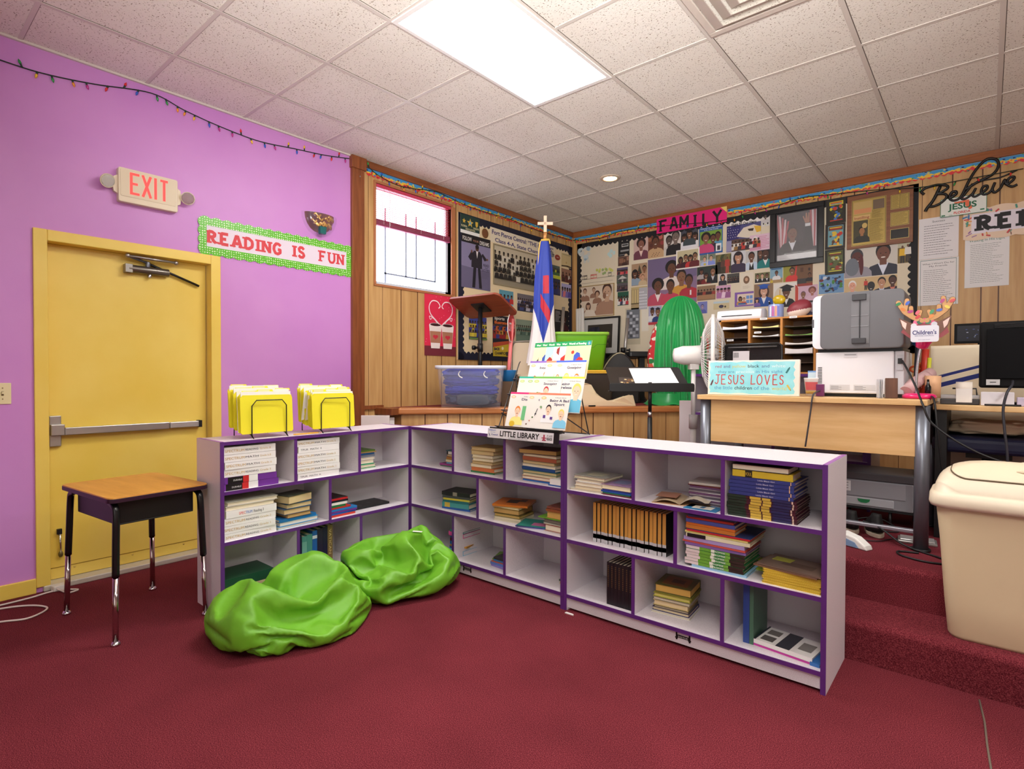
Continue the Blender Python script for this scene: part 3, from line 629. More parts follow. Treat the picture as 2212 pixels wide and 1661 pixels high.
stack(MR, .79, Z2, [dict(c=(150, 196, 226), w=.24, d=.2, t=.011, dx=.02), prm, prm, prm, prm, prm, prm, dict(c=(130, 100, 170), w=.27, d=.2, t=.012), dict(c=(206, 90, 80), w=.28, d=.21, t=.008), dict(c=(170, 150, 206), w=.27, d=.2, t=.016, txt=[('JOURNEY', .2, .4, (90, 60, 130), .4)] and None), dict(c=(226, 222, 190), w=.28, d=.22, t=.016, dx=.01, bands=[(.02, .32, (24, 24, 26))]), dict(c=(226, 216, 130), w=.28, d=.22, t=.008, dx=.01), dict(c=(190, 36, 44), w=.28, d=.22, t=.010, dx=.01, top=(40, 60, 110)), dict(c=(196, 120, 50), w=.22, d=.15, t=.016, dx=-.015), dict(c=(206, 110, 40), w=.22, d=.15, t=.010, dx=-.015), dict(c=(70, 80, 150), w=.22, d=.15, t=.016, dx=-.015), dict(c=(170, 50, 40), w=.21, d=.15, t=.010, dx=-.02), dict(c=(34, 40, 84), w=.21, d=.15, t=.010, dx=-.02, r=.12)], "right bookcase's tall middle-right stack", 'picture books in the right bookcase', .02, .005)
stack(MR, 1.10, Z2, [dict(c=(226, 196, 70), w=.22, d=.16, t=.009, dx=.005, flip=True, pages=(226, 196, 80), kind='magazine', cat='magazine') for k in range(6)] + [dict(c=(120, 90, 70), w=.25, d=.18, t=.006, r=-.1, dx=-.01, art=[(.2, .2, .5, .5, (150, 130, 60))], kind='magazine', cat='magazine'), dict(c=(116, 96, 84), w=.25, d=.18, t=.006, r=-.12, art=[(.3, .3, .8, .6, (90, 70, 60)), (.1, .5, .4, .8, (170, 170, 60))], kind='magazine', cat='magazine')], "yellow pile at right of the right bookcase", 'magazines in the right bookcase', .02, .004)
book(MR @ TR(.97, .16, Z2, -.15), .2, .16, .008, (160, 180, 50), 'lime green magazine sticking out behind the yellow pile', None, art=[(.2, .2, .6, .6, (60, 70, 60))], cat='magazine', kind='magazine')
row(MR, .243, Z3, [dict(c=(26, 24, 30), w=.215, t=.0195, d=.15, txt=[('COMPREHENSIVE', .08, .52, (196, 150, 80), .4)] and [('::::::::::::', .08, .5, (196, 150, 80), .3)], lab='black hardback with gold lettering') for k in range(7)], "row in the right bookcase's bottom-left cubby", 'black hardbacks', .03)
stack(MR, .55, Z3, [dict(c=(226, 222, 210), w=.19, t=.010, flip=True), dict(c=(60, 60, 110), w=.18, t=.016, flip=True, pages=(230, 214, 170)), dict(c=(110, 100, 80), w=.17, t=.010, flip=True), dict(c=(200, 180, 120), w=.17, t=.024, flip=True, pages=(226, 206, 160)), dict(c=(150, 140, 120), w=.18, t=.014, flip=True), dict(c=(190, 190, 70), w=.18, t=.016, flip=True, pages=(220, 210, 120)), dict(c=(130, 130, 50), w=.175, t=.008), dict(c=(96, 96, 50), w=.175, d=.17, t=.036, top=(96, 92, 40), flip=True, pages=(220, 180, 90), art=[(.15, .15, .85, .85, (130, 86, 40)), (.3, .35, .65, .65, (90, 60, 34))], lab='olive hardback with brown picture cover')], "right bookcase's bottom-center stack", 'books in the right bookcase', .10, .008, .1)
row(MR, .905, Z3, [dict(c=(40, 70, 140), w=.255, t=.026, d=.19, txt=[('KIDS PLAYING WITH GAMES', .1, .7, (210, 200, 140), .45)] and [], lab='tall blue hardback'), dict(c=(70, 110, 90), w=.252, t=.016, d=.2, lab='tall green picture book')], "upright pair, bottom-right of the right bookcase", 'upright pair', .06)
ob = MR @ TR(1.065, .05, Z3, -.12)
book(ob, .235, .18, .008, (196, 60, 160), 'magenta book under the black and white one, bottom right', None, pages=(226, 220, 214))
book(ob @ TR(0, 0, .0095), .235, .165, .018, (236, 234, 232), 'white book with a black band and drawings, bottom right', None, pages=(236, 232, 226), art=[(.38, 0, .62, 1, (52, 54, 64)), (.08, .55, .3, .85, (120, 116, 112)), (.08, .12, .3, .42, (90, 86, 84)), (.70, .25, .92, .7, (130, 126, 124)), (0, 0, .03, 1, (40, 44, 56))])
book(MR @ TR(1.192, .03, Z3, -.08), .036, .15, .014, (50, 110, 180), 'small blue booklet at the far right bottom corner of the bookcase', None)
# ================================================================= PRINTED MATTER (flat art)
LZ = .00014
class Art(MB):
    def __init__(s, w, h, base=None, t=.0008):
        super().__init__(); s.w, s.h, s.z = w, h, t; s.t = t
        if base is not None: s.box(0, 0, 0, w, h, t, mat(base, .55))
    def poly(s, pts, z, m, M=None):                  # prints are trimmed to their sheet
        for ax, lim, sg in ((0, 0.0, 1), (0, s.w, -1), (1, 0.0, 1), (1, s.h, -1)):
            out = []
            for i in range(len(pts)):
                p, q = pts[i - 1], pts[i]; ip, iq = sg * (p[ax] - lim) >= -1e-7, sg * (q[ax] - lim) >= -1e-7
                if ip != iq:
                    k = (lim - p[ax]) / (q[ax] - p[ax]); out.append((p[0] + k * (q[0] - p[0]), p[1] + k * (q[1] - p[1])))
                if iq: out.append(q)
            pts = out
            if len(pts) < 3: return s
        return MB.poly(s, pts, z, m, M)
    def up(s): s.z += LZ; return s.z
    def c(s, c): return c if not isinstance(c, tuple) else mat(c, .55)
    def rect(s, x0, y0, x1, y1, c): s.poly([(x0 * s.w, y0 * s.h), (x1 * s.w, y0 * s.h), (x1 * s.w, y1 * s.h), (x0 * s.w, y1 * s.h)], s.up(), s.c(c)); return s
    def pg(s, pts, c): s.poly([(x * s.w, y * s.h) for x, y in pts], s.up(), s.c(c)); return s
    def el(s, x, y, rx, ry, c, a0=0, a1=2 * PI, n=18):      # radii in units of the height
        s.poly([(x * s.w + rx * s.h * math.cos(a0 + (a1 - a0) * k / n), y * s.h + ry * s.h * math.sin(a0 + (a1 - a0) * k / n)) for k in range(n if a1 - a0 > 6.2 else n + 1)], s.up(), s.c(c)); return s
    def ln(s, pts, t, c): s.stroke([(x * s.w, y * s.h) for x, y in pts], t * s.h, s.c(c), s.up()); return s
    def tx(s, t, x, y, h, c, w=None, bold=0.012, align='l'):
        s.text(t, x * s.w, y * s.h, h * s.h, s.c(c), s.up(), None if w is None else w * s.w, bold, align); return s
    def lines(s, x0, y0, x1, y1, n, c, seed=1, t=.35):
        r = random.Random(seed); z = s.up(); dh = (y1 - y0) / n
        for k in range(n):
            x = x0; y = y1 - (k + .7) * dh; end = x1 - r.random() * .35 * (x1 - x0)
            while x < end:
                e = min(end, x + r.uniform(.03, .10) * (x1 - x0))
                s.poly([(x * s.w, y * s.h), (e * s.w, y * s.h), (e * s.w, (y + dh * t) * s.h), (x * s.w, (y + dh * t) * s.h)], z, s.c(c)); x = e + .015 * (x1 - x0)
        return s
    def bust(s, x, y, k, shirt, skin=(104, 66, 46), hair=(24, 18, 16), style=0, collar=None):
        """head-and-shoulders figure, k = its height in units of the picture height"""
        hx = s.h / s.w
        if style == 1: s.el(x, y + .66 * k, .23 * k, .33 * k, hair)
        if style == 2: s.el(x, y + .78 * k, .24 * k, .24 * k, hair)
        s.pg([(x + hx * k * a, y + k * b) for a, b in ((-.42, 0), (-.40, .25), (-.30, .38), (-.1, .45), (.1, .45), (.30, .38), (.40, .25), (.42, 0))], shirt)
        if collar: s.pg([(x - hx * k * .12, y + .45 * k), (x + hx * k * .12, y + .45 * k), (x, y + .12 * k)], collar)
        s.pg([(x - hx * k * .08, y + .40 * k), (x + hx * k * .08, y + .40 * k), (x + hx * k * .08, y + .58 * k), (x - hx * k * .08, y + .58 * k)], skin)
        if style == 0: s.el(x, y + .77 * k, .175 * k, .225 * k, hair)
        s.el(x, y + .70 * k, .15 * k, .2 * k, skin)
        if style == 1: s.el(x, y + .86 * k, .15 * k, .08 * k, hair)
        if k > .45:
            for q in (-.06, .06): s.el(x + hx * k * q, y + .72 * k, .02 * k, .012 * k, (24, 16, 14), n=8)
            s.el(x, y + .605 * k, .055 * k, .018 * k, (226, 214, 206) if k > .6 else (120, 50, 46), n=10)
            s.el(x, y + .665 * k, .022 * k, .016 * k, tuple(int(q * .8) for q in skin), n=8)
        return s
    def stand(s, x, y, k, top, leg, skin=(100, 64, 46)):
        hx = s.h / s.w
        s.pg([(x - hx * k * .10, y), (x - hx * k * .02, y), (x, y + .45 * k), (x + hx * k * .02, y), (x + hx * k * .10, y), (x + hx * k * .09, y + .5 * k), (x - hx * k * .09, y + .5 * k)], leg)
        s.pg([(x - hx * k * .16, y + .42 * k), (x + hx * k * .16, y + .42 * k), (x + hx * k * .14, y + .82 * k), (x - hx * k * .14, y + .82 * k)], top)
        s.el(x, y + .92 * k, .055 * k, .08 * k, skin, n=10); return s
    def crowd(s, n, rows, y0, k, cols, skins=((96, 60, 44), (120, 80, 58), (70, 44, 34)), seed=1, dy=.16):
        r = random.Random(seed)
        for q in range(rows):
            for i in range(n):
                x = (i + .5 + (.25 if q % 2 else -.1) * .5) / n; c = r.choice(cols)
                yy = y0 + (rows - 1 - q) * dy
                hx = s.h / s.w
                s.pg([(x - hx * k * .34, yy), (x + hx * k * .34, yy), (x + hx * k * .26, yy + .5 * k), (x - hx * k * .26, yy + .5 * k)], c)
                s.el(x, yy + .68 * k, .14 * k, .19 * k, r.choice(skins), n=10)
                s.el(x, yy + .80 * k, .145 * k, .10 * k, (26, 20, 18), n=8)
        return s
def poster(name, label, cat, W, rect, base, draw, d=.013, group=None, rot=0, t=.0008):
    x0, z0, x1, z1 = rect
    a = Art(x1 - x0, z1 - z0, base, t)
    if draw: draw(a)
    M = W((x0 + x1) / 2, (z0 + z1) / 2, d) @ Matrix.Rotation(rot, 4, 'Z') @ Matrix.Translation((-(x1 - x0) / 2, -(z1 - z0) / 2, 0))
    o = a.build(name, None, M); return tag(o, label, cat, group)
def scallop(b, p0, p1, width, side, amp, per, m, z, t=.003, flat_out=True):
    """strip from p0 to p1 whose inner edge (towards `side`) is scalloped"""
    p0, p1 = Vector(p0), Vector(p1); L = (p1 - p0).length; e = (p1 - p0) / L; nrm = Vector((-e.y, e.x)) * side
    N = max(8, int(L / per * 8)); vs = []
    for k in range(N + 1):
        s_ = L * k / N; a = width + amp * abs(math.sin(PI * s_ / per)) - amp * .5
        for q, zz in ((-.0 if flat_out else -(amp * abs(math.sin(PI * s_ / per)) - amp * .5), z), (a, z)):
            v = p0 + e * s_ + nrm * q; vs.append((v.x, v.y, zz))
    n2 = len(vs)
    vs2 = vs + [(x, y, z + t) for x, y, _ in vs]; fs = []
    for k in range(N):
        a, b_, c, d_ = 2 * k, 2 * k + 2, 2 * k + 3, 2 * k + 1
        f = (a + n2, b_ + n2, c + n2, d_ + n2); f = f if side > 0 else f[::-1]
        fs.append(f); fs.append((d_, c, c + n2, d_ + n2))
    b.add(vs2, fs, m)
# blocky letter strokes for cut-out lettering, unit cell
LET = {'R': [[(.18, 0), (.18, 1)], [(.18, .93), (.5, .93), (.72, .80), (.70, .62), (.5, .5), (.18, .5)], [(.45, .5), (.60, .2), (.82, .06)]],
 'E': [[(.18, 0), (.18, 1)], [(.18, .93), (.8, .93)], [(.18, .5), (.62, .5)], [(.18, .07), (.82, .07)]],
 'A': [[(.1, 0), (.46, 1)], [(.54, 1), (.9, 0)], [(.25, .32), (.75, .32)], [(.46, .94), (.54, .94)]],
 'D': [[(.18, 0), (.18, 1)], [(.18, .93), (.5, .93), (.8, .74), (.85, .5), (.8, .26), (.5, .07), (.18, .07)]],
 'I': [[(.5, 0), (.5, 1)]], 'N': [[(.16, 0), (.16, 1)], [(.16, .95), (.84, .05)], [(.84, 0), (.84, 1)]],
 'G': [[(.85, .8), (.62, .94), (.38, .94), (.17, .7), (.14, .4), (.3, .1), (.56, .05), (.8, .2), (.8, .44), (.55, .44)]],
 'S': [[(.8, .78), (.62, .94), (.36, .94), (.2, .78), (.28, .58), (.7, .44), (.82, .25), (.66, .06), (.36, .05), (.17, .22)]],
 'F': [[(.18, 0), (.18, 1)], [(.18, .93), (.84, .93)], [(.18, .5), (.66, .5)]], 'U': [[(.16, 1), (.16, .3), (.3, .08), (.5, .04), (.7, .08), (.84, .3), (.84, 1)]],
 'B': [[(.18, 0), (.18, 1)], [(.18, .93), (.5, .93), (.7, .8), (.68, .62), (.5, .52), (.18, .52)], [(.5, .52), (.78, .40), (.80, .2), (.55, .07), (.18, .07)]],
 'M': [[(.12, 0), (.12, 1)], [(.12, .95), (.5, .35), (.88, .95)], [(.88, 0), (.88, 1)]], 'L': [[(.2, 1), (.2, 0)], [(.2, .07), (.8, .07)]], 'Y': [[(.1, 1), (.5, .5), (.9, 1)], [(.5, .5), (.5, 0)]]}
SERIF = {'R': [(.18, 0), (.14, 1), (.86, .03)], 'E': [(.14, 0), (.14, 1)], 'A': [(.1, 0), (.9, 0)], 'D': [(.14, 0), (.14, 1)], 'I': [(.5, 0), (.5, 1)], 'N': [(.16, 0), (.14, 1), (.84, 1)], 'F': [(.18, 0), (.14, 1)], 'U': [(.16, 1), (.84, 1)], 'B': [(.14, 0), (.14, 1)]}
def letters(b, s, x, y, w, h, t, m, z, serif=0.0, adv=1.12):
    for ch in s:
        if ch != ' ':
            k = .55 if ch == 'I' else 1.0
            for st in LET[ch]: b.stroke([(x + px * w * k, y + py * h) for px, py in st], t, m, z)
            if serif:
                for (px, py) in SERIF.get(ch, ()):
                    yy = y + py * h + (t * .3 if py < .5 else -t * .3)
                    b.stroke([(x + px * w * k - serif, yy), (x + px * w * k + serif, yy)], t * .6, m, z + .0001)
            x += w * k * adv
        else: x += w * .62
    return x

# ================================================================= LEFT WALL
# illuminated exit sign
t = thing('exit_sign', 'cream illuminated sign reading EXIT with two emergency lamps above the door', 'exit sign', WL(-1.826, 2.412, 0))
M_CREAM = mat((226, 212, 186), .45)
b = MB(); b.prism(rrect(-.165, -.105, .165, .105, .012), 0, .045, M_CREAM); b.build('housing', t, bevel=.004)
b = MB(); b.prism(rrect(-.155, -.07, .155, .095, .008), .044, .0475, mat((222, 208, 180), .5)); b.build('face_plate', t, bevel=.002)
b = MB(); mr = mat((255, 70, 66), .5, emit=.55); x = -.098
for ch, k in (('E', 1), ('X', 1), ('I', .4), ('T', 1)):
    hh = .135; y0 = -.052; w_ = .044 * k; tt = .015; z = .0482
    if ch == 'E': st = [[(0, 0), (0, 1)], [(0, .945), (1, .945)], [(0, .5), (.8, .5)], [(0, .055), (1, .055)]]
    elif ch == 'X': st = [[(0, 0), (1, 1)], [(0, 1), (1, 0)]]
    elif ch == 'I': st = [[(.5, 0), (.5, 1)]]
    else: st = [[(0, .945), (1, .945)], [(.5, 0), (.5, 1)]]
    for s_ in st: b.stroke([(x + a * w_, y0 + c * hh) for a, c in s_], tt, mr, z); z += .00008
    x += w_ + .018
b.build('lettering', t)
for sx in (-1, 1):
    b = MB(); b.prism([(sx * .16, -.06), (sx * .185, -.045), (sx * .192, 0), (sx * .185, .045), (sx * .16, .06)][::sx], .004, .03, M_CREAM)
    b.cyl((sx * .185, 0, .03), (sx * .205, 0, .04), .01, M_CREAM)
    Ml = Matrix.Translation((sx * .222, .0, .052)) @ Matrix.Rotation(sx * -.25, 4, 'Y') @ Matrix.Rotation(.35, 4, 'X')
    b.lathe([(.012, -.035), (.03, -.028), (.04, -.008), (.0415, .004)], M_CREAM, 24, Ml); h = b.build('lamp_head', t, bevel=0)
    b = MB(); b.lathe([(.001, -.02), (.008, -.019), (.012, -.012), (.02, -.009), (.024, -.003), (.037, .006)], mat((240, 240, 244), .2, 1.0), 9, Ml); b.ell((0, 0, -.006), (.007, .007, .009), mat((250, 246, 236), .2), 10, Ml); b.lathe([(.038, .004), (.03, .010), (.001, .013)], mat((235, 235, 240), .05, 0, alpha=.12), 20, Ml); b.build('reflector', h)
# READING IS FUN banner
t = thing('banner', 'white READING IS FUN banner with green polka-dot scalloped border', 'banner', WL(-1.515, .0 + 2.082, .003))
L = 1.19; Hh = .235
b = MB(); b.box(.03, .035, 0, L - .03, Hh - .035, .001, mat((228, 216, 230), .5)); b.build('paper_strip', t)
def m_dots():
    q = NT('green_polka_dots'); v = q.n('TexVoronoi'); v.inputs['Scale'].default_value = 62; v.inputs['Randomness'].default_value = .25
    q.l(q.mapped((1, 1, 0)), v.inputs['Vector'])
    q.base(q.ramp(v.outputs['Distance'], [(0, (232, 246, 214)), (.24, (226, 240, 200)), (.32, (96, 190, 40)), (1, (90, 184, 36))])); q.rough(.25); return q.m
MD = m_dots(); b = MB()
scallop(b, (0, .045), (L, .045), -.055, 1, -.014, .075, MD, .0015, .001); scallop(b, (0, Hh - .045), (L, Hh - .045), -.055, -1, -.014, .075, MD, .0015, .001)
scallop(b, (.045, 0), (.045, Hh), -.05, -1, -.012, .06, MD, .003, .001); scallop(b, (L - .045, 0), (L - .045, Hh), -.05, 1, -.012, .06, MD, .003, .001)
b.build('border', t)
mr = mat((214, 64, 72), .55); b = MB()
x = letters(b, 'READING', .045, .072, .075, .085, .022, mr, .002, .02); b.build('word', t); b = MB(); x = letters(b, 'IS', .668, .078, .068, .085, .022, mr, .002, .02); b.build('word', t); b = MB(); letters(b, 'FUN', .893, .078, .072, .085, .018, mr, .002, .018)
b.build('word', t)
# iridescent half-bowl wall light
t = thing('wall_sconce', 'iridescent glass half-bowl wall light, unlit, above the banner', 'wall light', WL(-.615, 2.53, 0))
b = MB(); Mq = Matrix.Rotation(-PI / 2, 4, 'X') 
Hb = Matrix(((1, 0, 0, 0), (0, 0, 1, 0), (0, 1, 0, 0), (0, 0, 0, 1)))
prof = [(.155, 0), (.15, -.05), (.13, -.1), (.095, -.145), (.05, -.17), (.004, -.178)]
b.lathe([(r * 1.0, z) for r, z in prof], mat((178, 176, 216), .06, .1, alpha=.12), 20, Matrix.Scale(.42, 4, (0, 0, 1)) @ Hb, 0, PI); b.build('outer_glass', t)
def m_irid():
    q = NT('iridescent_glass'); lw = q.n('LayerWeight'); lw.inputs['Blend'].default_value = .45
    q.base(q.ramp(lw.outputs['Facing'], [(0, (84, 36, 16)), (.35, (130, 78, 30)), (.6, (140, 60, 70)), (.85, (120, 150, 70))])); q.rough(.15); q.p.inputs['Metallic'].default_value = 0; return q.m
b = MB(); b.lathe([(r * .82, z * .82) for r, z in prof], m_irid(), 20, Matrix.Scale(.5, 4, (0, 0, 1)) @ Hb, 0, PI); b.build('inner_bowl', t)
b = MB(); rg = random.Random(4); mg = mat((226, 180, 110), .2, .6)
for k in range(15):
    a = rg.uniform(-1.1, .9); z0_ = rg.uniform(-.10, -.015); rr_ = .82 * (.155 + z0_ * .35)
    b.tube([(rr_ * math.sin(a + q * .12), z0_ + .014 * math.sin(q * 1.7), .5 * rr_ * math.cos(a + q * .12) + .003) for q in range(5)], .008, mg, 6)
b.build('gilt_swirl', t)
b = MB(); b.prism([(-.024, -.16), (.024, -.16), (.03, -.10), (.026, -.105), (-.026, -.105), (-.03, -.10)], .03, .062, mat((40, 110, 110), .3, .4)); b.build('finial', t)
# light switch
t = thing('light_switch', 'ivory toggle light switch on the purple wall left of the door', 'light switch', WL(-2.525, 1.137, 0))
b = MB(); b.prism(rrect(-.036, -.058, .036, .058, .004), 0, .006, mat((226, 214, 170), .4)); b.build('switch_plate', t, bevel=.002)
b = MB(); b.box(-.005, -.012, .005, .005, .012, .007, mat((120, 100, 60), .6)); b.box(-.004, -.002, .006, .004, .010, .018, mat((226, 214, 170), .4)); b.build('toggle', t)
for yy in (-.03, .03): b = MB(); b.cyl((0, yy, .005), (0, yy, .0075), .0035, mat((150, 130, 90), .4, .5), n=10); b.build('screw', t)
# fairy lights
BULB = [(220, 40, 40), (236, 150, 30), (40, 90, 200), (40, 150, 70), (190, 40, 140), (236, 190, 40)]
def lights(label, pts, nb, seed, sag=.0):
    t = bpy.data.objects.new('string_lights', None); COL.objects.link(t); tag(t, label, 'string lights', 'coloured string lights')
    P = catmull(pts, 8); b = MB(); b.tube(P, .0035, mat((16, 40, 28), .5), 6); b.build('cable', t)
    r = random.Random(seed); n = len(P)
    for k in range(nb):
        p = P[int((k + .5) / nb * (n - 1))]; up = r.random() < .25
        d_ = Vector((0, 0, 1 if up else -1)); nn = Vector((1, 0, 0)) if pts[0][0] < .1 and pts[-1][0] < .1 else Vector((0, -1, 0))
        side = (Vector((0, 1, 0)) if nn.x else Vector((1, 0, 0))) * r.uniform(-.4, .4); d_ = (d_ + side).normalized()
        q = p + nn * .004; b = MB(); b.cyl(q, q + d_ * .018, .005, mat((20, 60, 40), .5), n=8)
        b.tube([q + d_ * .016, q + d_ * .022, q + d_ * .032, q + d_ * .042], .006, mat(r.choice(BULB), .25, coat=.5), 8, rs=[.005, .0075, .006, .001]); b.build('bulb', t)
lights('string of coloured bulbs along the top of the purple wall', [(.006, y, z) for y, z in ((-2.6, 2.95), (-2.364, 2.947), (-2.106, 2.982), (-1.80, 3.045), (-1.598, 3.005), (-1.36, 2.974), (-1.1, 2.962), (-.81, 2.994), (-.57, 3.02), (-.34, 3.06))], 30, 3)
lights('string of coloured bulbs draped above the window and team board', [(.026, y, z) for y, z in ((-.17, 3.04), (-.05, 2.99), (.16, 2.962), (.38, 2.985), (.63, 3.02), (1.0, 2.985), (1.35, 2.98), (1.73, 2.99), (2.24, 2.965), (2.94, 2.985))], 26, 4)
lights('string of coloured bulbs looped across the far wall above the photographs', [(x, 2.955, z) for x, z in ((.03, 2.985), (.43, 2.95), (.69, 2.985), (1.06, 2.975), (1.56, 2.93), (1.97, 2.90), (2.2, 2.935), (2.48, 2.955), (2.73, 2.985), (2.97, 2.965), (3.34, 2.93), (3.65, 2.885), (3.93, 2.885), (4.31, 2.89))], 30, 6)
# multicoloured scalloped border strips
def m_squig():
    q = NT('primary_colour_squiggles'); v = q.n('TexVoronoi'); v.inputs['Scale'].default_value = 34; q.l(q.mapped((1, 1.6, 1)), v.inputs['Vector'])
    sp = q.n('SeparateXYZ'); q.l(q.co.outputs['Object'], sp.inputs[0])
    a = q.noise(22, detail=2); mm = q.n('MapRange'); q.l(sp.outputs[1], mm.inputs[0]); mm.inputs[1].default_value = 0; mm.inputs[2].default_value = .075
    ad = q.n('Math', operation='MULTIPLY_ADD'); q.l(a, ad.inputs[0]); ad.inputs[1].default_value = .9; q.l(mm.outputs[0], ad.inputs[2])
    bands = q.ramp(ad.outputs[0], [(0, (222, 52, 60)), (.62, (222, 52, 60)), (.66, (240, 190, 60)), (.84, (240, 210, 70)), (.87, (60, 160, 200)), (1.0, (70, 150, 210))], 'CONSTANT')
    cells = q.ramp(v.outputs['Color'], [(0, (30, 40, 110)), (.30, (60, 150, 90)), (.42, (230, 70, 70)), (.5, (240, 210, 60)), (.62, (60, 150, 210))], 'CONSTANT')
    q.base(q.mix(q.ramp(v.outputs['Distance'], [(0, (255, 255, 255)), (.30, (255, 255, 255)), (.36, (0, 0, 0))]), bands, cells)); q.rough(.45); return q.m
MSQ = m_squig()
for W, x0, x1, zz, lb in ((WL, -.17, 2.97, 2.962, 'rainbow squiggle scalloped border strip above the window wall'), (WF, .03, 1.19, 2.948, 'rainbow squiggle border strip from the corner to the pink sign'), (WF, 1.985, 4.9, 2.948, 'rainbow squiggle border strip right of the pink FAMILY sign')):
    b = MB(); scallop(b, (0, .06), (x1 - x0, .06), .055, -1, .018, .05, MSQ, 0, .001); 
    tag(b.build('border_strip', None, W(x0, zz + .012, .004)), lb, 'border strip', 'rainbow border strips')
# coffee cup flag
def coffee(a):
    a.rect(0, 0, 1, .16, (116, 40, 52)); r = random.Random(2)
    for k in range(26): a.el(r.random(), r.uniform(.2, .98), .008, .008, (246, 120, 160), n=6)
    for cx, sg in ((.33, 1), (.72, -1)):
        a.pg([(cx - .2, .5), (cx + .2, .5), (cx + .135, .12), (cx - .135, .12)], (240, 226, 220)); a.pg([(cx - .175, .40), (cx + .175, .40), (cx + .148, .21), (cx - .148, .21)], (176, 120, 92))
        a.el(cx, .505, .135, .032, (240, 226, 220)); a.el(cx, .508, .115, .024, (60, 24, 26))
        a.el(cx - .035, .315, .032, .026, (206, 50, 70), n=12); a.el(cx + .035, .315, .032, .026, (206, 50, 70), n=12); a.pg([(cx - .075, .308), (cx + .075, .308), (cx, .262)], (206, 50, 70))
    H = [(.5 + .0, .53)] + [(.5 - .30 * math.sin(q) * (1 if q < 2.6 else .9), .56 + .37 * q / PI - .06 * math.sin(q * 2)) for q in [PI * k / 14 for k in range(2, 15)]]
    for sg in (-1, 1):
        pts = [(.5 + sg * .05, .52), (.5 + sg * .16, .58), (.5 + sg * .33, .68), (.5 + sg * .37, .80), (.5 + sg * .28, .89), (.5 + sg * .12, .89), (.5 + sg * .03, .82), (.5 + sg * .08, .78)]
        a.ln([(p.x, p.y) for p in [Vector((x, y, 0)) for x, y in pts]] and [(v.x, v.y) for v in catmull([(x, y, 0) for x, y in pts], 5)], .018, (248, 226, 230))
        sw = [(.5 + sg * .12, .535), (.5 + sg * .22, .60), (.5 + sg * .36, .64), (.5 + sg * .34, .59), (.5 + sg * .29, .605)]
        a.ln([(v.x, v.y) for v in catmull([(x, y, 0) for x, y in sw], 5)], .012, (248, 226, 230))
poster('wall_hanging', 'red hanging with two steaming coffee cups forming a heart', 'wall hanging', WL, (.485, 1.436, .897, 2.028), (224, 44, 78), coffee, .006)
# ---- team bulletin board on the left wall
bx0, bx1, bz0, bz1 = .925, 2.965, 1.405, 2.90
t = thing('bulletin_board', 'cream bulletin board with navy scalloped border between window and corner', 'bulletin board', WL(bx0, bz0, .002))
b = MB(); b.box(0, 0, 0, bx1 - bx0, bz1 - bz0, .010, mat((226, 206, 168), .8)); b.build('backing', t)
b = MB(); Wd, Ht = bx1 - bx0, bz1 - bz0
for p0, p1, s_ in (((0, 0), (Wd, 0), 1), ((0, Ht), (Wd, Ht), -1), ((0, 0), (0, Ht), -1), ((Wd, 0), (Wd, Ht), 1)): scallop(b, p0, p1, .075, s_, .022, .06, M_NAVY, .0105, .0015)
b.build('border', t)
D_ = .0135
def lic(a):
    a.rect(0, .18, 1, 1, (30, 60, 54))
    for x, y, r in ((.18, .66, .15), (.5, .62, .26), (.84, .62, .16)):
        if x < .8: a.pg([(x + r * a.h / a.w * (1 if k % 2 == 0 else .42) * math.cos(PI / 2 + k * PI / 5), y + r * (1 if k % 2 == 0 else .42) * math.sin(PI / 2 + k * PI / 5)) for k in range(10)], (216, 180, 70))
        else: a.pg([(x - .07, y + .16), (x + .07, y + .16), (x + .06, y - .06), (x, y - .16), (x - .06, y - .06)], (216, 180, 70))
    a.el(.5, .62, .085, .085, (120, 170, 190)); a.tx('FLORIDA', .04, .34, .11, (230, 220, 170), .3); a.tx('SHERIFFS', .66, .34, .11, (230, 220, 170), .3); a.tx('ASSOCIATION', .25, .21, .10, (230, 220, 170), .5)
poster('license_plate', 'green sheriffs association plate with three gold stars', 'license plate', WL, (.955, 2.70, 1.235, 2.89), (236, 236, 232), lic, .0145)
a = Art(.13, .13, None, .0); a.box(0, 0, 0, .001, .001, .0001, M_WHITE); 
m_ = MB(); m_.cyl((0, 0, 0), (0, 0, .002), .055, mat((206, 180, 130), .5), n=28); m_.lathe([(.05, .0021), (.04, .0024), (.03, .0021), (.001, .0023)], mat((120, 76, 46), .5), 20)
tag(m_.build('medallion', None, WL(1.32, 2.757, D_)), 'small round tan and brown medallion below the board headline', 'medallion')
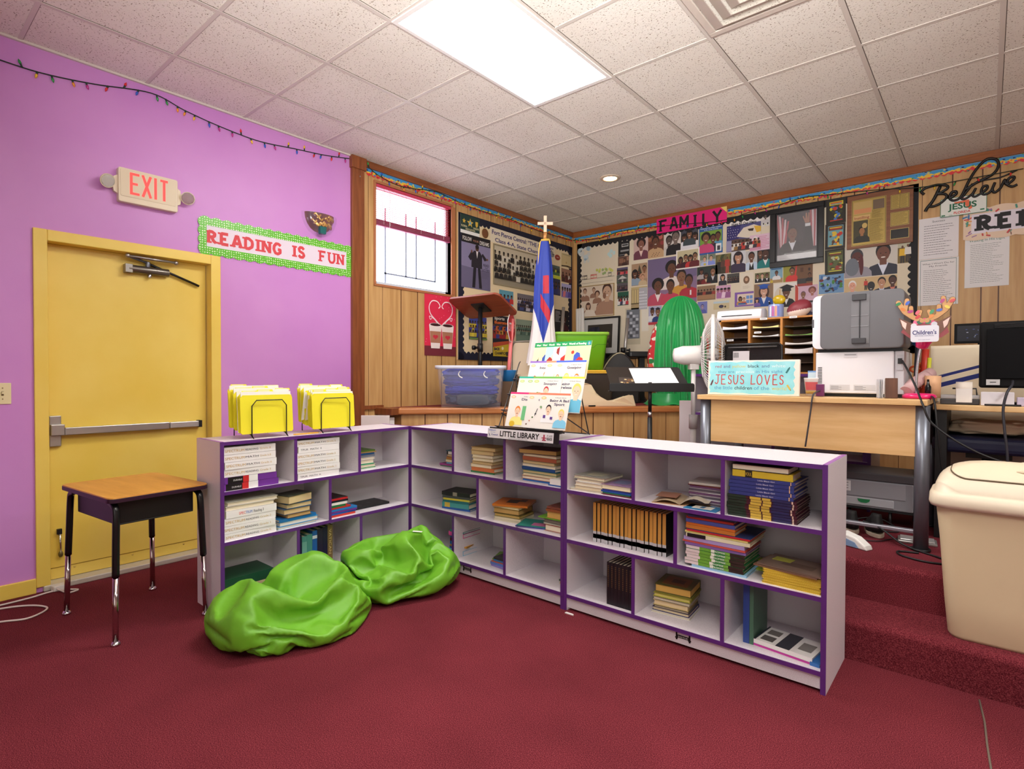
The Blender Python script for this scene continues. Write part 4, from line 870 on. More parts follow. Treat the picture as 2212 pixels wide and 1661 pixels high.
def follow(a):
    a.rect(0, .84, 1, 1, (22, 22, 28)); a.tx('FOLLOW', .04, .88, .075, (230, 226, 220), .3); a.tx('YOUR', .38, .885, .04, (170, 120, 96), .2); a.tx('DREAMS', .62, .86, .075, (230, 226, 220), .33)
    a.pg([(0, 0), (1, 0), (1, .36), (0, .40)], (104, 98, 128))
    a.pg([(.36, .02), (.46, .02), (.50, .40), (.55, .40), (.60, .02), (.70, .02), (.64, .42), (.40, .42)], (30, 28, 38))
    a.pg([(.33, .40), (.70, .40), (.70, .64), (.62, .72), (.42, .72), (.34, .64)], (36, 34, 44)); a.pg([(.34, .66), (.22, .58), (.30, .52), (.40, .58)], (36, 34, 44)); a.pg([(.22, .58), (.31, .55), (.38, .68), (.33, .70)], (36, 34, 44))
    a.pg([(.68, .66), (.78, .56), (.86, .58), (.84, .62), (.72, .70)], (36, 34, 44))
    a.pg([(.49, .72), (.56, .72), (.525, .58)], (226, 224, 226)); a.el(.525, .775, .048, .06, (86, 54, 40)); a.el(.525, .80, .05, .04, (22, 18, 18)); a.el(.34, .695, .02, .032, (110, 72, 54)); a.el(.88, .60, .03, .022, (110, 72, 54))
    a.tx('READ', .74, .46, .05, (40, 36, 50), .2); a.tx('AND', .80, .425, .02, (40, 36, 50), .1); a.tx('SUCCEED', .68, .36, .05, (40, 36, 50), .29); a.lines(.68, .22, .98, .34, 5, (90, 84, 110), 3)
poster('poster', 'FOLLOW YOUR DREAMS poster of a man in a dark suit', 'poster', WL, (.969, 2.15, 1.405, 2.70), (132, 126, 160), follow, D_)
t_hd = MB(); mb_ = mat((52, 46, 110), .6)
t_hd.box(-.03, -.07, 0, 1.16, .09, .0006, mat((226, 214, 190), .7))
t_hd.text('Fort Pierce Central: \u201cTHE COBRAS\u201d', 0, .02, .048, mb_, .0012, 1.12, .022); t_hd.text('Class 4-A, State Champions 1', .05, -.055, .044, mb_, .0012, 1.0, .022)
tag(t_hd.build('headline_strip', None, WL(1.43, 2.757, D_) @ Matrix.Rotation(-.012, 4, 'Z')), 'purple headline about the state champions across the top of the board', 'headline')
tm = thing('framed_photo', 'large framed black-and-white football team photograph', 'framed photo', WL(1.447, 2.235, D_)); tw, th_ = .94, .44
a = Art(tw, th_, (196, 184, 160)); a.rect(0, 0, 1, .22, (150, 140, 120)); a.crowd(13, 4, .16, .26, [(50, 46, 42), (206, 198, 182), (34, 32, 32), (60, 56, 50)], ((70, 60, 50), (96, 84, 70)), 5, .155); a.build('photo', tm)
b = MB()
for r_q in ((0, 0, tw, .012), (0, th_ - .012, tw, th_), (0, .012, .012, th_ - .012), (tw - .012, .012, tw, th_ - .012)): b.box(r_q[0], r_q[1], 0, r_q[2], r_q[3], .012, mat((150, 138, 110), .4))
b.build('frame', tm)
def grp(cols, bg, n=6, rows=2, y0=.05, k=.5, seed=1, extra=None, dy=.2):
    def f(a):
        if bg: a.rect(0, .45, 1, 1, bg)
        a.crowd(n, rows, y0, k, cols, seed=seed, dy=dy)
        if extra: extra(a)
    return f
def helmet(a): a.el(.5, .55, .4, .38, (150, 146, 140)); a.pg([(.5, .2), (.95, .25), (.95, .6), (.6, .6)], (60, 56, 56)); a.ln([(.55, .45), (.98, .42)], .05, (210, 206, 200)); a.ln([(.55, .32), (.95, .28)], .05, (210, 206, 200))
poster('helmet_clipping', 'grey football helmet cutout right of the flag', 'clipping', WL, (2.466, 2.684, 2.577, 2.782), (226, 210, 180), helmet, D_)
m_ = MB(); m_.prism([(.055 * math.cos(q) , .034 * math.sin(q)) for q in [2 * PI * k / 24 for k in range(24)]], 0, .002, mat((150, 56, 44), .6)); m_.box(-.02, -.002, .002, .02, .002, .0026, M_WHITE)
tag(m_.build('football_cutout', None, WL(2.641, 2.716, D_)), 'small brown football cutout beside the helmet cutout', 'clipping')
def ycard(a): a.pg([(.0, .0), (.5, .06), (1, .02), (1, .12), (.6, .16), (0, .10)], (60, 44, 36)); a.el(.5, .35, .1, .08, (190, 160, 110)); a.rect(.1, .88, .9, .98, (176, 160, 120))
poster('photo_print', 'tan card with a sports car, top right of the team board', 'photo', WL, (2.725, 2.62, 2.94, 2.79), (206, 184, 136), ycard, D_)
poster('photo_print', 'green pitch photo of players right of the flag on the left wall', 'photo', WL, (2.485, 2.49, 2.69, 2.61), (70, 110, 60), grp([(40, 60, 40), (30, 40, 60), (180, 190, 60)], (80, 96, 90), 6, 1, .3, .5, 7), D_)
poster('photo_print', 'player photo with yellow band above dark blue uniforms', 'photo', WL, (2.52, 2.245, 2.70, 2.485), (40, 44, 80), grp([(40, 50, 110), (30, 34, 60), (60, 60, 100)], None, 3, 2, .05, .5, 8, lambda a: a.rect(0, .84, 1, 1, (196, 206, 60))), D_ + .002)
poster('photo_print', 'football tackle photo in brown and white at the board corner', 'photo', WL, (2.725, 2.43, 2.945, 2.60), (110, 70, 60), grp([(220, 214, 206), (90, 40, 40), (60, 36, 30)], (150, 110, 90), 3, 2, .05, .55, 9), D_)
poster('photo_print', 'lilac toned group photo low in the corner of the board', 'photo', WL, (2.728, 2.235, 2.94, 2.41), (150, 140, 190), grp([(90, 80, 160), (210, 120, 130), (120, 110, 180)], (170, 166, 210), 4, 1, .05, .8, 10), D_)
poster('photo_print', 'dark team portrait in rows left of the white flag cloth', 'photo', WL, (1.861, 1.985, 2.162, 2.185), (70, 70, 84), grp([(60, 70, 120), (180, 176, 190), (40, 40, 60)], (110, 104, 110), 8, 3, .04, .36, 11), D_)
poster('photo_print', 'photo on a light blue card behind the lectern top', 'photo', WL, (1.55, 2.03, 1.79, 2.19), (110, 180, 200), grp([(190, 50, 50), (220, 220, 224), (60, 60, 120)], (90, 150, 170), 4, 1, .1, .7, 12), D_)
poster('photo_print', 'faded green panoramic team photo beside the pink stop pole', 'photo', WL, (1.839, 1.64, 2.145, 1.89), (110, 132, 116), grp([(90, 112, 100), (130, 150, 130), (70, 92, 80)], (140, 156, 136), 9, 2, .3, .28, 13), D_)
poster('photo_print', 'blue and yellow uniformed team poster behind the lectern post', 'photo', WL, (1.079, 1.62, 1.346, 1.86), (50, 60, 110), grp([(220, 200, 70), (60, 70, 160), (200, 180, 60)], (60, 70, 150), 7, 3, .12, .34, 14, lambda a: a.rect(0, 0, 1, .08, (110, 140, 70))), D_)
def sport(a):
    a.rect(0, .42, 1, .80, (60, 50, 60)); a.crowd(5, 3, .44, .2, [(190, 90, 40), (60, 60, 130), (150, 40, 40), (200, 150, 60)], seed=15, dy=.1)
    a.tx('Sports', .08, .90, .075, (236, 230, 220), .62, .03); a.tx('Illustrated', .08, .80, .075, (220, 110, 50), .84, .03)
    a.pg([(0, .0), (1, 0), (1, .32), (0, .22)], (206, 176, 50)); a.pg([(0, .22), (1, .32), (1, .40), (0, .33)], (190, 80, 50)); a.tx('BACK', .06, .15, .065, (26, 26, 70), .36, .05); a.el(.58, .20, .04, .04, (236, 226, 190)); a.tx('CHAMPIONS', .10, .045, .07, (40, 40, 50), .84, .03); a.rect(.8, .02, .94, .12, (60, 56, 50))
poster('poster', 'tall sports magazine cover with yellow BACK CHAMPIONS band', 'poster', WL, (1.444, 1.455, 1.713, 1.90), (34, 32, 44), sport, D_)
poster('poster', 'black poster with small white lines right of the flag', 'poster', WL, (2.585, 1.79, 2.887, 2.07), (26, 22, 28), lambda a: (a.lines(.05, .45, .42, .95, 9, (210, 206, 206), 4), a.bust(.7, 0, .8, (70, 24, 34), (80, 46, 40))), D_)
# ================================================================= FAR WALL
bw0, bw1, bh0, bh1 = .075, 3.635, 1.45, 2.93
t = thing('bulletin_board', 'large cream photo board with black scalloped border on the far wall', 'bulletin board', WF(bw0, bh0, .002))
b = MB(); b.box(0, 0, 0, bw1 - bw0, bh1 - bh0, .010, mat((222, 210, 186), .8)); b.build('backing', t)
b = MB(); Wd, Ht = bw1 - bw0, bh1 - bh0; MBK = mat((22, 22, 28), .7)
for p0, p1, s_ in (((0, 0), (Wd, 0), 1), ((0, Ht), (Wd, Ht), -1), ((0, 0), (0, Ht), -1), ((Wd, 0), (Wd, Ht), 1)): scallop(b, p0, p1, .06, s_, .024, .065, MBK, .0105, .0012)
b.build('border', t)
SK = (104, 66, 46); SK2 = (134, 92, 66); SK3 = (206, 160, 130); HB = (26, 20, 18)
F1, F2, F3 = .0125, .0165, .0205
def ph(label, rect, base, draw, d=F1, rot=0, name='photo_print', cat='photo', group=None):
    return poster(name, label, cat, WF, rect, base, draw, d, group, rot)
def wcol(a):
    r = random.Random(1)
    for k in range(16): a.el(r.uniform(.03, .32), r.uniform(.6, .95), r.uniform(.03, .09), r.uniform(.03, .06), r.choice([(176, 196, 204), (150, 172, 186), (196, 208, 212), (206, 206, 200)]))
    for k in range(4): a.el(r.uniform(.8, .98), r.uniform(.6, .8), .05, .05, (190, 216, 214))
    a.rect(.06, .12, .98, .135, (150, 140, 120)); a.rect(.04, .02, .94, .03, (170, 156, 136))
    for x, c in ((.12, (150, 140, 130)), (.18, (120, 110, 100)), (.36, (200, 110, 100)), (.44, (206, 130, 120)), (.82, (140, 136, 120))): a.rect(x, .12, x + .09, .24, c); a.rect(x + .01, .15, x + .08, .20, (214, 202, 176))
    for k in range(12): a.el(r.uniform(.52, .95), r.uniform(.22, .34), .035, .035, r.choice([(190, 196, 90), (206, 206, 110), (150, 170, 110)]))
ph('watercolour of a low white building under a cloudy sky', (.083, 2.406, .632, 2.884), (220, 208, 186), wcol)
ph('dark photo with white car shapes at the top of the narrow strip', (.672, 2.69, .824, 2.87), (30, 30, 32), lambda a: (a.rect(.3, .62, .9, .82, (190, 190, 188)), a.rect(.35, .68, .85, .78, (50, 50, 54)), a.rect(.2, .3, .95, .42, (150, 150, 150)), a.rect(.1, .08, .6, .14, (110, 110, 112)), a.el(.7, .02, .12, .12, (206, 186, 160))))
ph('brownish interior photo under the dark car photo', (.670, 2.576, .817, 2.688), (96, 66, 56), lambda a: (a.rect(.1, .3, .5, .8, (140, 100, 80)), a.bust(.6, 0, .8, (70, 46, 40), SK2), a.rect(.8, .5, .97, .9, (160, 120, 100))))
ph('narrow photo of people in red on a lawn', (.655, 2.462, .803, 2.555), (180, 170, 176), grp([(190, 60, 70), (210, 90, 90), (60, 50, 60)], (90, 80, 110), 8, 1, .1, .7, 21))
ph('photo of a house with a pale gabled roof in the narrow strip', (.652, 2.370, .803, 2.468), (86, 92, 86), lambda a: (a.pg([(.1, .45), (.5, .9), (.95, .5)], (200, 196, 190)), a.rect(.2, .1, .85, .48, (70, 66, 70)), a.rect(.45, .1, .6, .4, (180, 176, 170)), a.rect(0, 0, 1, .1, (60, 90, 50))))
ph('photo of a crowd in dark clothes below the house photo', (.656, 2.266, .804, 2.374), (110, 100, 110), grp([(60, 50, 70), (120, 90, 110), (40, 36, 50)], (90, 84, 90), 6, 2, .02, .5, 22))
ph('photo of people in red and white before green trees', (.666, 2.097, .815, 2.262), (40, 90, 80), grp([(190, 50, 60), (220, 216, 214), (60, 60, 90)], (30, 84, 66), 4, 2, .05, .5, 23))
t = thing('framed_drawing', 'sepia brush drawing of several faces in a thin gold frame', 'framed drawing', WF(.115, 1.985, .0125))
a = Art(.506, .396, (214, 196, 176)); 
for x, y, k, st in ((.16, .52, .42, 0), (.42, .60, .34, 0), (.52, .42, .40, 2), (.26, .06, .42, 1), (.56, .06, .36, 0)): a.bust(x, y, k, (150, 112, 92), (186, 150, 124), (84, 52, 42), st)
a.bust(.80, .05, .98, (170, 132, 110), (196, 160, 134), (70, 44, 36), 0); a.el(.73, .64, .06, .10, (140, 100, 80)); a.el(.16, .72, .03, .05, (220, 200, 180)); a.pg([(.1, .02), (.5, .02), (.42, .22), (.2, .24)], (226, 212, 196)); a.build('drawing', t)
b = MB()
for q in ((0, 0, .506, .008), (0, .388, .506, .396), (0, .008, .008, .388), (.498, .008, .506, .388)): b.box(q[0], q[1], 0, q[2], q[3], .01, mat((190, 160, 100), .3, .6))
b.build('frame', t)
ph('faded school portrait of a girl in a maroon pinafore', (.880, 2.62, 1.066, 2.875), (206, 176, 168), lambda a: a.bust(.52, .0, .98, (112, 60, 76), (140, 92, 78), (46, 28, 26), 2, (226, 200, 190)))
ph('photo of a smiling woman in a spotted brown jacket', (1.067, 2.615, 1.261, 2.885), (110, 60, 44), lambda a: ([a.el(q, w_, .09, .09, c) for q, w_, c in ((.8, .85, (190, 100, 90)), (.9, .6, (150, 60, 60)), (.1, .8, (150, 96, 70)), (.2, .55, (90, 50, 40)))], a.bust(.48, .0, .95, (196, 160, 120), SK, HB, 0), [a.el(.25 + .06 * k, .08 + .06 * (k % 3), .018, .018, (40, 26, 24), n=8) for k in range(9)]))
ph('black-and-white photo of a couple, the man in a dark coat', (1.268, 2.62, 1.464, 2.90), (214, 206, 200), lambda a: (a.bust(.30, .0, .82, (200, 192, 188), (90, 76, 70), HB, 0), a.bust(.70, 0, .98, (26, 24, 28), (120, 104, 96), (40, 36, 36), 0)))
ph('photo of three women in white jackets', (1.467, 2.655, 1.666, 2.90), (70, 72, 84), lambda a: (a.bust(.2, .06, .70, (226, 226, 232), SK, HB, 1), a.bust(.82, .06, .70, (226, 226, 232), SK, HB, 1), a.bust(.5, .18, .72, (60, 70, 76), SK2, HB, 1), a.rect(.0, 0, 1, .10, (226, 222, 226))))
def csc(a):
    a.rect(.04, .10, .96, .84, (120, 160, 60)); a.rect(.05, .0, .95, .1, (40, 90, 160)); a.tx("Children's Services Council", .05, .925, .045, (230, 234, 240), .9); a.tx('of St. Lucie County', .22, .865, .04, (230, 234, 240), .6)
    a.bust(.80, .18, .60, (90, 150, 190), SK, HB); a.bust(.60, .1, .62, (40, 40, 60), SK, HB); a.bust(.30, .06, .74, (200, 70, 120), SK2, HB, 2); a.rect(.72, .06, .95, .34, (226, 228, 230)); a.rect(.78, .10, .90, .26, (60, 60, 70))
ph('blue-bordered childrens council poster with three children', (1.675, 2.57, 1.935, 2.87), (40, 90, 160), csc, name='poster', cat='poster')
ph('white-bordered photo of four people in dark red clothes', (1.415, 2.44, 1.684, 2.66), (236, 232, 228), lambda a: (a.rect(.05, .06, .95, .94, (196, 186, 150)), a.bust(.2, .07, .6, (80, 30, 36), SK, HB, 1), a.bust(.42, .07, .68, (60, 26, 34), SK2, HB), a.bust(.62, .07, .64, (190, 50, 50), SK2, HB, 1), a.bust(.82, .07, .72, (100, 34, 40), SK2, HB)), F2 + .002)
def bigfam(a):
    a.pg([(0, .4), (1, .55), (1, 1), (0, 1)], (112, 98, 134)); a.bust(.50, .32, .60, (226, 212, 206), SK, HB, 2); a.bust(.70, .12, .60, (206, 150, 60), SK2, (40, 30, 26)); a.bust(.22, .0, .58, (190, 76, 100), SK, HB, 2, (236, 226, 226)); a.bust(.48, .0, .54, (196, 66, 90), SK, HB); a.bust(.85, .10, .50, (176, 44, 60), SK, HB); a.rect(.87, .16, .90, .26, (230, 226, 226))
ph('large studio family portrait of five on a purple backdrop', (1.064, 2.06, 1.654, 2.60), (138, 110, 142), bigfam, F1)
ph('photo of a couple beside a decorated tree', (.853, 2.315, 1.058, 2.575), (170, 140, 110), lambda a: (a.pg([(.3, .3), (.5, .95), (.75, .3)], (60, 60, 44)), a.bust(.22, .02, .75, (140, 160, 180), SK, HB, 1), a.bust(.82, .3, .6, (190, 150, 120), SK2, HB), a.bust(.72, .0, .5, (200, 176, 140), SK3, (130, 90, 60)), [a.el(.45 + .05 * (k % 4), .4 + .1 * (k // 4), .014, .014, (200, 60, 50), n=6) for k in range(10)]))
ph('photo of a yellowish building front with columns', (.849, 2.03, 1.060, 2.300), (170, 150, 110), lambda a: (a.rect(0, .9, 1, 1, (190, 170, 120)), [a.rect(.08 + .15 * k, .25, .15 + .15 * k, .88, (206, 186, 130) if k < 3 else (190, 186, 190)) for k in range(6)], a.rect(.0, .25, .5, .3, (90, 76, 50)), a.rect(.5, 0, 1, .95, (176, 176, 184)), [a.el(.55 + .08 * (k % 6), .1 + .13 * (k // 6), .02, .035, (226, 226, 232), n=7) for k in range(34)]))
ph('photo of two people in light blue shirts', (1.688, 2.45, 1.859, 2.575), (160, 170, 180), lambda a: (a.rect(0, .5, 1, 1, (120, 130, 110)), a.bust(.3, 0, .8, (170, 186, 226), SK3, (80, 70, 60)), a.bust(.72, 0, .85, (130, 146, 220), SK3, (60, 60, 60)), a.el(.32, .12, .12, .1, (206, 190, 80)), a.rect(.48, 0, .52, 1, (226, 220, 216))))
ph('photo of tall people in long clothes among trees', (1.860, 2.342, 2.026, 2.548), (70, 70, 44), lambda a: ([a.el(.1 + .2 * k, .8, .16, .2, ((100, 96, 60), (120, 110, 60), (60, 70, 40))[k % 3]) for k in range(6)], a.stand(.25, .0, .75, (40, 36, 34), (40, 36, 34)), a.stand(.48, .0, .8, (90, 60, 50), (60, 50, 40)), a.stand(.76, .0, .85, (170, 60, 50), (180, 70, 60))))
ph('portrait of a smiling woman with shoulder-length dark hair', (2.024, 2.335, 2.174, 2.565), (206, 206, 210), lambda a: a.bust(.5, .0, .98, (54, 44, 70), (190, 140, 112), (40, 26, 34), 1))
ph('photo of a man in a black waistcoat', (2.176, 2.346, 2.290, 2.545), (190, 190, 190), lambda a: (a.bust(.5, .0, .95, (190, 206, 226), SK, HB, 0, (226, 228, 232)), a.pg([(.3, 0), (.72, 0), (.66, .38), (.5, .12), (.36, .38)], (30, 28, 34))))
ph('photo of a man in a teal jumper', (2.290, 2.350, 2.413, 2.555), (44, 44, 46), lambda a: (a.bust(.25, .2, .75, (40, 44, 50), SK), a.bust(.66, .0, .98, (20, 120, 120), (80, 50, 38), HB, 0, (226, 226, 226))))
def eagle(a):
    a.pg([(0, .45), (.35, .45), (.42, 1), (0, 1)], (50, 44, 110)); [a.el(.04 + .07 * (k % 5) + .02 * (k // 5 % 2), .55 + .09 * (k // 5), .014, .014, (220, 216, 226), n=6) for k in range(22)]
    a.pg([(.30, .55), (.5, .85), (.8, .92), (1, .8), (1, .4), (.6, .45)], (226, 214, 196)); a.pg([(.62, .78), (.8, .78), (.78, .68), (.66, .70)], (60, 44, 36)); a.pg([(.80, .86), (1, .82), (1, .62), (.88, .60)], (226, 180, 60))
    a.pg([(0, 0), (1, 0), (1, .38), (.3, .46), (0, .42)], (90, 66, 56)); a.crowd(9, 2, .04, .26, [(190, 60, 50), (220, 214, 206), (60, 50, 60), (150, 110, 60)], seed=24, dy=.12); a.rect(0, 0, .16, .42, (150, 146, 180))
ph('poster with a flag and a white-headed eagle above a crowd', (1.977, 2.56, 2.324, 2.835), (80, 80, 130), eagle, name='poster', cat='poster')
hs = MB(); hs.box(-.01, -.05, 0, .30, .055, .0006, M_PAPER); mk = mat((20, 20, 24), .6); hs.text('Cee Cee Ross Mills', 0, .012, .030, mk, .001, .235, .03); hs.text('Flight 93 Our Hero', .01, -.035, .030, mk, .001, .25, .03)
tag(hs.build('headline_strip', None, WF(2.018, 2.862, F1)), 'white two-line headline beginning Cee Cee', 'headline')
ph('small black-and-white portrait beside the headline', (2.321, 2.775, 2.413, 2.90), (216, 212, 208), lambda a: (a.bust(.5, .25, .72, (200, 196, 196), (90, 76, 70), HB, 2), a.el(.3, .2, .05, .08, (40, 40, 44)), a.el(.75, .2, .05, .08, (40, 40, 44)), a.el(.5, .12, .05, .06, (200, 206, 150))))
ph('pale pink portrait with helmet and handwriting', (2.215, 2.535, 2.413, 2.70), (222, 190, 206), lambda a: (a.bust(.28, .05, .85, (206, 150, 176), SK3, (230, 226, 226), 0), a.lines(.45, .1, .97, .9, 8, (206, 120, 160), 5)), F2)
ph('dark photo of people in red with a man in a suit', (1.656, 2.250, 1.883, 2.442), (40, 52, 48), lambda a: (a.bust(.18, .0, .55, (80, 20, 26), SK), a.bust(.22, .3, .6, (170, 160, 160), SK, HB, 1), a.bust(.45, 0, .66, (120, 30, 34), SK, HB, 1, (214, 190, 150)), a.bust(.78, .05, .85, (26, 26, 32), SK2, HB, 0, (200, 200, 206))))
ph('brown formal group photo of a family around a table', (1.658, 2.072, 1.862, 2.230), (140, 112, 86), lambda a: (a.crowd(6, 1, .36, .45, [(60, 36, 34), (40, 36, 44), (150, 60, 50)], seed=25), a.rect(.05, .08, .95, .38, (160, 120, 86))))
ph('pink-tinted photo of four standing people', (1.871, 2.075, 2.024, 2.215), (206, 160, 190), lambda a: a.crowd(4, 1, .05, .85, [(150, 90, 140), (230, 200, 220), (170, 110, 160)], ((160, 100, 120), (140, 80, 100)), 26))
ph('small portrait of a woman with long black hair', (1.896, 2.217, 1.982, 2.340), (200, 196, 196), lambda a: a.bust(.5, 0, .98, (40, 40, 56), (190, 140, 110), HB, 1), F2)
ph('small photo of a group in dark suits', (1.985, 2.228, 2.112, 2.330), (60, 60, 58), grp([(30, 30, 36), (50, 40, 44), (40, 60, 56)], (70, 70, 66), 5, 2, .02, .5, 27))
ph('cream card with a small oval portrait', (2.123, 2.137, 2.251, 2.322), (224, 214, 196), lambda a: (a.el(.48, .60, .17, .22, (120, 90, 66)), a.el(.48, .62, .08, .10, (200, 160, 130)), a.lines(.2, .1, .8, .28, 3, (190, 176, 156), 6)))
ph('photo of three men in dark suits and ties', (2.269, 2.205, 2.413, 2.305), (110, 110, 70), lambda a: [a.bust(x, 0, .92, (30, 30, 38), c, HB, 0, (220, 220, 224)) for x, c in ((.18, SK2), (.5, SK3), (.82, SK))])
ph('purple-framed collage card left of the blue graduate', (2.066, 1.974, 2.258, 2.125), (130, 90, 170), lambda a: (a.rect(.14, .1, 1, .86, (226, 206, 190)), a.bust(.3, .12, .6, (190, 140, 80), SK2, HB, 1), a.bust(.5, .12, .5, (200, 90, 60), SK3), [a.rect(.62 + .18 * (k % 2), .2 + .3 * (k // 2), .77 + .18 * (k % 2), .42 + .3 * (k // 2), (110, 150, 210)) for k in range(4)], a.rect(.2, .12, .6, .24, (60, 100, 160))))
def gradblue(a):
    a.bust(.52, .0, .95, (30, 80, 160), (206, 160, 136), (70, 44, 36), 1, (234, 234, 238)); a.pg([(.3, .78), (.72, .78), (.72, .90), (.3, .90)], (30, 80, 170)); a.pg([(.16, .93), (.52, .86), (.88, .93), (.52, .985)], (36, 90, 180)); a.rect(.02, .02, .30, .42, (60, 50, 110)); a.bust(.16, .03, .36, (120, 90, 160), SK3, HB, 1)
ph('photo of a graduate in a royal blue cap and gown', (2.262, 1.957, 2.447, 2.190), (140, 112, 86), gradblue)
ph('beach photo with a dark figure bending', (1.841, 1.961, 2.009, 2.048), (206, 190, 150), lambda a: (a.rect(0, .75, 1, 1, (190, 206, 214)), a.el(.5, .35, .3, .2, (60, 56, 80)), a.el(.75, .3, .12, .12, (60, 44, 40))))
ph('photo of graduates in black caps and white shirts', (1.076, 1.84, 1.240, 2.055), (176, 176, 206), lambda a: (a.bust(.3, .2, .7, (220, 220, 226), SK), a.pg([(.1, .88), (.3, .8), (.5, .88), (.3, .95)], (30, 28, 40)), a.bust(.72, .1, .8, (40, 60, 120), SK2), a.pg([(.5, .86), (.72, .78), (.94, .86), (.72, .93)], (30, 28, 40)), a.rect(0, 0, 1, .14, (190, 60, 70))))
ph('tall glossy grey poster in clear wrap', (.773, 1.62, .973, 2.054), (196, 186, 160), lambda a: (a.rect(.08, .16, .95, .96, (110, 114, 122)), [a.rect(.1 + .2 * (k % 4), .2 + .09 * (k // 4), .28 + .2 * (k % 4), .27 + .09 * (k // 4), ((150, 154, 164), (84, 86, 94), (190, 194, 204))[k % 3]) for k in range(30)]), name='poster', cat='poster')
ph('plain blue photo partly behind the green cloth', (1.665, 1.93, 1.773, 2.06), (120, 126, 190), lambda a: a.bust(.5, 0, .8, (90, 96, 170), (150, 130, 150), (70, 70, 120)))
ph('blank white sheet low on the photo board', (.989, 1.772, 1.078, 2.075), (226, 220, 206), None, name='paper_sheet', cat='paper')
ph('photo of a man on a blue card with a gold seal', (2.416, 2.187, 2.535, 2.338), (130, 170, 190), lambda a: (a.rect(0, 0, 1, .3, (170, 140, 96)), a.bust(.52, .2, .62, (220, 220, 220), SK, HB), a.tx('HERO', .2, .86, .07, (40, 60, 120), .6) if False else a.rect(.1, .88, .9, .95, (60, 100, 150)), a.el(.14, .1, .09, .09, (206, 180, 70))))
ph('photo of a person in a red shirt raising an arm', (2.541, 2.185, 2.671, 2.352), (150, 146, 60), lambda a: (a.rect(.55, 0, 1, 1, (120, 84, 60)), a.bust(.62, .0, .85, (206, 60, 56), SK2, HB), a.pg([(.78, .3), (.9, .9), (.97, .88), (.9, .25)], (206, 60, 56))))
ph('dim photo of a brown room with people', (2.669, 2.128, 2.807, 2.342), (112, 80, 56), lambda a: (a.rect(.2, .65, .4, .85, (90, 60, 44)), a.el(.78, .75, .05, .07, (60, 44, 40)), a.rect(0, .12, .6, .35, (60, 56, 56)), a.bust(.8, .2, .4, (40, 36, 40), SK), a.rect(0, 0, 1, .12, (150, 60, 50))))
def gradblack(a):
    a.el(.5, .5, .44, .44, (214, 204, 186)); a.el(.78, .5, .25, .42, (190, 70, 56), -1.2, 1.2); a.bust(.52, .02, .80, (26, 24, 28), SK, HB, 0, (226, 226, 226)); a.pg([(.34, .66), (.72, .66), (.70, .80), (.36, .80)], (24, 24, 28)); a.pg([(.22, .82), (.54, .72), (.86, .82), (.54, .94)], (28, 28, 34)); a.rect(.24, .3, .27, .75, (200, 150, 50))
ph('photo of a graduate in a black mortarboard with gold tassel', (2.453, 1.93, 2.680, 2.176), (226, 222, 216), gradblack)
ph('pink-toned photo of an older couple beside the graduate', (2.683, 1.952, 2.852, 2.134), (206, 170, 190), lambda a: (a.bust(.25, .0, .7, (190, 140, 160), SK2, (110, 80, 90)), a.bust(.72, .1, .8, (214, 176, 196), (170, 110, 96), (120, 70, 60), 2)))
def heroes(a):
    r = random.Random(9)
    for k in range(34): a.el(r.uniform(.08, .92), r.uniform(.12, .85), r.uniform(.04, .12), r.uniform(.04, .12), r.choice([(60, 110, 170), (190, 50, 50), (70, 130, 60), (40, 50, 80), (200, 206, 214), (110, 40, 50), (36, 40, 60)]), n=7)
ph('landscape poster of crowded red, blue and green shapes', (2.862, 2.035, 3.073, 2.222), (110, 150, 190), heroes, name='poster', cat='poster')
def two(a):
    a.rect(0, .0, 1, 1, (206, 200, 190)); a.bust(.74, -.15, 1.2, (40, 44, 60), (110, 66, 50), HB, 0, (216, 222, 236)); a.bust(.24, -.1, 1.05, (150, 146, 156), (90, 44, 40), (60, 60, 66), 0); a.el(.15, .35, .2, .3, (110, 116, 126)); a.el(.33, .4, .06, .35, (90, 30, 34))
ph('large photo of two men close together, one smiling', (3.077, 2.163, 3.487, 2.44), (206, 200, 190), two, F1)
ph('wide photo of men in suits, one white-haired', (3.076, 1.99, 3.487, 2.155), (206, 176, 130), lambda a: (a.bust(.16, -.2, 1.1, (200, 190, 186), (220, 160, 136), (226, 222, 218)), a.bust(.52, -.3, 1.05, (44, 44, 50), (40, 40, 44), (36, 36, 40)), a.bust(.72, -.15, 1.1, (36, 40, 56), (190, 140, 110), HB, 0, (200, 206, 226)), a.bust(.92, -.1, 1.1, (36, 34, 44), (80, 46, 36), HB, 0, (210, 120, 100)), a.stand(.42, .3, .6, (190, 60, 50), (60, 60, 50))), F1)
ph('photo of two people in yellow and white shirts', (3.489, 2.25, 3.588, 2.433), (110, 90, 40), lambda a: (a.rect(0, .75, 1, 1, (190, 186, 160)), a.stand(.35, .0, .85, (226, 180, 40), (40, 36, 36)), a.stand(.75, .05, .85, (220, 214, 206), (50, 44, 44))))
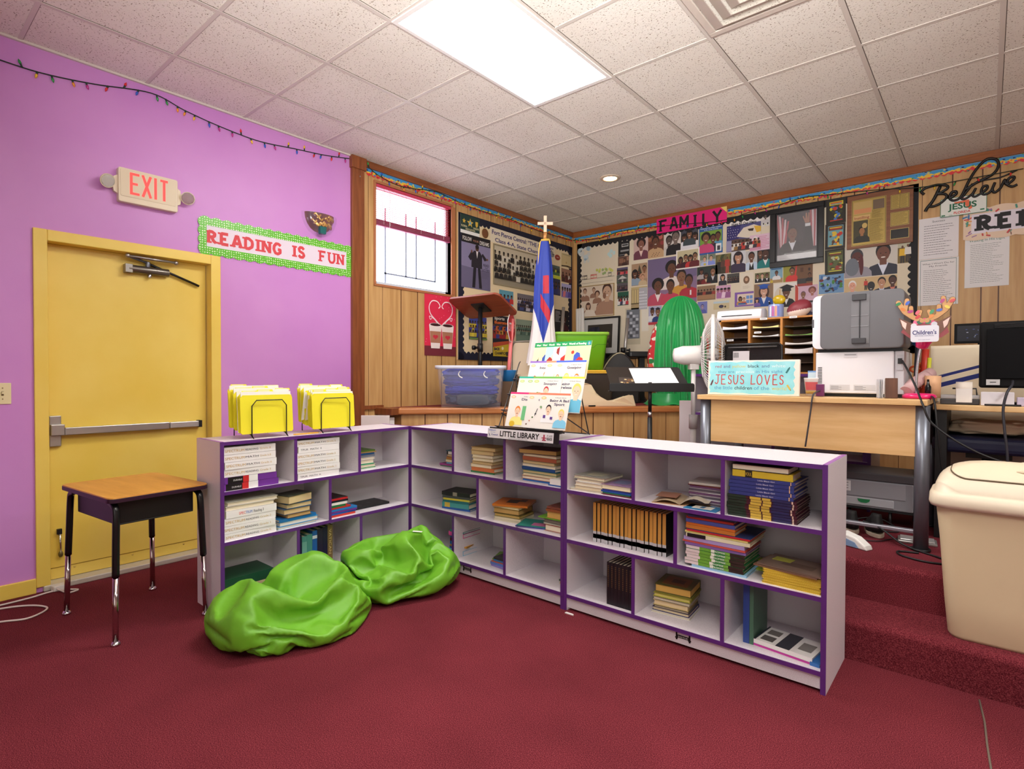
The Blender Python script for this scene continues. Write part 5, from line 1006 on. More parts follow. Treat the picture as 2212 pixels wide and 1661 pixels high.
# black-framed portrait
t = thing('framed_portrait', 'large black-framed portrait of a man waving before flags', 'framed picture', WF(2.418, 2.335, .0125)); w_, h_ = .486, .59
b = MB(); f = .052
for q in ((0, 0, w_, f), (0, h_ - f, w_, h_), (0, f, f, h_ - f), (w_ - f, f, w_, h_ - f)): b.box(q[0], q[1], 0, q[2], q[3], .03, mat((18, 18, 20), .35))
for q in ((f, f, w_ - f, f + .012), (f, h_ - f - .012, w_ - f, h_ - f), (f, f + .012, f + .012, h_ - f - .012), (w_ - f - .012, f + .012, w_ - f, h_ - f - .012)): b.box(q[0], q[1], 0, q[2], q[3], .02, mat((30, 30, 34), .3))
b.build('frame', t, bevel=.003)
a = Art(w_ - 2 * f, h_ - 2 * f, (52, 48, 56))
for k in range(5): a.pg([(.0 + .07 * k, .98 - .04 * k), (.04 + .07 * k, .98 - .04 * k), (.16 + .02 * k, .28), (.1 + .02 * k, .28)], ((176, 80, 90), (206, 190, 196))[k % 2]); a.pg([(.80 + .05 * k, .98), (.84 + .05 * k, .98), (.90 + .03 * k, .25), (.84 + .03 * k, .25)], ((170, 70, 80), (206, 190, 196))[k % 2])
a.bust(.40, .14, .58, (34, 34, 40), (120, 82, 66), (40, 36, 36), 0, (216, 218, 226)); a.pg([(.70, .66), (.84, .66), (.90, .20), (.62, .16)], (40, 40, 46)); a.rect(.70, .66, .82, .72, (214, 216, 222)); a.pg([(.70, .73), (.80, .73), (.80, .92), (.77, .93), (.76, .80), (.74, .93), (.71, .93), (.70, .80), (.66, .88), (.64, .86)], (160, 112, 92))
a.rect(0, 0, 1, .14, (196, 196, 200)); a.tx('\u2014', .1, .06, .02, (40, 40, 44), .14)
M = Matrix.Translation((f, f, .004)); o = a.build('picture', t, M)
b = MB(); b.box(f, f, .012, w_ - f, h_ - f, .013, mat((255, 255, 255), .03, 0, alpha=.08)); b.build('glazing', t)
# three comic plaques
def comic(cols, seed, title):
    def f(a):
        r = random.Random(seed); a.rect(.14, .10, .90, .92, cols[0]); a.rect(.17, .74, .87, .89, cols[1])
        a.rect(.25, .77, .8, .80, cols[3]); a.rect(.22, .82, .82, .86, cols[2])
        for k in range(22): a.el(r.uniform(.24, .8), r.uniform(.18, .68), r.uniform(.03, .09), r.uniform(.03, .08), r.choice(cols[1:]), n=6)
        a.rect(.2, .11, .84, .15, cols[2])
    return f
ph('topmost of the three dark plaques of comic covers', (2.918, 2.69, 3.082, 2.925), (36, 32, 22), comic(((40, 38, 26), (206, 190, 40), (190, 60, 40), (60, 110, 180), (60, 60, 30)), 1, 0), F2, .01, 'comic_plaque', 'plaque', 'comic cover plaques')
ph('middle of the three dark plaques, pale blue cover', (2.912, 2.452, 3.080, 2.690), (44, 34, 28), comic(((110, 160, 170), (90, 60, 40), (230, 180, 50), (190, 50, 40), (220, 190, 60)), 2, 0), F2, -.01, 'comic_plaque', 'plaque', 'comic cover plaques')
ph('lowest of the three dark plaques of comic covers', (2.912, 2.212, 3.078, 2.450), (36, 34, 24), comic(((90, 100, 60), (70, 64, 30), (200, 190, 70), (150, 60, 50), (180, 190, 150)), 3, 0), F2, .01, 'comic_plaque', 'plaque', 'comic cover plaques')
# newspaper plaque
t = thing('wooden_plaque', 'wide wooden award plaque with gold newspaper clipping plates', 'plaque', WF(3.095, 2.425, F2)); w_, h_ = .505, .49
b = MB(); b.prism(rrect(0, 0, w_, h_, .004), 0, .016, m_wood('plaque_walnut', (112, 66, 40), (140, 88, 54), 0)); b.build('board', t, bevel=.003)
GP = mat((176, 150, 78), .35, .3)
def plate(x0, y0, x1, y1, draw, name='gold_plate'):
    b = MB(); b.box(x0 - .006, y0 - .006, .016, x1 + .006, y1 + .006, .0175, mat((200, 176, 100), .3, .4)); b.box(x0 - .003, y0 - .003, .0175, x1 + .003, y1 + .003, .0182, mat((24, 22, 18), .4)); o = b.build(name, t)
    a = Art(x1 - x0, y1 - y0, None); a.box(0, 0, 0, x1 - x0, y1 - y0, .0006, draw[0]); 
    if draw[1]: draw[1](a)
    a.build('engraving', o, Matrix.Translation((x0, y0, .0182)))
def news(a): a.rect(.03, .68, .60, .96, (190, 160, 96)); a.rect(.05, .7, .58, .80, (206, 140, 90)); a.rect(.63, .75, .97, .96, (110, 90, 70)); a.rect(.03, .56, .55, .66, (206, 170, 110)); a.tx('Instilling', .06, .575, .06, (150, 70, 50), .46); a.rect(.03, .05, .48, .54, (70, 66, 44)); a.bust(.30, .05, .36, (50, 50, 44), (160, 110, 70), HB); a.el(.38, .42, .05, .06, (200, 170, 100)); a.lines(.52, .05, .97, .54, 22, (110, 92, 44), 7, .4); a.lines(.6, .56, .97, .74, 8, (110, 92, 44), 8, .4)
plate(.045, .03, .30, .44, (GP, news)); plate(.345, .315, .47, .43, (GP, lambda a: (a.rect(.49, 0, .51, 1, (24, 22, 18)), a.lines(.05, .05, .46, .95, 10, (110, 92, 44), 9), a.lines(.55, .05, .96, .95, 10, (110, 92, 44), 10)))); plate(.345, .165, .47, .275, (GP, lambda a: a.lines(.05, .05, .95, .95, 9, (110, 92, 44), 11))); plate(.345, .05, .47, .125, (mat((20, 18, 18), .3), None), 'black_plate')
# FAMILY sign
t = thing('lettered_sign', 'bright pink sign with black cut-out letters reading FAMILY', 'sign', WF(1.178, 2.885, .0245))
b = MB(); b.box(0, 0, 0, .803, .165, .001, mat((226, 24, 120), .5)); b.prism([(.735, .165), (.803, .165), (.803, .10)], .001, .0016, mat((236, 206, 110), .5)); b.build('card', t)
LX = [('F', .03, .11), ('A', .16, .10), ('M', .275, .11), ('I', .415, .15), ('L', .53, .09), ('Y', .645, .11)]
for ch, x, w_ in LX:
    b = MB(); letters(b, ch, x, .014 + .01 * math.sin(x * 9), w_, .128, .026, mat((20, 18, 24), .6), .0022, 0.02 if ch in 'FI' else 0); b.build('letter', t)
# Believe - wire script
t = MB(); mb_ = mat((16, 15, 16), .45)
def scr(pts, r=.011): t.tube(catmull([(x, y, .0) for x, y in pts], 6), r, mb_, 7)
scr([(.02, .17), (.00, .195), (.03, .222), (.11, .232), (.17, .215), (.18, .19), (.14, .165), (.11, .155), (.16, .145), (.175, .115), (.14, .075), (.09, .055), (.055, .06)])
scr([(.13, .215), (.085, .11), (.04, .045), (.03, .02)], .013)
scr([(.19, .10), (.235, .125), (.235, .15), (.205, .145), (.195, .10), (.225, .075), (.27, .10), (.32, .22), (.37, .31), (.43, .37), (.49, .355), (.505, .30), (.47, .24), (.38, .20), (.29, .15)], .011)
scr([(.345, .19), (.29, .11), (.275, .08), (.30, .075), (.345, .11), (.365, .15), (.345, .10), (.36, .08), (.40, .10), (.435, .13), (.435, .155), (.41, .15), (.40, .11), (.42, .085), (.46, .105), (.485, .17), (.47, .12), (.485, .09), (.52, .12), (.545, .18), (.555, .14), (.595, .165), (.60, .19), (.57, .185), (.56, .14), (.59, .115), (.62, .125)], .010)
scr([(.29, .148), (.40, .20), (.52, .205), (.62, .24)], .006)
tag(t.build('script_sign', None, WF(3.655, 2.655, .020)), 'black wire script wall sign spelling Believe', 'sign')
# JESUS plate
def jes(a):
    a.pg([(.30, .74), (.48, .76), (.62, .78), (.66, .55), (.70, .30), (.64, .24), (.57, .42), (.52, .62), (.32, .66)], (230, 110, 70)); a.tx('JESUS', .17, .36, .32, (30, 104, 70), .62, .03); a.tx('FLORIDA', .30, .10, .13, (206, 70, 60), .36, .03)
    for q in ((.03, .05, .11, .12), (.86, .12, .95, .19)): a.rect(*q, (40, 120, 80))
    for q in ((.19, .88, .27, .9), (.74, .88, .82, .9), (.19, .06, .27, .08)): a.rect(*q, (90, 90, 90))
    a.lines(.3, .86, .72, .92, 1, (220, 110, 90), 2, .6)
t = Art(.305, .155); t.prism(rrect(0, 0, .305, .155, .012), 0, .001, mat((40, 120, 84), .4)); t.prism(rrect(.004, .004, .301, .151, .010), .001, .0012, mat((226, 230, 222), .35)); t.z = .0013; jes(t)
tag(t.build('license_plate', None, WF(3.787, 2.60, .019) @ Matrix.Rotation(.0, 4, 'Z')), 'white plate reading JESUS FLORIDA in green and red', 'license plate')
# sheets with verses, banner
def verse(title, n, col, tc, seed, sec=None, box=False):
    def f(a):
        if box: a.rect(.05, .0, .95, .98, (60, 110, 100)); a.rect(.06, .0, .94, .97, (230, 226, 226))
        for k, s_ in enumerate(title): a.tx(s_, .5, .88 - .055 * k, .05 if len(title) < 2 else .034, tc, min(.8, .045 * len(s_)), .0, 'c')
        a.lines(.13, .08, .88, .84 if len(title) < 2 else .78, n, col, seed, .2)
    return f
poster('verse_sheet', 'white sheet headed Success in script lettering', 'sheet', WF, (3.640, 2.262, 3.913, 2.615), (228, 224, 226), verse(('Success',), 13, (104, 100, 104), (36, 34, 40), 1), .004)
poster('verse_sheet', 'white sheet listing what one will not do for friends', 'sheet', WF, (3.640, 1.86, 3.915, 2.260), (228, 226, 226), verse(("What I Won't Do for", 'My Friends'), 17, (110, 106, 110), (60, 58, 62), 2, None, True), .004)
poster('verse_sheet', 'white sheet with green heading under the REBU banner', 'sheet', WF, (3.955, 1.985, 4.235, 2.415), (230, 228, 228), verse(('Walking In His Light',), 22, (130, 134, 132), (50, 120, 90), 3), .004)
t = thing('banner', 'white banner with bold black letters starting REBU and a picture border', 'banner', WF(3.95, 2.39, .006))
b = MB(); b.box(0, 0, 0, 1.0, .235, .001, mat((230, 222, 232), .5)); b.build('paper_strip', t)
b = MB(); scallop(b, (0, .04), (1.0, .04), -.05, 1, -.014, .16, mat((232, 206, 180), .5), .001, .001); scallop(b, (0, .2), (1.0, .2), -.05, -1, -.014, .16, mat((232, 206, 180), .5), .001, .001); b.box(-.008, 0, .001, .045, .235, .0018, mat((232, 206, 180), .5))
r = random.Random(7)
for k in range(46):
    x = r.uniform(0, .95); y = r.choice((.022, .22)) + r.uniform(-.014, .014)
    if k % 5 == 0: x, y = r.uniform(0, .04), r.uniform(.02, .22)
    q = r.uniform(0, 3); l_ = r.uniform(.01, .022)
    b.stroke([(x - l_ * math.cos(q), y - l_ * math.sin(q)), (x + l_ * math.cos(q), y + l_ * math.sin(q))], r.uniform(.006, .014), mat(r.choice([(200, 60, 60), (60, 120, 170), (70, 150, 130), (220, 150, 70), (150, 100, 160), (120, 80, 60)]), .5), .0024 + k * .00002)
b.build('border', t)
b = MB(); letters(b, 'REBUILD', .075, .062, .108, .118, .034, mat((18, 16, 20), .6), .0022, .030, 1.2); b.build('lettering', t)
# ================================================================= STAGE AND PLATFORM
PZ = .96       # top of the platform cap;  .955 deck
DK_ = .955
# lectern: tilted board on a black post, standing on the platform behind the tub
t = thing('lectern', 'lectern with tilted wooden top on a black post behind the clear tub', 'lectern', TR(.41, .93, DK_))
n1, n2, f1, f2 = Vector((.099, .639, 1.971)), Vector((.489, .972, 2.043)), Vector((-.05, 1.06, 1.835)), Vector((.36, 1.43, 1.905))
n1 = Vector((.12, .66, 1.975)); f1 = Vector((.0, 1.06, 1.84))
n1, n2, f1 = Vector((.045, .735, 1.99)), Vector((.695, .76, 1.99)), Vector((.034, 1.04, 1.83))
ex = (n2 - n1).normalized(); nz = ex.cross(f1 - n1).normalized(); ey = nz.cross(ex)
wl = (n2 - n1).length; dl = .36
Mb = Matrix.Translation((-.41, -.93, -DK_)) @ frame(n1, ex, ey, nz)
b = MB(); b.prism(rrect(0, 0, wl, dl, .06, 6), 0, .022, m_wood('lectern_top', (122, 52, 30), (150, 72, 42), 0, .4)); b.build('slanted_top', t, Mb, bevel=.004)
b = MB(); b.box(wl / 2 - .09, dl / 2 - .07, -.012, wl / 2 + .07, dl / 2 + .07, -.0005, M_BLACK); o = b.build('mounting_plate', t, Mb)
top_c = (Matrix.Translation((0, 0, 0)) @ Mb) @ Vector((wl / 2 - .02, dl / 2, -.01))
b = MB(); b.cyl((top_c.x, top_c.y, .02), tuple(top_c), .021, M_BLACK); b.build('post', t)
b = MB(); b.cyl((top_c.x - .05, top_c.y - .02, .56), (top_c.x + .02, top_c.y, .56), .012, M_BLACK); b.cyl((top_c.x - .075, top_c.y - .03, .56), (top_c.x - .05, top_c.y - .02, .56), .022, M_BLACK); b.cyl((top_c.x, top_c.y, .52), (top_c.x, top_c.y, .60), .027, M_BLACK); b.build('clamp_knob', t)
b = MB(); b.prism(rrect(top_c.x - .2, top_c.y - .16, top_c.x + .2, top_c.y + .16, .04), 0, .02, M_BLACK); b.build('base', t, bevel=.004)
# clear tub of blue clothes on the cap
Mt = frame((.575, .545, PZ + .001), (.763, .647, 0), (-.647, .763, 0), (0, 0, 1))
t = thing('storage_tub', 'clear plastic tub filled with blue clothes on the platform edge', 'tub', Mt)
M_CLEAR = mat((226, 232, 246), .25, 0, alpha=.12)
def tubgeo(b, w0, d0, w1, d1, h, m, r=.05, z0=0, wall=.004):
    R = [[(x, y, z0) for x, y in rrect(-w0 / 2, -d0 / 2, w0 / 2, d0 / 2, r)], [(x, y, z0 + h) for x, y in rrect(-w1 / 2, -d1 / 2, w1 / 2, d1 / 2, r)]]
    b.rings(R, m, cap1=False)
    R2 = [[(x, y, z0 + h) for x, y in rrect(-w1 / 2 + wall, -d1 / 2 + wall, w1 / 2 - wall, d1 / 2 - wall, r)], [(x, y, z0 + wall) for x, y in rrect(-w0 / 2 + wall, -d0 / 2 + wall, w0 / 2 - wall, d0 / 2 - wall, r)]]
    b.rings(R2, m, cap0=False)
    b.rings([R[1], R2[0]], m, cap0=False, cap1=False)
def rim(b, w, d, z, m, r=.05, t_=.018, o=.012):
    A = lambda q, zz: [(x, y, zz) for x, y in rrect(-w / 2 - q, -d / 2 - q, w / 2 + q, d / 2 + q, r + q)]
    b.rings([A(-.004, z), A(o, z), A(o, z - t_), A(0, z - t_)], m, cap0=False, cap1=False, closed=True)
b = MB(); tubgeo(b, .52, .27, .59, .33, .365, M_CLEAR); b.build('tub_wall', t)
b = MB(); rim(b, .59, .33, .37, mat((226, 230, 244), .3, 0, alpha=.75), o=.018, t_=.03); b.build('rim', t)
def rumple(name, label, cat, M, size, col, seed, n=40, parent=None, amp=.35, base=.5, strips=()):
    """pile of crumpled cloth: a lump with folds"""
    r = random.Random(seed); sx, sy, sz = size; V = []; F = []
    N = n; K = n // 2
    for j in range(K + 1):
        th = -PI / 2 + PI * j / K
        for k in range(N):
            ph_ = 2 * PI * k / N
            e = .55
            cx = abs(math.cos(th)) ** e; c = math.cos(ph_); s_ = math.sin(ph_)
            x = cx * math.copysign(abs(c) ** e, c); y = cx * math.copysign(abs(s_) ** e, s_); z = math.copysign(abs(math.sin(th)) ** e, math.sin(th))
            p = Vector((x * 2.1, y * 2.1, z * 2.1 + seed))
            f = noise.noise(p * 1.3) * .6 + (1 - abs(noise.noise(p * 2.2 + Vector((7, 1, 3)))) * 2) * .4 - .2
            kf = 1 - amp * .5 + amp * f * .6
            V.append((x * sx / 2 * kf, y * sy / 2 * kf, max(0, sz / 2 + z * sz / 2 * kf)))
    for j in range(K):
        for k in range(N): F.append((j * N + k, j * N + (k + 1) % N, (j + 1) * N + (k + 1) % N, (j + 1) * N + k))
    b = MB(); b.add(V, F, col, True); o = b.build(name, parent, M, sub=1)
    if label: tag(o, label, cat)
    return o
MBL = mat((26, 46, 160), .9); MBL2 = mat((76, 84, 96), .85)
for k, (z_, h_, sx_, c_, nm) in enumerate(((.012, .12, .50, (58, 72, 96), 'bottom, grey-blue'), (.10, .11, .53, (30, 50, 160), 'third from top'), (.18, .11, .55, (24, 42, 150), 'second from top'), (.255, .105, .56, (36, 58, 176), 'topmost, with a drawstring hood'))):
    rumple('folded_sweater', 'blue sweater folded in the clear tub, ' + nm, 'sweater', Mt @ TR(0, 0, z_, .03 * (k - 1)), (sx_ + .03, .30, h_), mat(c_, .9), 3 + 2.7 * k, 76, amp=.34)
o = rumple('grey_cloth', 'grey-green folded garment at the bottom of the clear tub', 'clothes', Mt @ TR(.02, -.128, .008), (.36, .03, .12), MBL2, 6, 30, amp=.4)
for x_ in (-.09, .13):
    b = MB(); b.tube(catmull([(x_, -.135, .32), (x_ - .012, -.15, .295), (x_, -.154, .272), (x_ + .022, -.15, .262)], 5), .005, M_WHITE, 6)
    o = b.build('drawstring', None, Mt); tag(o, 'white hood drawstring, %s one in the clear tub' % ('left' if x_ < 0 else 'right'), 'cord')
# stop paddle
t = thing('stop_paddle', 'red STOP paddle on a pink pole leaning behind the tub', 'paddle', TR(0, 0, 0))
b = MB(); b.cyl((.510, 1.100, DK_ + .01), (.55, 1.146, 1.80), .019, mat((238, 128, 128), .45)); b.build('pole', t)
b = MB(); b.cyl((.5095, 1.0995, DK_ + .0), (.511, 1.101, DK_ + .10), .021, M_BLACK); b.build('tip', t)
Mo = frame((.549, 1.130, 1.715), (Vector((.763, .647, 0)) * .25 + Vector((-.647, .763, 0)) * .968).normalized(), (0, 0, 1), (Vector((.763, .647, 0)) * .968 - Vector((-.647, .763, 0)) * .25).normalized())
b = MB(); oc = [(.155 * math.cos(PI / 8 + k * PI / 4), .155 * math.sin(PI / 8 + k * PI / 4)) for k in range(8)]
b.prism(oc, -.003, .003, M_WHITE, Mo); b.prism([(x * .93, y * .93) for x, y in oc], .003, .0035, mat((206, 30, 44), .4), Mo); b.text('STOP', 0, -.04, .085, M_WHITE, .004, .22, .02, 'c', Mo); b.build('octagon_plate', t)
# folding chair seen behind the rack
Mc = frame((.60, 1.40, DK_), (.763, .647, 0), (-.647, .763, 0), (0, 0, 1)) @ TR(0, 0, 0, .1)
t = thing('folding_chair', 'tan folding chair with grey metal frame behind the flag', 'chair', Mc)
mg_ = mat((150, 142, 132), .35, .6)
b = MB(); b.tube(catmull([(-.22, -.12, .0), (-.215, -.02, .42), (-.2, .05, .60), (-.12, .065, .635), (.12, .065, .635), (.2, .05, .60), (.215, -.02, .42), (.22, -.12, 0)], 6), .012, mg_, 8); b.build('front_frame', t)
b = MB(); b.prism(rrect(-.2, .0, .2, .36, .05), 0, .012, mat((206, 186, 158), .5), frame((0, 0, .27), (1, 0, 0), (0, .19, .98), (0, -.98, .19))); b.build('backrest', t)
b = MB(); b.prism(rrect(-.19, -.36, .19, .0, .04), .0, .02, mat((200, 180, 152), .5), TR(0, .0, .28)); b.build('seat', t)
for x_ in (-.19, .19): b = MB(); b.cyl((x_, -.30, .28), (x_, .16, 0), .011, mg_, n=10); b.build('leg', t)
b = MB(); b.lathe([(.06, 0), (.085, .10), (.088, .105), (.083, .105), (.058, .004)], mat((40, 130, 200), .4), 24)
tag(b.build('bucket', None, TR(.66, .96, 1.19)), 'small bright blue bucket beside the stop pole', 'bucket')
b = MB(); b.box(-.07, -.07, 0, .07, .07, .234, mat((90, 66, 44), .7)); tag(b.build('box', None, TR(.66, .96, DK_, .7), bevel=.004), 'brown carton under the small blue bucket', 'box')
# church flag on its pole
FX, FY = .905, 1.20
t = thing('flag', 'blue, red and white flag hanging on a pole topped with a cross', 'flag', TR(FX, FY, DK_))
b = MB(); b.cyl((0, 0, .02), (0, 0, 1.62), .013, mat((150, 96, 50), .4)); b.cyl((0, 0, 1.57), (0, 0, 1.645), .017, mat((206, 150, 90), .3, .4)); b.build('pole', t)
b = MB(); b.lathe([(.13, 0), (.13, .015), (.05, .03), (.02, .05)], mat((190, 150, 80), .3, .6), 28); b.build('base', t)
Mx = frame((0, 0, 0), (.763, .647, 0), (-.647, .763, 0), (0, 0, 1))
b = MB(); mxw = mat((240, 214, 184), .5); b.box(-.0145, -.008, 1.645, .0145, .008, 1.80, mxw, Mx); b.box(-.072, -.008, 1.712, .072, .008, 1.741, mxw, Mx); b.build('cross', t, bevel=.002)
mgd = mat((226, 190, 90), .5)
b = MB(); b.tube(catmull([(-.01, 0, 1.57), (-.045, -.012, 1.55), (-.06, -.02, 1.46), (-.064, -.022, 1.36), (-.066, -.022, 1.28)], 6), .007, mgd, 6, Mx); b.tube(catmull([(.0, -.02, 1.575), (.035, -.02, 1.57), (.045, -.015, 1.53)], 5), .007, mgd, 6, Mx); b.tube([(-.04, -.02, 1.565), (.035, -.02, 1.57)], .012, mgd, 8, Mx); b.build('gold_cord', t)
NU, NV = 230, 260
V = []; F = []; MI = []
bt, wh, rd = mat((36, 62, 166), .6), mat((236, 232, 230), .7), mat((190, 30, 52), .6)
for j in range(NV + 1):
    v = j / NV; z = 1.555 - v * 1.16
    hw = .042 + .085 * v ** .8 + .008 * math.sin(v * 7); hd = .035 + .05 * v
    sh = -.006 - .022 * v
    for k in range(NU):
        a = 2 * PI * k / NU
        fo = 1 + .16 * math.sin(5 * a + 1.2 * v) * (0.4 + v) + .07 * math.sin(11 * a - 2 * v) * v
        V.append((sh + hw * math.cos(a) * fo, hd * math.sin(a) * fo, z + .012 * math.sin(a * 3) * v))
fb, fw, fr = [], [], []
for j in range(NV):
    for k in range(NU):
        f = (j * NU + k, (j + 1) * NU + k, (j + 1) * NU + (k + 1) % NU, j * NU + (k + 1) % NU)
        c = (Vector(V[f[0]]) + Vector(V[f[2]])) / 2; x, z, y = c.x, c.z, c.y
        edge = (1.555 - .56 - max(0, 1 - abs(x + .018) / .11) * .40)
        red = y < .03 and ((abs(x - (.006 + (1.25 - z) * .0)) < .028 and 1.06 < z < 1.23 and x > -.03) or (-.045 < x < .045 and .84 + x * -2.0 < z < .95 - x * 1.8 + .03))
        (fr if red and z > edge else fb if z > edge else fw).append(f)
b = MB()
for fs, m in ((fb, bt), (fw, wh), (fr, rd)):
    used = sorted({i for f in fs for i in f}); mp = {u: i for i, u in enumerate(used)}
    b.add([V[i] for i in used], [tuple(mp[i] for i in f) for f in fs], m, True, Mx)
o = b.build('cloth', t)
bm = bmesh.new(); bm.from_mesh(o.data); bmesh.ops.remove_doubles(bm, verts=bm.verts, dist=1e-5); bm.to_mesh(o.data); bm.free()
# tubs
Mg = frame((.91, 1.765, 1.303), (.763, .647, 0), (-.647, .763, 0), (0, 0, 1))
GR = mat((112, 184, 34), .4)
t = thing('storage_tub', 'lime green plastic tub standing on the yellow-lidded black tub', 'tub', Mg)
b = MB(); tubgeo(b, .46, .36, .54, .44, .36, GR, .04); b.build('tub_wall', t)
b = MB(); rim(b, .54, .44, .373, mat((150, 206, 70), .4), o=.016, t_=.028); b.build('rim', t)
b = MB(); b.tube([(-.27, -.205, .25), (-.16, -.207, .25), (-.12, -.203, .22), (.12, -.203, .22), (.16, -.207, .25), (.25, -.207, .25)], .003, mat((80, 140, 24), .5), 6); b.build('moulded_line', t)
Mk = frame((.985, 1.735, DK_ + .001), (.763, .647, 0), (-.647, .763, 0), (0, 0, 1))
t = thing('storage_tub', 'black plastic tub with a yellow lid under the green tub', 'tub', Mk)
b = MB(); tubgeo(b, .52, .38, .58, .44, .315, mat((58, 50, 46), .5), .04); b.build('tub_wall', t)
b = MB(); MYL = mat((240, 190, 50), .4); b.prism(rrect(-.31, -.24, .31, .24, .05), .312, .338, MYL); rim(b, .62, .48, .343, MYL, o=.004, t_=.02); b.build('lid', t)
# cut foam / paper ridge along the platform edge
prof = [(-.22, 0), (-.22, .16), (-.12, .20), (-.03, .215), (.03, .20), (.07, .12), (.11, .085), (.17, .055), (.23, .048), (.28, .062), (.34, .088), (.40, .10), (.44, .10), (.46, .0)]
Mm = Mdiag @ TR(1.74, .17, PZ - .003)
b = MB(); R_ring = []
for q in range(9):
    dy = -.03 + .18 * q / 8; sc_ = 1 - .35 * (q / 8) ** 2
    R_ring.append([(x + .01 * math.sin(q * 2 + i), dy + .012 * math.sin(i * 1.7 + q), max(0, z * sc_ + (.006 * math.sin(i * 2.3 + q * 1.9) if z > 0 else 0))) for i, (x, z) in enumerate(prof)])
b.rings(R_ring, mat((240, 222, 186), .8)); tag(b.build('paper_mountain', None, Mm), 'cream paper mountain model lying along the platform edge', 'model')
b = MB(); b.cyl((-.03, 0, .007), (.035, 0, .007), .007, M_BLACK, n=10); tag(b.build('marker_pen', None, Mdiag @ TR(1.72, -.01, PZ, .1)), 'small black marker pen on the platform cap', 'pen')
# black rounded cases behind
Mq = frame((1.11, 2.24, DK_), (.763, .647, 0), (-.647, .763, 0), (0, 0, 1))
t = thing('wheeled_case', 'black rounded wheeled case behind the green and yellow tubs', 'case', Mq)
P = [(-.2, 0)] + [(-.2 + .4 * k / 10, .12 + .42 * math.sin(PI * (.12 + .80 * k / 10)) ** .7) for k in range(11)] + [(.2, 0)]
b = MB(); b.prism(P, -.12, .12, mat((38, 36, 36), .45), frame((0, 0, 0), (1, 0, 0), (0, 0, 1), (0, -1, 0)), True); b.build('shell', t, bevel=.02)
b = MB(); b.tube([(P[k][0], -.123, P[k][1] * .98) for k in range(1, 8)], .007, mat((190, 180, 150), .4), 6); b.build('piping', t)
b = MB(); b.cyl((-.17, -.14, .15), (-.17, -.10, .15), .03, M_BLACK); b.cyl((-.22, -.14, .12), (-.14, -.12, .16), .012, M_BLACK); b.build('latch', t)
Mq2 = frame((1.235, 2.51, DK_), (.763, .647, 0), (-.647, .763, 0), (0, 0, 1))
t = thing('stool', 'low black padded stool right of the wheeled case', 'stool', Mq2)
b = MB(); b.prism(rrect(-.17, -.15, .17, .15, .03), .49, .55, mat((28, 28, 30), .4)); b.build('seat', t, bevel=.012)
b = MB(); b.box(-.03, -.03, .02, .03, .03, .49, M_BLACK); b.build('post', t)
b = MB(); b.prism(rrect(-.15, -.13, .15, .13, .03), 0, .02, M_BLACK); b.build('base', t)
# tripod stands
def tripod(label, top, ang, h):
    t = thing('tripod_stand', label, 'stand', TR(top[0], top[1], DK_))
    ms_ = mat((176, 174, 170), .3, .7); H_ = top[2] - DK_
    b = MB(); b.cyl((0, 0, .30), (math.cos(ang) * .05, math.sin(ang) * .05, H_), .019, ms_, n=14); b.build('pole', t)
    for z in (.44, .58) if H_ > .7 else (.44,):
        b = MB(); b.cyl((0, 0, z - .03), (0, 0, z + .03), .03, M_BLACK, n=14); b.cyl((.0, 0, z), (.06, .03, z), .01, M_BLACK, n=8); b.cyl((.055, .028, z), (.07, .036, z), .02, M_BLACK, n=10); b.build('collar', t)
    for k in range(3):
        a = ang + 2.1 * k; b = MB(); b.cyl((0, 0, .46), (.26 * math.cos(a), .26 * math.sin(a), .01), .013, ms_, n=10); b.build('leg', t)
tripod('silver tripod stand with black knobs behind the green tub, right one', (.95, 2.62, 1.90), .7, 1)
tripod('silver tripod stand partly behind the green tub near the corner', (.26, 2.34, 2.05), .4, 1)
# framed painting leaning, white cloth, dark bundle
t = thing('framed_painting', 'dark painting in black frame and white mat leaning below the sketch', 'framed picture', WF(.16, 1.50, .06) @ Matrix.Rotation(-.06, 4, 'X'))
b = MB()
for q in ((0, 0, .56, .02), (0, .45, .56, .47), (0, .02, .02, .45), (.54, .02, .56, .45)): b.box(q[0], q[1], 0, q[2], q[3], .022, M_BLACK)
b.build('frame', t)
a = Art(.52, .43, (196, 194, 190)); a.rect(.16, .16, .84, .84, (52, 46, 40)); r = random.Random(3)
for k in range(40): a.el(r.uniform(.2, .8), r.uniform(.22, .6), .03, .05, r.choice([(90, 76, 50), (110, 96, 60), (60, 52, 44), (80, 66, 56), (130, 110, 60)]), n=7)
a.build('picture', t, Matrix.Translation((.02, .02, .006)))
b = MB()
V = []; F = []
for j in range(13):
    for k in range(25):
        u = k / 24; v = j / 12; V.append((.02 + .20 * u + .05 * u * v, .02 + .03 * math.sin(u * 22 + v) * (.4 + v), -v * .95))
for j in range(12):
    for k in range(24): F.append((j * 25 + k, j * 25 + k + 1, (j + 1) * 25 + k + 1, (j + 1) * 25 + k))
b.add(V, F, mat((226, 222, 216), .8), True); o = b.build('hanging_cloth', None, frame((.05, 2.955, 2.10), (.80, -.3, 0), (.3, .8, 0), (0, 0, 1))); tag(o, 'white cloth hanging in the corner between the two boards', 'cloth')
sd = o.modifiers.new('thickness', 'SOLIDIFY'); sd.thickness = .004
rumple('dark_garment', 'navy garment heaped in front of the leaning painting', 'garment', TR(.55, 2.66, DK_), (.30, .2, .92), mat((24, 26, 44), .85), 11, 30, amp=.3)
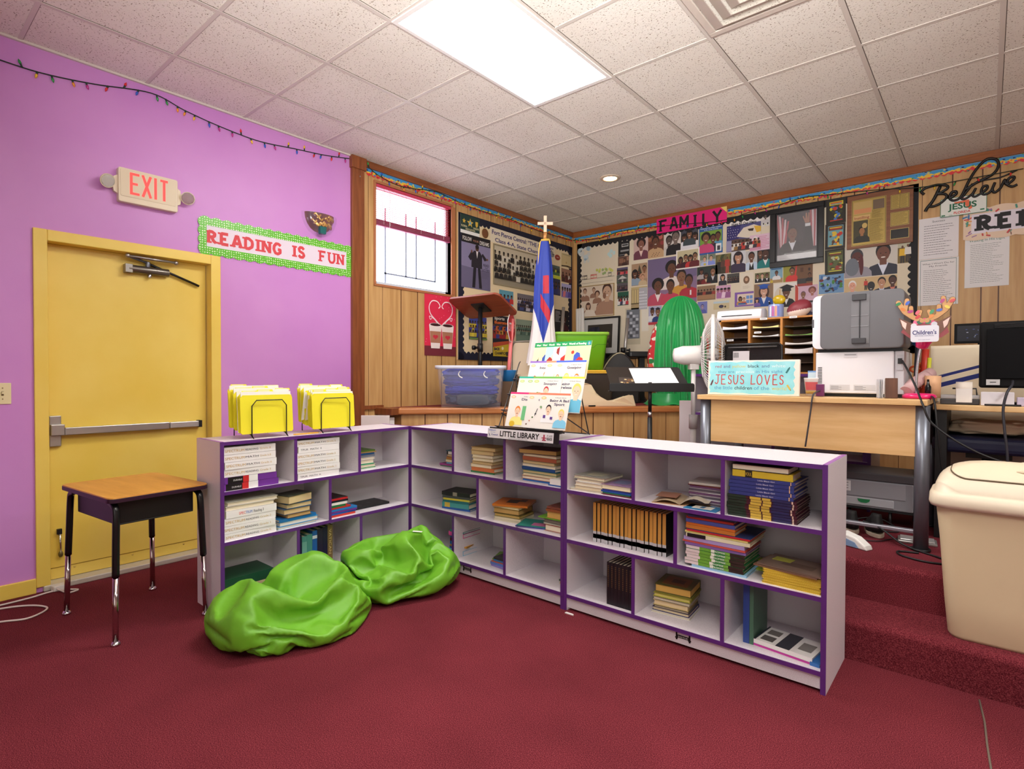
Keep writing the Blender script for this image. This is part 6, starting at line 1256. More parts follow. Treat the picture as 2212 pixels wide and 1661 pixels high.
# high-backed chair under a green cloth
Md = frame((1.775, 2.27, DK_), (.763, .647, 0), (-.647, .763, 0), (0, 0, 1))
t = thing('draped_chair', 'high arched chair covered in shiny green cloth with flowered cloth behind', 'chair', Md)
V = []; F = []; NU, NV = 220, 60; Hc = 1.085
for j in range(NV + 1):
    v = j / NV
    z = Hc * math.sin(v * PI / 2) ** .9
    q = z / Hc
    hw = .255 * max(0.0, 1 - max(0, (q - .62) / .38) ** 2.2) ** .5 + .0
    if q < .3: hw -= .03 * math.sin(PI * q / .3)
    hd = .10 * max(.02, (1 - q ** 4)) + .07 * (1 - q)
    for k in range(NU):
        a = 2 * PI * k / NU
        fo = 1 + (.26 * (.5 - abs(noise.noise(Vector((math.cos(a) * 5.2 + .6 * math.sin(q * 3), 3.1, q * .9)))) * 2) + .22 * noise.noise(Vector((math.cos(a) * 13 + .4 * q, 7.7, q * 1.1)))) * (1.45 - q * .9) * (1 if math.sin(a) < 0 else .4)
        V.append((hw * math.cos(a) * (1 + .04 * math.sin(3 * v * PI)) + .012 * q, hd * math.sin(a) * fo + (-.0), z if j else 0.0))
for j in range(NV):
    for k in range(NU): F.append((j * NU + k, j * NU + (k + 1) % NU, (j + 1) * NU + (k + 1) % NU, (j + 1) * NU + k))
F.append(tuple(NV * NU + k for k in range(NU)))
def m_satin():
    q = NT('green_satin'); q.base(q.ramp(q.noise(3), [(.3, (8, 148, 70)), (.7, (16, 172, 86))])); q.rough(.33); q.p.inputs['Sheen Weight'].default_value = .4; return q.m
MSAT = m_satin()
b = MB(); b.add(V, F, MSAT, True); b.build('green_drape', t)
b = MB(); V = []; F = []
for j in range(9):
    for k in range(64):
        a = 2 * PI * k / 64; q = j / 8; rr_ = .27 + .07 * (1 - q) + .014 * math.sin(7 * a + 3 * q); V.append((rr_ * math.cos(a), (.16 + .05 * (1 - q)) * math.sin(a) * (1 + .08 * math.sin(5 * a)), .11 * q ** 1.5 + .008 * math.sin(9 * a) * (1 - q) + .008))
for j in range(8):
    for k in range(64): F.append((j * 64 + k, j * 64 + (k + 1) % 64, (j + 1) * 64 + (k + 1) % 64, (j + 1) * 64 + k))
b.add(V, F, MSAT, True); b.build('hem', t)
def m_floral():
    q = NT('flowered_cloth'); v = q.n('TexVoronoi'); v.inputs['Scale'].default_value = 22; q.l(q.mapped((1, 1, 1)), v.inputs['Vector'])
    c = q.ramp(v.outputs['Color'], [(0, (206, 40, 50)), (.4, (236, 228, 214)), (.55, (40, 120, 60)), (.68, (220, 90, 70)), (.8, (236, 228, 214))], 'CONSTANT'); q.base(c); q.rough(.7); return q.m
MFL = m_floral()
for sx in (-1, 1):
    b = MB(); P = [(sx * .22, .16), (sx * .30, .22), (sx * .31, .46), (sx * .285, .66), (sx * .24, .80), (sx * .18, .84), (sx * .18, .3)]
    b.prism(P[::sx], -.02, .05, MFL, frame((0, .045, 0), (1, 0, 0), (0, 0, 1), (0, -1, 0))); b.build('flowered_cover', t, bevel=.012)
b = MB(); b.prism([(-.2, .02), (.2, .02), (.2, .9), (.1, 1.02), (-.1, 1.02), (-.2, .9)], -.02, .0, mat((90, 60, 40), .6), frame((0, .03, 0), (1, 0, 0), (0, 0, 1), (0, -1, 0))); b.build('chair_back', t)
def m_pearls(): pass
b = MB(); r = random.Random(8)
for k in range(26):
    x = .15 + .20 * k / 25; b.ell((x, -.19 - .02 * math.sin(k), .66 + .018 * math.sin(k * 1.1)), (.009, .009, .009), mat(r.choice([(226, 190, 150), (206, 120, 90), (150, 170, 90)]), .5), 8)
o = b.build('flower_garland', t)
# music stand
Ms = frame((2.365, .446, .36), (.763, .647, 0), (-.647, .763, 0), (0, 0, 1))
t = thing('music_stand', 'black music stand holding an open sheet of music', 'music stand', Ms)
b = MB(); b.cyl((0, 0, .10), (0, 0, .60), .016, M_BLACK); b.cyl((0, 0, .60), (0, 0, .64), .0135, M_CHROME); b.cyl((0, 0, .63), (0, 0, .84), .012, M_BLACK); b.build('post', t)
for k in range(3): a = .5 + 2.094 * k; b = MB(); b.tube([(0, 0, .22), (.14 * math.cos(a), .14 * math.sin(a), .06), (.27 * math.cos(a), .27 * math.sin(a), .008)], .010, M_BLACK, 8); b.build('leg', t)
Md_ = TR(0, -.02, .80, 0, math.radians(28))
b = MB(); b.prism(rrect(-.265, .0, .265, .30, .02), 0, .006, M_BLACK, Md_); b.build('desk_plate', t)
b = MB(); b.prism(rrect(-.285, -.052, .285, .006, .015), -.0, .006, M_BLACK, TR(0, -.05, .828, 0, PI / 2)); b.box(-.285, -.05, .776, .285, .005, .784, M_BLACK); b.build('ledge', t, bevel=.003)
a = Art(.30, .22, (236, 234, 236), .0012); a.lines(.08, .1, .9, .88, 9, (190, 188, 192), 2, .18); o = a.build('sheet_music', None, Ms @ Md_ @ TR(-.095, .055, .0075, .02)); tag(o, 'white sheet of music lying on the black music stand', 'sheet music')
a = Art(.10, .11, (60, 50, 46), .001); r = random.Random(2)
for k in range(16): a.el(r.uniform(.1, .9), r.uniform(.1, .8), .09, .07, r.choice([(206, 160, 90), (226, 200, 150), (110, 76, 46), (60, 46, 40)]), n=6)
tag(a.build('photo_print', None, Ms @ Md_ @ TR(-.205, .03, .0075, -.1)), 'small brown picture beside the sheet on the music stand', 'photo')
# pedestal fan
Mf = frame((2.475, .915, .36), (.763, .647, 0), (-.647, .763, 0), (0, 0, 1))
t = thing('pedestal_fan', 'large white pedestal fan turned sideways beside the desk', 'fan', Mf)
MFW = mat((222, 218, 216), .4); MFG = mat((190, 186, 186), .4)
b = MB(); b.lathe([(.20, 0), (.20, .02), (.16, .035), (.03, .05)], MFW, 32); b.build('base', t)
b = MB(); b.cyl((0, 0, .04), (0, 0, .55), .022, MFW); b.cyl((0, 0, .50), (0, 0, .60), .03, MFG); b.cyl((0, 0, .55), (0, 0, .98), .016, MFW); b.build('pole', t)
b = MB(); b.prism(rrect(-.035, -.03, .035, .03, .012), .93, 1.07, MFW); b.cyl((0, -.032, 1.03), (0, -.036, 1.03), .018, mat((176, 196, 226), .2), n=20); b.build('control_box', t, bevel=.006)
hx, hz = .05, 1.033
b = MB(); b.lathe([(.005, -.17), (.05, -.16), (.068, -.10), (.07, -.02), (.075, .03)], MFW, 24, frame((hx - .03, 0, hz), (0, 1, 0), (0, 0, 1), (1, 0, 0))); b.build('motor_housing', t)
Mh = frame((hx + .09, 0, hz + .005), Vector((.36, 1, 0)).normalized(), (0, 0, 1), (Vector((1, -.36, 0)).normalized()))
RF = .287
for sgn, nm in ((1, 'front_guard'), (-1, 'rear_guard')):
    b = MB()
    for k in range(64):
        a = 2 * PI * k / 64
        b.tube([(q * RF * math.cos(a), q * RF * math.sin(a), sgn * .085 * (1 - q ** 3)) for q in (.2, .55, .8, .93, 1.0)], .0022, MFW, 4)
    for q in (.3, .65): b.tube([(q * RF * math.cos(2 * PI * k / 40), q * RF * math.sin(2 * PI * k / 40), sgn * .085 * (1 - q ** 3)) for k in range(40)], .0028, MFW, 5, closed=True)
    b.build(nm, t, Mh)
b = MB(); b.rings([[((RF + o_) * math.cos(2 * PI * k / 56), (RF + o_) * math.sin(2 * PI * k / 56), z) for k in range(56)] for o_, z in ((-.003, -.014), (.007, -.012), (.007, .012), (-.003, .014))], MFW, cap0=False, cap1=False, closed=True); b.build('rim', t, Mh)
for k in range(4):
    b = MB(); a0 = k * PI / 2; V = []; F = []
    for i in range(7):
        rr_ = .05 + .19 * i / 6
        for j in range(5):
            a = a0 + (-.35 + .7 * j / 4) * (.8 + .3 * i / 6); V.append((rr_ * math.cos(a), rr_ * math.sin(a), -.02 + .04 * j / 4 + .004))
    for i in range(6):
        for j in range(4): F.append((i * 5 + j, i * 5 + j + 1, (i + 1) * 5 + j + 1, (i + 1) * 5 + j))
    b.add(V, F, mat((206, 206, 212), .3), True); o = b.build('blade', t, Mh); sd = o.modifiers.new('t', 'SOLIDIFY'); sd.thickness = .003
b = MB(); b.lathe([(.045, -.03), (.05, .02), (.03, .04), (.001, .045)], MFG, 20, Mh); b.build('hub', t)
# ================================================================= DESK AREA (on the stage)
SZ = .36
# desk
t = thing('desk', 'light wood desk with modesty panel and grey tube legs on the stage', 'desk', TR(0, 0, 0))
b = MB(); b.box(2.715, .39, 1.096, 3.885, 1.12, 1.125, M_OAK); b.build('desk_top', t, bevel=.003)
b = MB(); b.box(2.79, .425, .835, 3.835, .443, 1.094, M_OAK); b.build('modesty_panel', t, bevel=.002)
for x, y in ((2.752, .44), (3.862, .44), (2.752, 1.07), (3.862, 1.07)):
    b = MB(); b.cyl((x, y, SZ), (x, y, 1.096), .032, M_GREYMET); b.cyl((x, y, SZ), (x, y, SZ + .012), .042, M_BLACK); b.build('leg', t)
b = MB(); b.box(2.76, .50, .425, 3.86, .53, .445, mat((176, 178, 190), .3, .7)); b.build('foot_bar', t, bevel=.004)
# bookcase behind, organizer on top
t = thing('bookcase', 'white bookcase with purple edges standing behind the desk on the stage', 'bookcase', TR(2.33, 1.22, SZ))
b = MB(); b.box(0, .004, 0, .02, .40, .90, M_LAM); b.box(0, 0, 0, .02, .004, .90, M_LAM); b.box(.02, 0, 0, .035, .004, .90, M_EDGE); b.build('side_panel', t)
for nm, q in (('side_panel', (1.19, 0, 0, 1.21, .40, .90)), ('top_panel', (.02, .0, .88, 1.19, .40, .90)), ('back_panel', (.02, .38, 0, 1.19, .395, .88)), ('shelf', (.02, .004, .58, 1.19, .38, .60)), ('shelf', (.02, .004, .30, 1.19, .38, .32)), ('divider', (.60, .004, .0, .62, .38, .88))):
    b = MB(); b.box(*q, M_LAM); b.box(q[0], q[1] - .004, q[2], q[3], q[1], q[5], M_EDGE) if nm != 'back_panel' else None; b.build(nm, t)
b = MB(); b.box(-.05, -.01, 0, .055, .012, .66, mat((232, 222, 226), .5)); o = b.build('end_board', None, frame((2.01, 1.86, SZ), (.763, .647, 0), (-.647, .763, 0), (0, 0, 1)), bevel=.003); tag(o, 'narrow white board standing at the right end of the platform', 'board')
OZ = SZ + .90
OX0, OX1, OY = 2.53, 3.20, 1.27
t = thing('mail_organizer', 'wooden three-column mail organizer full of paper behind the desk', 'organizer', TR(OX0, OY, OZ)); ow = OX1 - OX0; oh = .41; od = .30
b = MB(); b.box(0, 0, 0, .014, od, oh, M_MAPLE); b.box(ow - .014, 0, 0, ow, od, oh, M_MAPLE); b.box(0, 0, oh - .012, ow, od, oh, M_MAPLE); b.box(0, 0, 0, ow, od, .012, M_MAPLE); b.build('case', t)
b = MB(); b.box(.014, od - .006, .012, ow - .014, od, oh - .012, mat((84, 50, 24), .6)); b.build('back_panel', t)
cw3 = ow / 3
for k in (1, 2): b = MB(); b.box(k * cw3 - .008, 0, .012, k * cw3 + .008, od - .006, oh - .012, M_MAPLE); b.build('divider', t)
M_SHF = mat((66, 46, 30), .6)
for c in range(3):
    for k in range(1, 6):
        z = .012 + k * (oh - .024) / 6
        b = MB(); b.box(c * cw3 + .014, .004, z, (c + 1) * cw3 - .012, od - .006, z + .004, M_SHF); b.build('shelf', t)
r = random.Random(12)
pl = [(0, 5, (226, 224, 232), .018, 'white'), (1, 5, (236, 226, 150), .010, 'pale yellow'), (0, 3, (226, 224, 232), .014, 'white'), (1, 4, (226, 226, 226), .008, 'grey-white'), (1, 3, (226, 224, 230), .014, 'white'), (2, 4, (120, 170, 80), .006, 'green'), (2, 5, (60, 56, 50), .004, 'dark'), (2, 2, (222, 214, 214), .034, 'thick white'), (2, 3, (226, 220, 216), .012, 'white')]
RN = ('bottom', 'fifth', 'fourth', 'third', 'second', 'top'); CN = ('left', 'center', 'right')
for c, k, col_, th, nm in pl:
    z0 = OZ + .0125 + k * (oh - .024) / 6 + .0042; V = []; F = []
    b = MB(); w3 = cw3 - .045
    n = 8
    for top in (0, 1):
        for i in range(n + 1):
            u = i / n; zz = .004 * math.sin(u * PI) * (0 if not top else -1) + (th if top else 0) + (.006 * (abs(u - .5) * 2) ** 2 if top else 0)
            V += [(-w3 / 2 + w3 * u, 0, zz), (-w3 / 2 + w3 * u, .22, zz)]
    for i in range(n):
        a0 = 2 * i; F += [(a0, a0 + 1, a0 + 3, a0 + 2)]; a1 = a0 + 2 * (n + 1); F += [(a1, a1 + 2, a1 + 3, a1 + 1), (a0, a0 + 2, a1 + 2, a1)]
    e0, e1_ = 2 * (n + 1), 2 * n; F += [(0, e0, e0 + 1, 1), (e1_, e1_ + 1, e1_ + e0 + 1, e1_ + e0)]
    b.add(V, F, mat(col_, .8))
    o = b.build('paper_stack', None, TR(OX0 + (c + .5) * cw3, OY + .012, z0)); tag(o, '%s paper in the %s slot of the organizer\'s %s column' % (nm, RN[k], CN[c]), 'paper', 'papers in the mail organizer')
for x, z in ((.30, oh - .002), (.50, oh - .002), (.06, .26), (.26, .31)):
    b = MB(); b.box(0, -.003, 0, .05, 0, .014, M_WHITE); b.box(.008, -.0035, .005, .042, -.003, .009, mat((120, 120, 124), .6)); b.build('label_strip', t, TR(x, 0, z - .012))
# laminator, tin, ball, mini frame on top of the organizer
LZ0 = OZ + oh + .001
t = thing('laminator', 'white laminator with a dark feed slot on top of the mail organizer', 'laminator', TR(2.66, 1.39, LZ0))
b = MB(); P = [(-.09, 0), (.075, 0), (.085, .02), (.07, .075), (-.04, .09), (-.085, .07)]
b.prism([(-y, z) for y, z in P][::-1], -.165, .165, mat((232, 232, 236), .35), frame((0, 0, 0), (0, 1, 0), (0, 0, 1), (1, 0, 0))); b.build('body', t, bevel=.008)
b = MB(); b.box(-.125, -.088, .03, .10, -.081, .036, mat((30, 32, 36), .5)); b.build('feed_slot', t)
b = MB(); b.text('Scotch', -.03, .052, .012, mat((70, 70, 76), .5), .0, .05, M=frame((0, -.0865, 0), (1, 0, 0), (0, .22, .97), (0, -.97, .22))); b.build('brand_mark', t)
t = thing('tin', 'lilac and blue decorated round tin on the mail organizer beside the ball', 'tin', TR(2.905, 1.40, LZ0))
b = MB(); b.lathe([(.05, 0), (.052, .004), (.052, .10), (.05, .104), (.046, .10), (.046, .02)], mat((150, 170, 220), .3, .2), 28); b.build('can', t)
b = MB()
for a0, c in ((-2.3, (226, 226, 240)), (-1.9, (190, 110, 170)), (-1.5, (206, 140, 110)), (-1.2, (120, 130, 210))):
    b.lathe([(.0525, .015), (.0525, .09)], mat(c, .35), 8, None, a0, a0 + .33)
b.build('printed_band', t)
t = thing('lollipop', 'mustard yellow round lollipop standing in the decorated tin', 'lollipop', TR(2.92, 1.40, LZ0 + .024))
b = MB(); b.ell((.005, 0, .115), (.045, .02, .036), mat((190, 160, 20), .25), 20); b.build('candy', t)
b = MB(); b.cyl((0, 0, 0), (.004, 0, .09), .004, M_WHITE, n=8); b.build('stick', t)
b = MB(); b.cyl((-.02, -.01, .024), (-.045, -.012, .125), .006, M_BLACK, n=10); b.cyl((-.045, -.012, .125), (-.047, -.012, .135), .004, M_CHROME, n=8); tag(b.build('pen', None, TR(2.905, 1.40, LZ0)), 'black pen standing in the decorated tin', 'pen')
b = MB(); Mball = TR(3.06, 1.41, LZ0 + .062, .2, 0, -.5)
NB = 72; V = []; F1_, F2_ = [], []
for j in range(NB // 2 + 1):
    th = PI * j / (NB // 2)
    for k in range(NB):
        a = 2 * PI * k / NB; rr_ = .062 * math.sin(th) ** .9 if 0 < j < NB // 2 else 0; V.append((.085 * -math.cos(th), rr_ * math.cos(a), rr_ * math.sin(a)))
for j in range(NB // 2):
    for k in range(NB):
        f = (j * NB + k, j * NB + (k + 1) % NB, (j + 1) * NB + (k + 1) % NB, (j + 1) * NB + k)
        c = V[f[0]]; (F1_ if (c[2] + .35 * c[0] > -.012) else F2_).append(f)
b.add(V, F1_, mat((132, 44, 56), .45), True); b.add(V, F2_, mat((228, 214, 204), .45), True)
o = b.build('football', None, Mball); bm = bmesh.new(); bm.from_mesh(o.data); bmesh.ops.remove_doubles(bm, verts=bm.verts, dist=1e-5); bm.to_mesh(o.data); bm.free(); tag(o, 'maroon and white mini football on the mail organizer', 'ball')
t = thing('picture_stand', 'small black photo frame standing behind the football on the organizer', 'photo frame', TR(3.10, 1.52, LZ0))
b = MB(); 
for q in ((-.05, 0, .05, .012), (-.05, .118, .05, .13), (-.05, .012, -.038, .118), (.038, .012, .05, .118)): b.box(q[0], -.006, q[1], q[2], .006, q[3], M_BLACK)
b.build('frame', t)
a = Art(.076, .106, (150, 140, 150)); a.bust(.5, 0, .8, (60, 60, 90), SK); a.build('picture', t, frame((-.038, 0, .012), (1, 0, 0), (0, 0, 1), (0, -1, 0)))
# dark document tray standing behind the sign
t = thing('document_tray', 'smoky black plastic tray standing upright behind the painted sign', 'tray', TR(2.88, .93, 1.126) @ Matrix.Rotation(-.05, 4, 'X'))
MSM = mat((34, 32, 34), .25, 0, alpha=.82)
b = MB(); b.prism(rrect(-.19, 0, .19, .335, .02), -.004, .0, MSM, frame((0, 0, 0), (1, 0, 0), (0, 0, 1), (0, -1, 0))); b.build('panel', t)
b = MB(); b.tube([(-.19, -.02, 0), (-.19, -.02, .32), (-.17, -.02, .335), (.17, -.02, .335), (.19, -.02, .32), (.20, -.02, 0)], .008, mat((20, 20, 22), .3), 8); b.tube([(-.16, -.02, .315), (.16, -.02, .315)], .005, mat((90, 88, 88), .3), 6); b.build('rim', t)
b = MB(); b.box(-.13, -.008, .22, -.02, -.005, .29, mat((196, 190, 196), .5)); [b.box(-.125 + .006 * k, -.0085, .245, -.122 + .006 * k, -.008, .28, M_BLACK) for k in range(6)]; b.build('barcode_sticker', t)
# painted sign
t = thing('painted_sign', 'turquoise canvas sign reading JESUS LOVES at the left end of the desk', 'sign', frame((2.757, .455, 1.1265), (1, 0, 0), (0, .06, .998), (0, -.998, .06)))
b = MB(); b.box(0, 0, -.022, .53, .213, .0, mat((236, 224, 212), .6)); b.build('canvas', t, bevel=.002)
def m_aqua():
    q = NT('turquoise_wash'); q.base(q.ramp(q.noise(9, detail=5), [(.3, (126, 204, 214)), (.55, (150, 216, 222)), (.75, (182, 228, 230))])); q.rough(.6); return q.m
b = MB(); b.prism([(.012 + .004 * math.sin(k * 2.1), .012 + .19 * k / 12) for k in range(13)][::-1] + [(.012 + .49 * k / 12, .010 + .004 * math.sin(k * 1.7)) for k in range(1, 12)] + [(.503 + .006 * math.sin(k * 2.3), .012 + .19 * k / 12) for k in range(13)] + [(.50 - .49 * k / 12, .203 + .003 * math.sin(k * 2.9)) for k in range(1, 12)], .0002, .0006, m_aqua()); b.build('painted_field', t)
b = MB(); z = .0009
C1, C2, C3, CW, CR_, CB = (110, 90, 140), (206, 196, 110), (44, 44, 56), (214, 232, 232), (196, 60, 56), (84, 150, 190)
def words(items, y, h):
    for s_, x, w_, c in items: b.text(s_, x, y, h, mat(c, .6), z, w_, .006)
words((('red', .045, .038, (170, 70, 96)), ('and', .096, .040, C1), ('yellow', .148, .082, C2), ('black', .243, .066, C3), ('and', .322, .044, (90, 120, 160)), ('white', .378, .076, CW)), .168, .019)
words((('they are', .063, .10, (90, 150, 180)), ('precious', .174, .106, CW), ('in His sight', .290, .150, CB)), .135, .018)
words((('the little', .042, .112, CB), ('children', .166, .104, C3), ('of the', .280, .088, CB), ('world', .382, .080, C2)), .034, .022)
letters_j = [('J', .046), ('E', .083), ('S', .122), ('U', .158), ('S', .196), ('L', .260), ('O', .297), ('V', .342), ('E', .385), ('S', .420)]
LJ = {'J': [[(.1, 1), (1, 1)], [(.6, 1), (.6, .25), (.4, .05), (.1, .08), (0, .22)]], 'E': [[(.9, 1), (.1, 1), (.1, 0), (.95, 0)], [(.1, .52), (.75, .52)]], 'S': LET['S'], 'U': [[(.05, 1), (.08, .3), (.3, .03), (.6, .03), (.85, .3), (.9, 1)]], 'L': [[(.2, 1), (.12, .02), (.95, .06)]], 'O': [[(.5 + .48 * math.cos(k * PI / 8), .5 + .5 * math.sin(k * PI / 8)) for k in range(17)]], 'V': [[(0, 1), (.45, 0), (.95, 1)]]}
mjr = mat(CR_, .6)
for k, (ch, x) in enumerate(letters_j):
    for st in LJ[ch]: b.stroke([(x + px * .030, .066 + py * .058) for px, py in st], .0055, mjr, z + k * .00003)
b.build('lettering', t)
b = MB()
for x, y, a_, c in ((.468, .150, 1.05, (40, 110, 110)), (.026, .075, 1.2, (90, 50, 60)), (.475, .050, -1.0, (206, 176, 70))):
    dx, dy = math.cos(a_), math.sin(a_); b.stroke([(x - dx * .018, y - dy * .018), (x + dx * .014, y + dy * .014)], .010, mat(c, .6), z); b.stroke([(x + dx * .014, y + dy * .014), (x + dx * .021, y + dy * .021)], .005, mat(tuple(int(q * .7) for q in c), .6), z + .0001)
b.build('painted_crayons', t)
# noodle cup and small boxes right of the sign
b = MB(); b.lathe([(.036, 0), (.048, .10), (.05, .104), (.046, .106), (.002, .106)], mat((236, 230, 230), .5), 24); b.lathe([(.0375, .012), (.040, .030)], mat((190, 150, 70), .5), 24); b.lathe([(.0405, .034), (.046, .082)], mat((206, 90, 96), .5), 14, None, -2.5, -.8)
tag(b.build('noodle_cup', None, TR(3.315, .66, 1.1265)), 'paper noodle cup with red print between the sign and the big printer', 'cup')
b = MB(); b.box(-.03, -.02, 0, .03, .02, .15, mat((120, 160, 214), .5)); b.box(-.028, -.0205, .09, .028, -.02, .14, mat((206, 226, 236), .5)); tag(b.build('tissue_box', None, TR(3.29, .80, 1.1265), bevel=.003), 'small pale blue box behind the noodle cup', 'box')
b = MB(); b.box(-.02, -.015, 0, .02, .015, .07, mat((110, 40, 96), .5)); tag(b.build('box', None, TR(3.37, .585, 1.1265), bevel=.003), 'tiny purple box at the left foot of the big printer', 'box')
# large printer seen from behind
MPW = mat((230, 230, 236), .4); MPG = mat((104, 104, 108), .5)
t = thing('printer', 'big white printer with grey upper unit, seen from behind on the desk', 'printer', TR(3.335, .63, 1.1265))
b = MB(); b.box(.02, .02, 0, .42, .40, .018, M_BLACK); b.build('base_feet', t)
b = MB(); b.box(0, 0, .018, .385, .42, .255, MPW); b.build('lower_body', t, bevel=.006)
b = MB(); b.box(.386, .012, .018, .43, .42, .255, mat((206, 206, 212), .45)); o = b.build('side_cover', t, bevel=.004)
b = MB(); b.box(.396, .008, .15, .426, .0125, .235, mat((190, 190, 196), .5)); b.box(.401, .002, .185, .421, .009, .215, M_BLACK); b.build('power_socket', o)
b = MB(); b.box(.145, -.003, .223, .21, .001, .245, mat((214, 214, 220), .4)); b.box(.149, -.004, .236, .206, -.002, .242, mat((150, 150, 156), .5)); b.build('latch_handle', t)
b = MB(); [b.box(.012, -.002, .075 + .009 * k, .034, .001, .079 + .009 * k, mat((50, 50, 54), .5)) for k in range(11)]; b.build('vent_slots', t)
for x0, x1 in ((.075, .175), (.195, .30)):
    b = MB(); b.box(x0, -.0015, .036, x1, .001, .068, mat((206, 206, 210), .5)); [b.box(x0 + .005, -.002, .04 + .006 * k, x0 + (.045 if k % 2 else .06), -.0015, .042 + .006 * k, mat((110, 110, 116), .5)) for k in range(4)]; b.build('rating_label', t)
b = MB(); b.box(.005, .03, .255, .42, .41, .275, M_BLACK); b.build('dark_gap', t)
b = MB(); b.prism(rrect(-.015, .275, .36, .585, .03), -.36, .02, MPW, frame((0, 0, 0), (1, 0, 0), (0, 0, 1), (0, -1, 0))); b.box(-.018, -.016, .40, -.006, -.021, .45, mat((90, 90, 96), .5)) ; o1 = b.build('white_side', t, bevel=.008)
b = MB(); b.prism(rrect(.028, .272, .432, .592, .03), -.30, .035, MPG, frame((0, 0, 0), (1, 0, 0), (0, 0, 1), (0, -1, 0))); o2 = b.build('upper_unit', t, bevel=.006)
b = MB(); b.box(.272, -.0365, .28, .2745, -.0352, .585, mat((96, 96, 100), .5)); b.box(.185, -.038, .30, .272, -.036, .57, mat((116, 116, 120), .5)); b.build('hinge_panel', o2)
for z0, z1 in ((.54, .575), (.30, .33)): b = MB(); b.box(.19, -.052, z0, .258, -.036, z1, mat((58, 58, 62), .45)); b.build('grip_handle', o2, bevel=.003)
b = MB(); b.box(.224, -.041, .33, .230, -.037, .54, mat((36, 36, 40), .5)); [b.box(.185, -.041, zz, .265, -.037, zz + .003, mat((150, 150, 154), .4)) for zz in (.395, .455)]; b.build('latch_rod', o2)
def cable(label, pts, r=.004, m=None, name='cable', n=8):
    b = MB(); b.tube(catmull(pts, n), r, m or M_CORD, 6); o = b.build(name); return tag(o, label, 'cable')
# brown wooden book and white folders beside the printer
b = MB(); b.box(0, 0, 0, .056, .012, .108, m_wood('brown_cover', (78, 44, 28), (104, 62, 40), 2, .5)); b.box(-.003, .004, .002, .0, .012, .106, M_PAPER); tag(b.build('brown_book', None, TR(3.692, .535, 1.1265, .15) @ Matrix.Rotation(-.12, 4, 'X'), bevel=.002), 'small dark brown wooden-covered book leaning against the printer', 'book')
for k, c in enumerate(((196, 200, 206), (206, 206, 212), (220, 220, 226))):
    b = MB(); b.box(0, 0, 0, .004, .09, .10, mat(c, .5)); o = b.build('folder', None, TR(3.668 + .007 * k, .50 + .006 * k, 1.1265, .25)); tag(o, ('leftmost', 'middle', 'rightmost')[k] + ' grey folder standing beside the small brown book', 'folder', 'grey folders')
# pink lamp with antler headband
PK = mat((228, 26, 110), .28, coat=.4); LX0, LY0 = 3.835, .60
t = thing('desk_lamp', 'hot pink desk lamp with flexible neck at the right end of the desk', 'lamp', TR(LX0, LY0, 1.1265))
b = MB(); b.lathe([(.072, 0), (.076, .006), (.074, .018), (.06, .026), (.002, .028)], PK, 36); b.build('base', t)
b = MB(); P = catmull([(-.012, 0, .02), (-.012, 0, .12), (-.006, .0, .20), (.004, 0, .27)], 10); b.tube(P, .0065, mat((196, 196, 200), .25, .8), 10); b.build('gooseneck', t)
Ml = TR(.022, 0, .325, 0, 0, .25)
b = MB(); b.lathe([(.012, -.066), (.026, -.06), (.03, -.045), (.034, -.03), (.046, .0), (.056, .04), (.054, .042), (.04, .0), (.02, -.05)], PK, 30, Ml); o = b.build('lamp_shade', t)
b = MB(); [b.box(x_, -.0535 if False else -.05, -.005, x_ + .004, -.040, .022, M_BLACK) for x_ in (-.008, .006)]; b.build('vent_slot', o, Ml)
Ma = frame((LX0 + .025, LY0 - .085, 1.475), (1, 0, 0), (0, 0, 1), (0, -1, 0))
t = thing('antler_headband', 'cardboard reindeer antler headband with painted bulbs hung on the pink lamp', 'headband', Ma)
AB = mat((206, 158, 106), .6); AE = mat((110, 70, 40), .6)
def antler(sg):
    b = MB()
    for m, g, z in ((AE, .004, 0), (AB, 0, .002)):
        for pts, w_ in (([(.01, .055), (.05, .075), (.085, .105), (.112, .155)], .022), ([(.055, .08), (.058, .125)], .018), ([(.085, .105), (.075, .165)], .019), ([(.02, .058), (.0, .10)], .017)):
            if len(pts) == 2 and pts[0][0] == .02: pts = [(.03, .062), (.018, .102)]
            b.stroke([(sg * x, y) for x, y in pts], w_ + g, m, z)
            for x, y in (pts[0], pts[-1]): b.poly([(sg * x + (w_ + g) / 2 * math.cos(k * PI / 8), y + (w_ + g) / 2 * math.sin(k * PI / 8)) for k in range(16)], z + .0005 + .00002 * len(b.f), m)
    o = b.build('antler', t)
    sd = o.modifiers.new('t', 'SOLIDIFY'); sd.thickness = .002
    for k, (x, y, c, a_) in enumerate(((.112, .148, (190, 30, 40) if sg > 0 else (30, 130, 70), .5), (.092, .118, (214, 190, 50) if sg > 0 else (210, 120, 40), -.6), (.072, .15, (170, 30, 110) if sg > 0 else (40, 90, 190), .9), (.06, .105, (40, 90, 190) if sg > 0 else (170, 30, 120), .2), (.028, .075, (220, 130, 40) if sg > 0 else (200, 30, 40), .7), (.03, .098, (30, 140, 80) if sg > 0 else (240, 90, 110), 1.0))):
        q = MB(); q.prism([(sg * x + .013 * math.cos(j * PI / 7) * math.cos(a_) - .0075 * math.sin(j * PI / 7) * math.sin(a_), y + .013 * math.cos(j * PI / 7) * math.sin(a_) + .0075 * math.sin(j * PI / 7) * math.cos(a_)) for j in range(14)], .003, .0045, mat(c, .3, coat=.4)); q.build('painted_bulb', o)
for sg in (-1, 1): antler(sg)
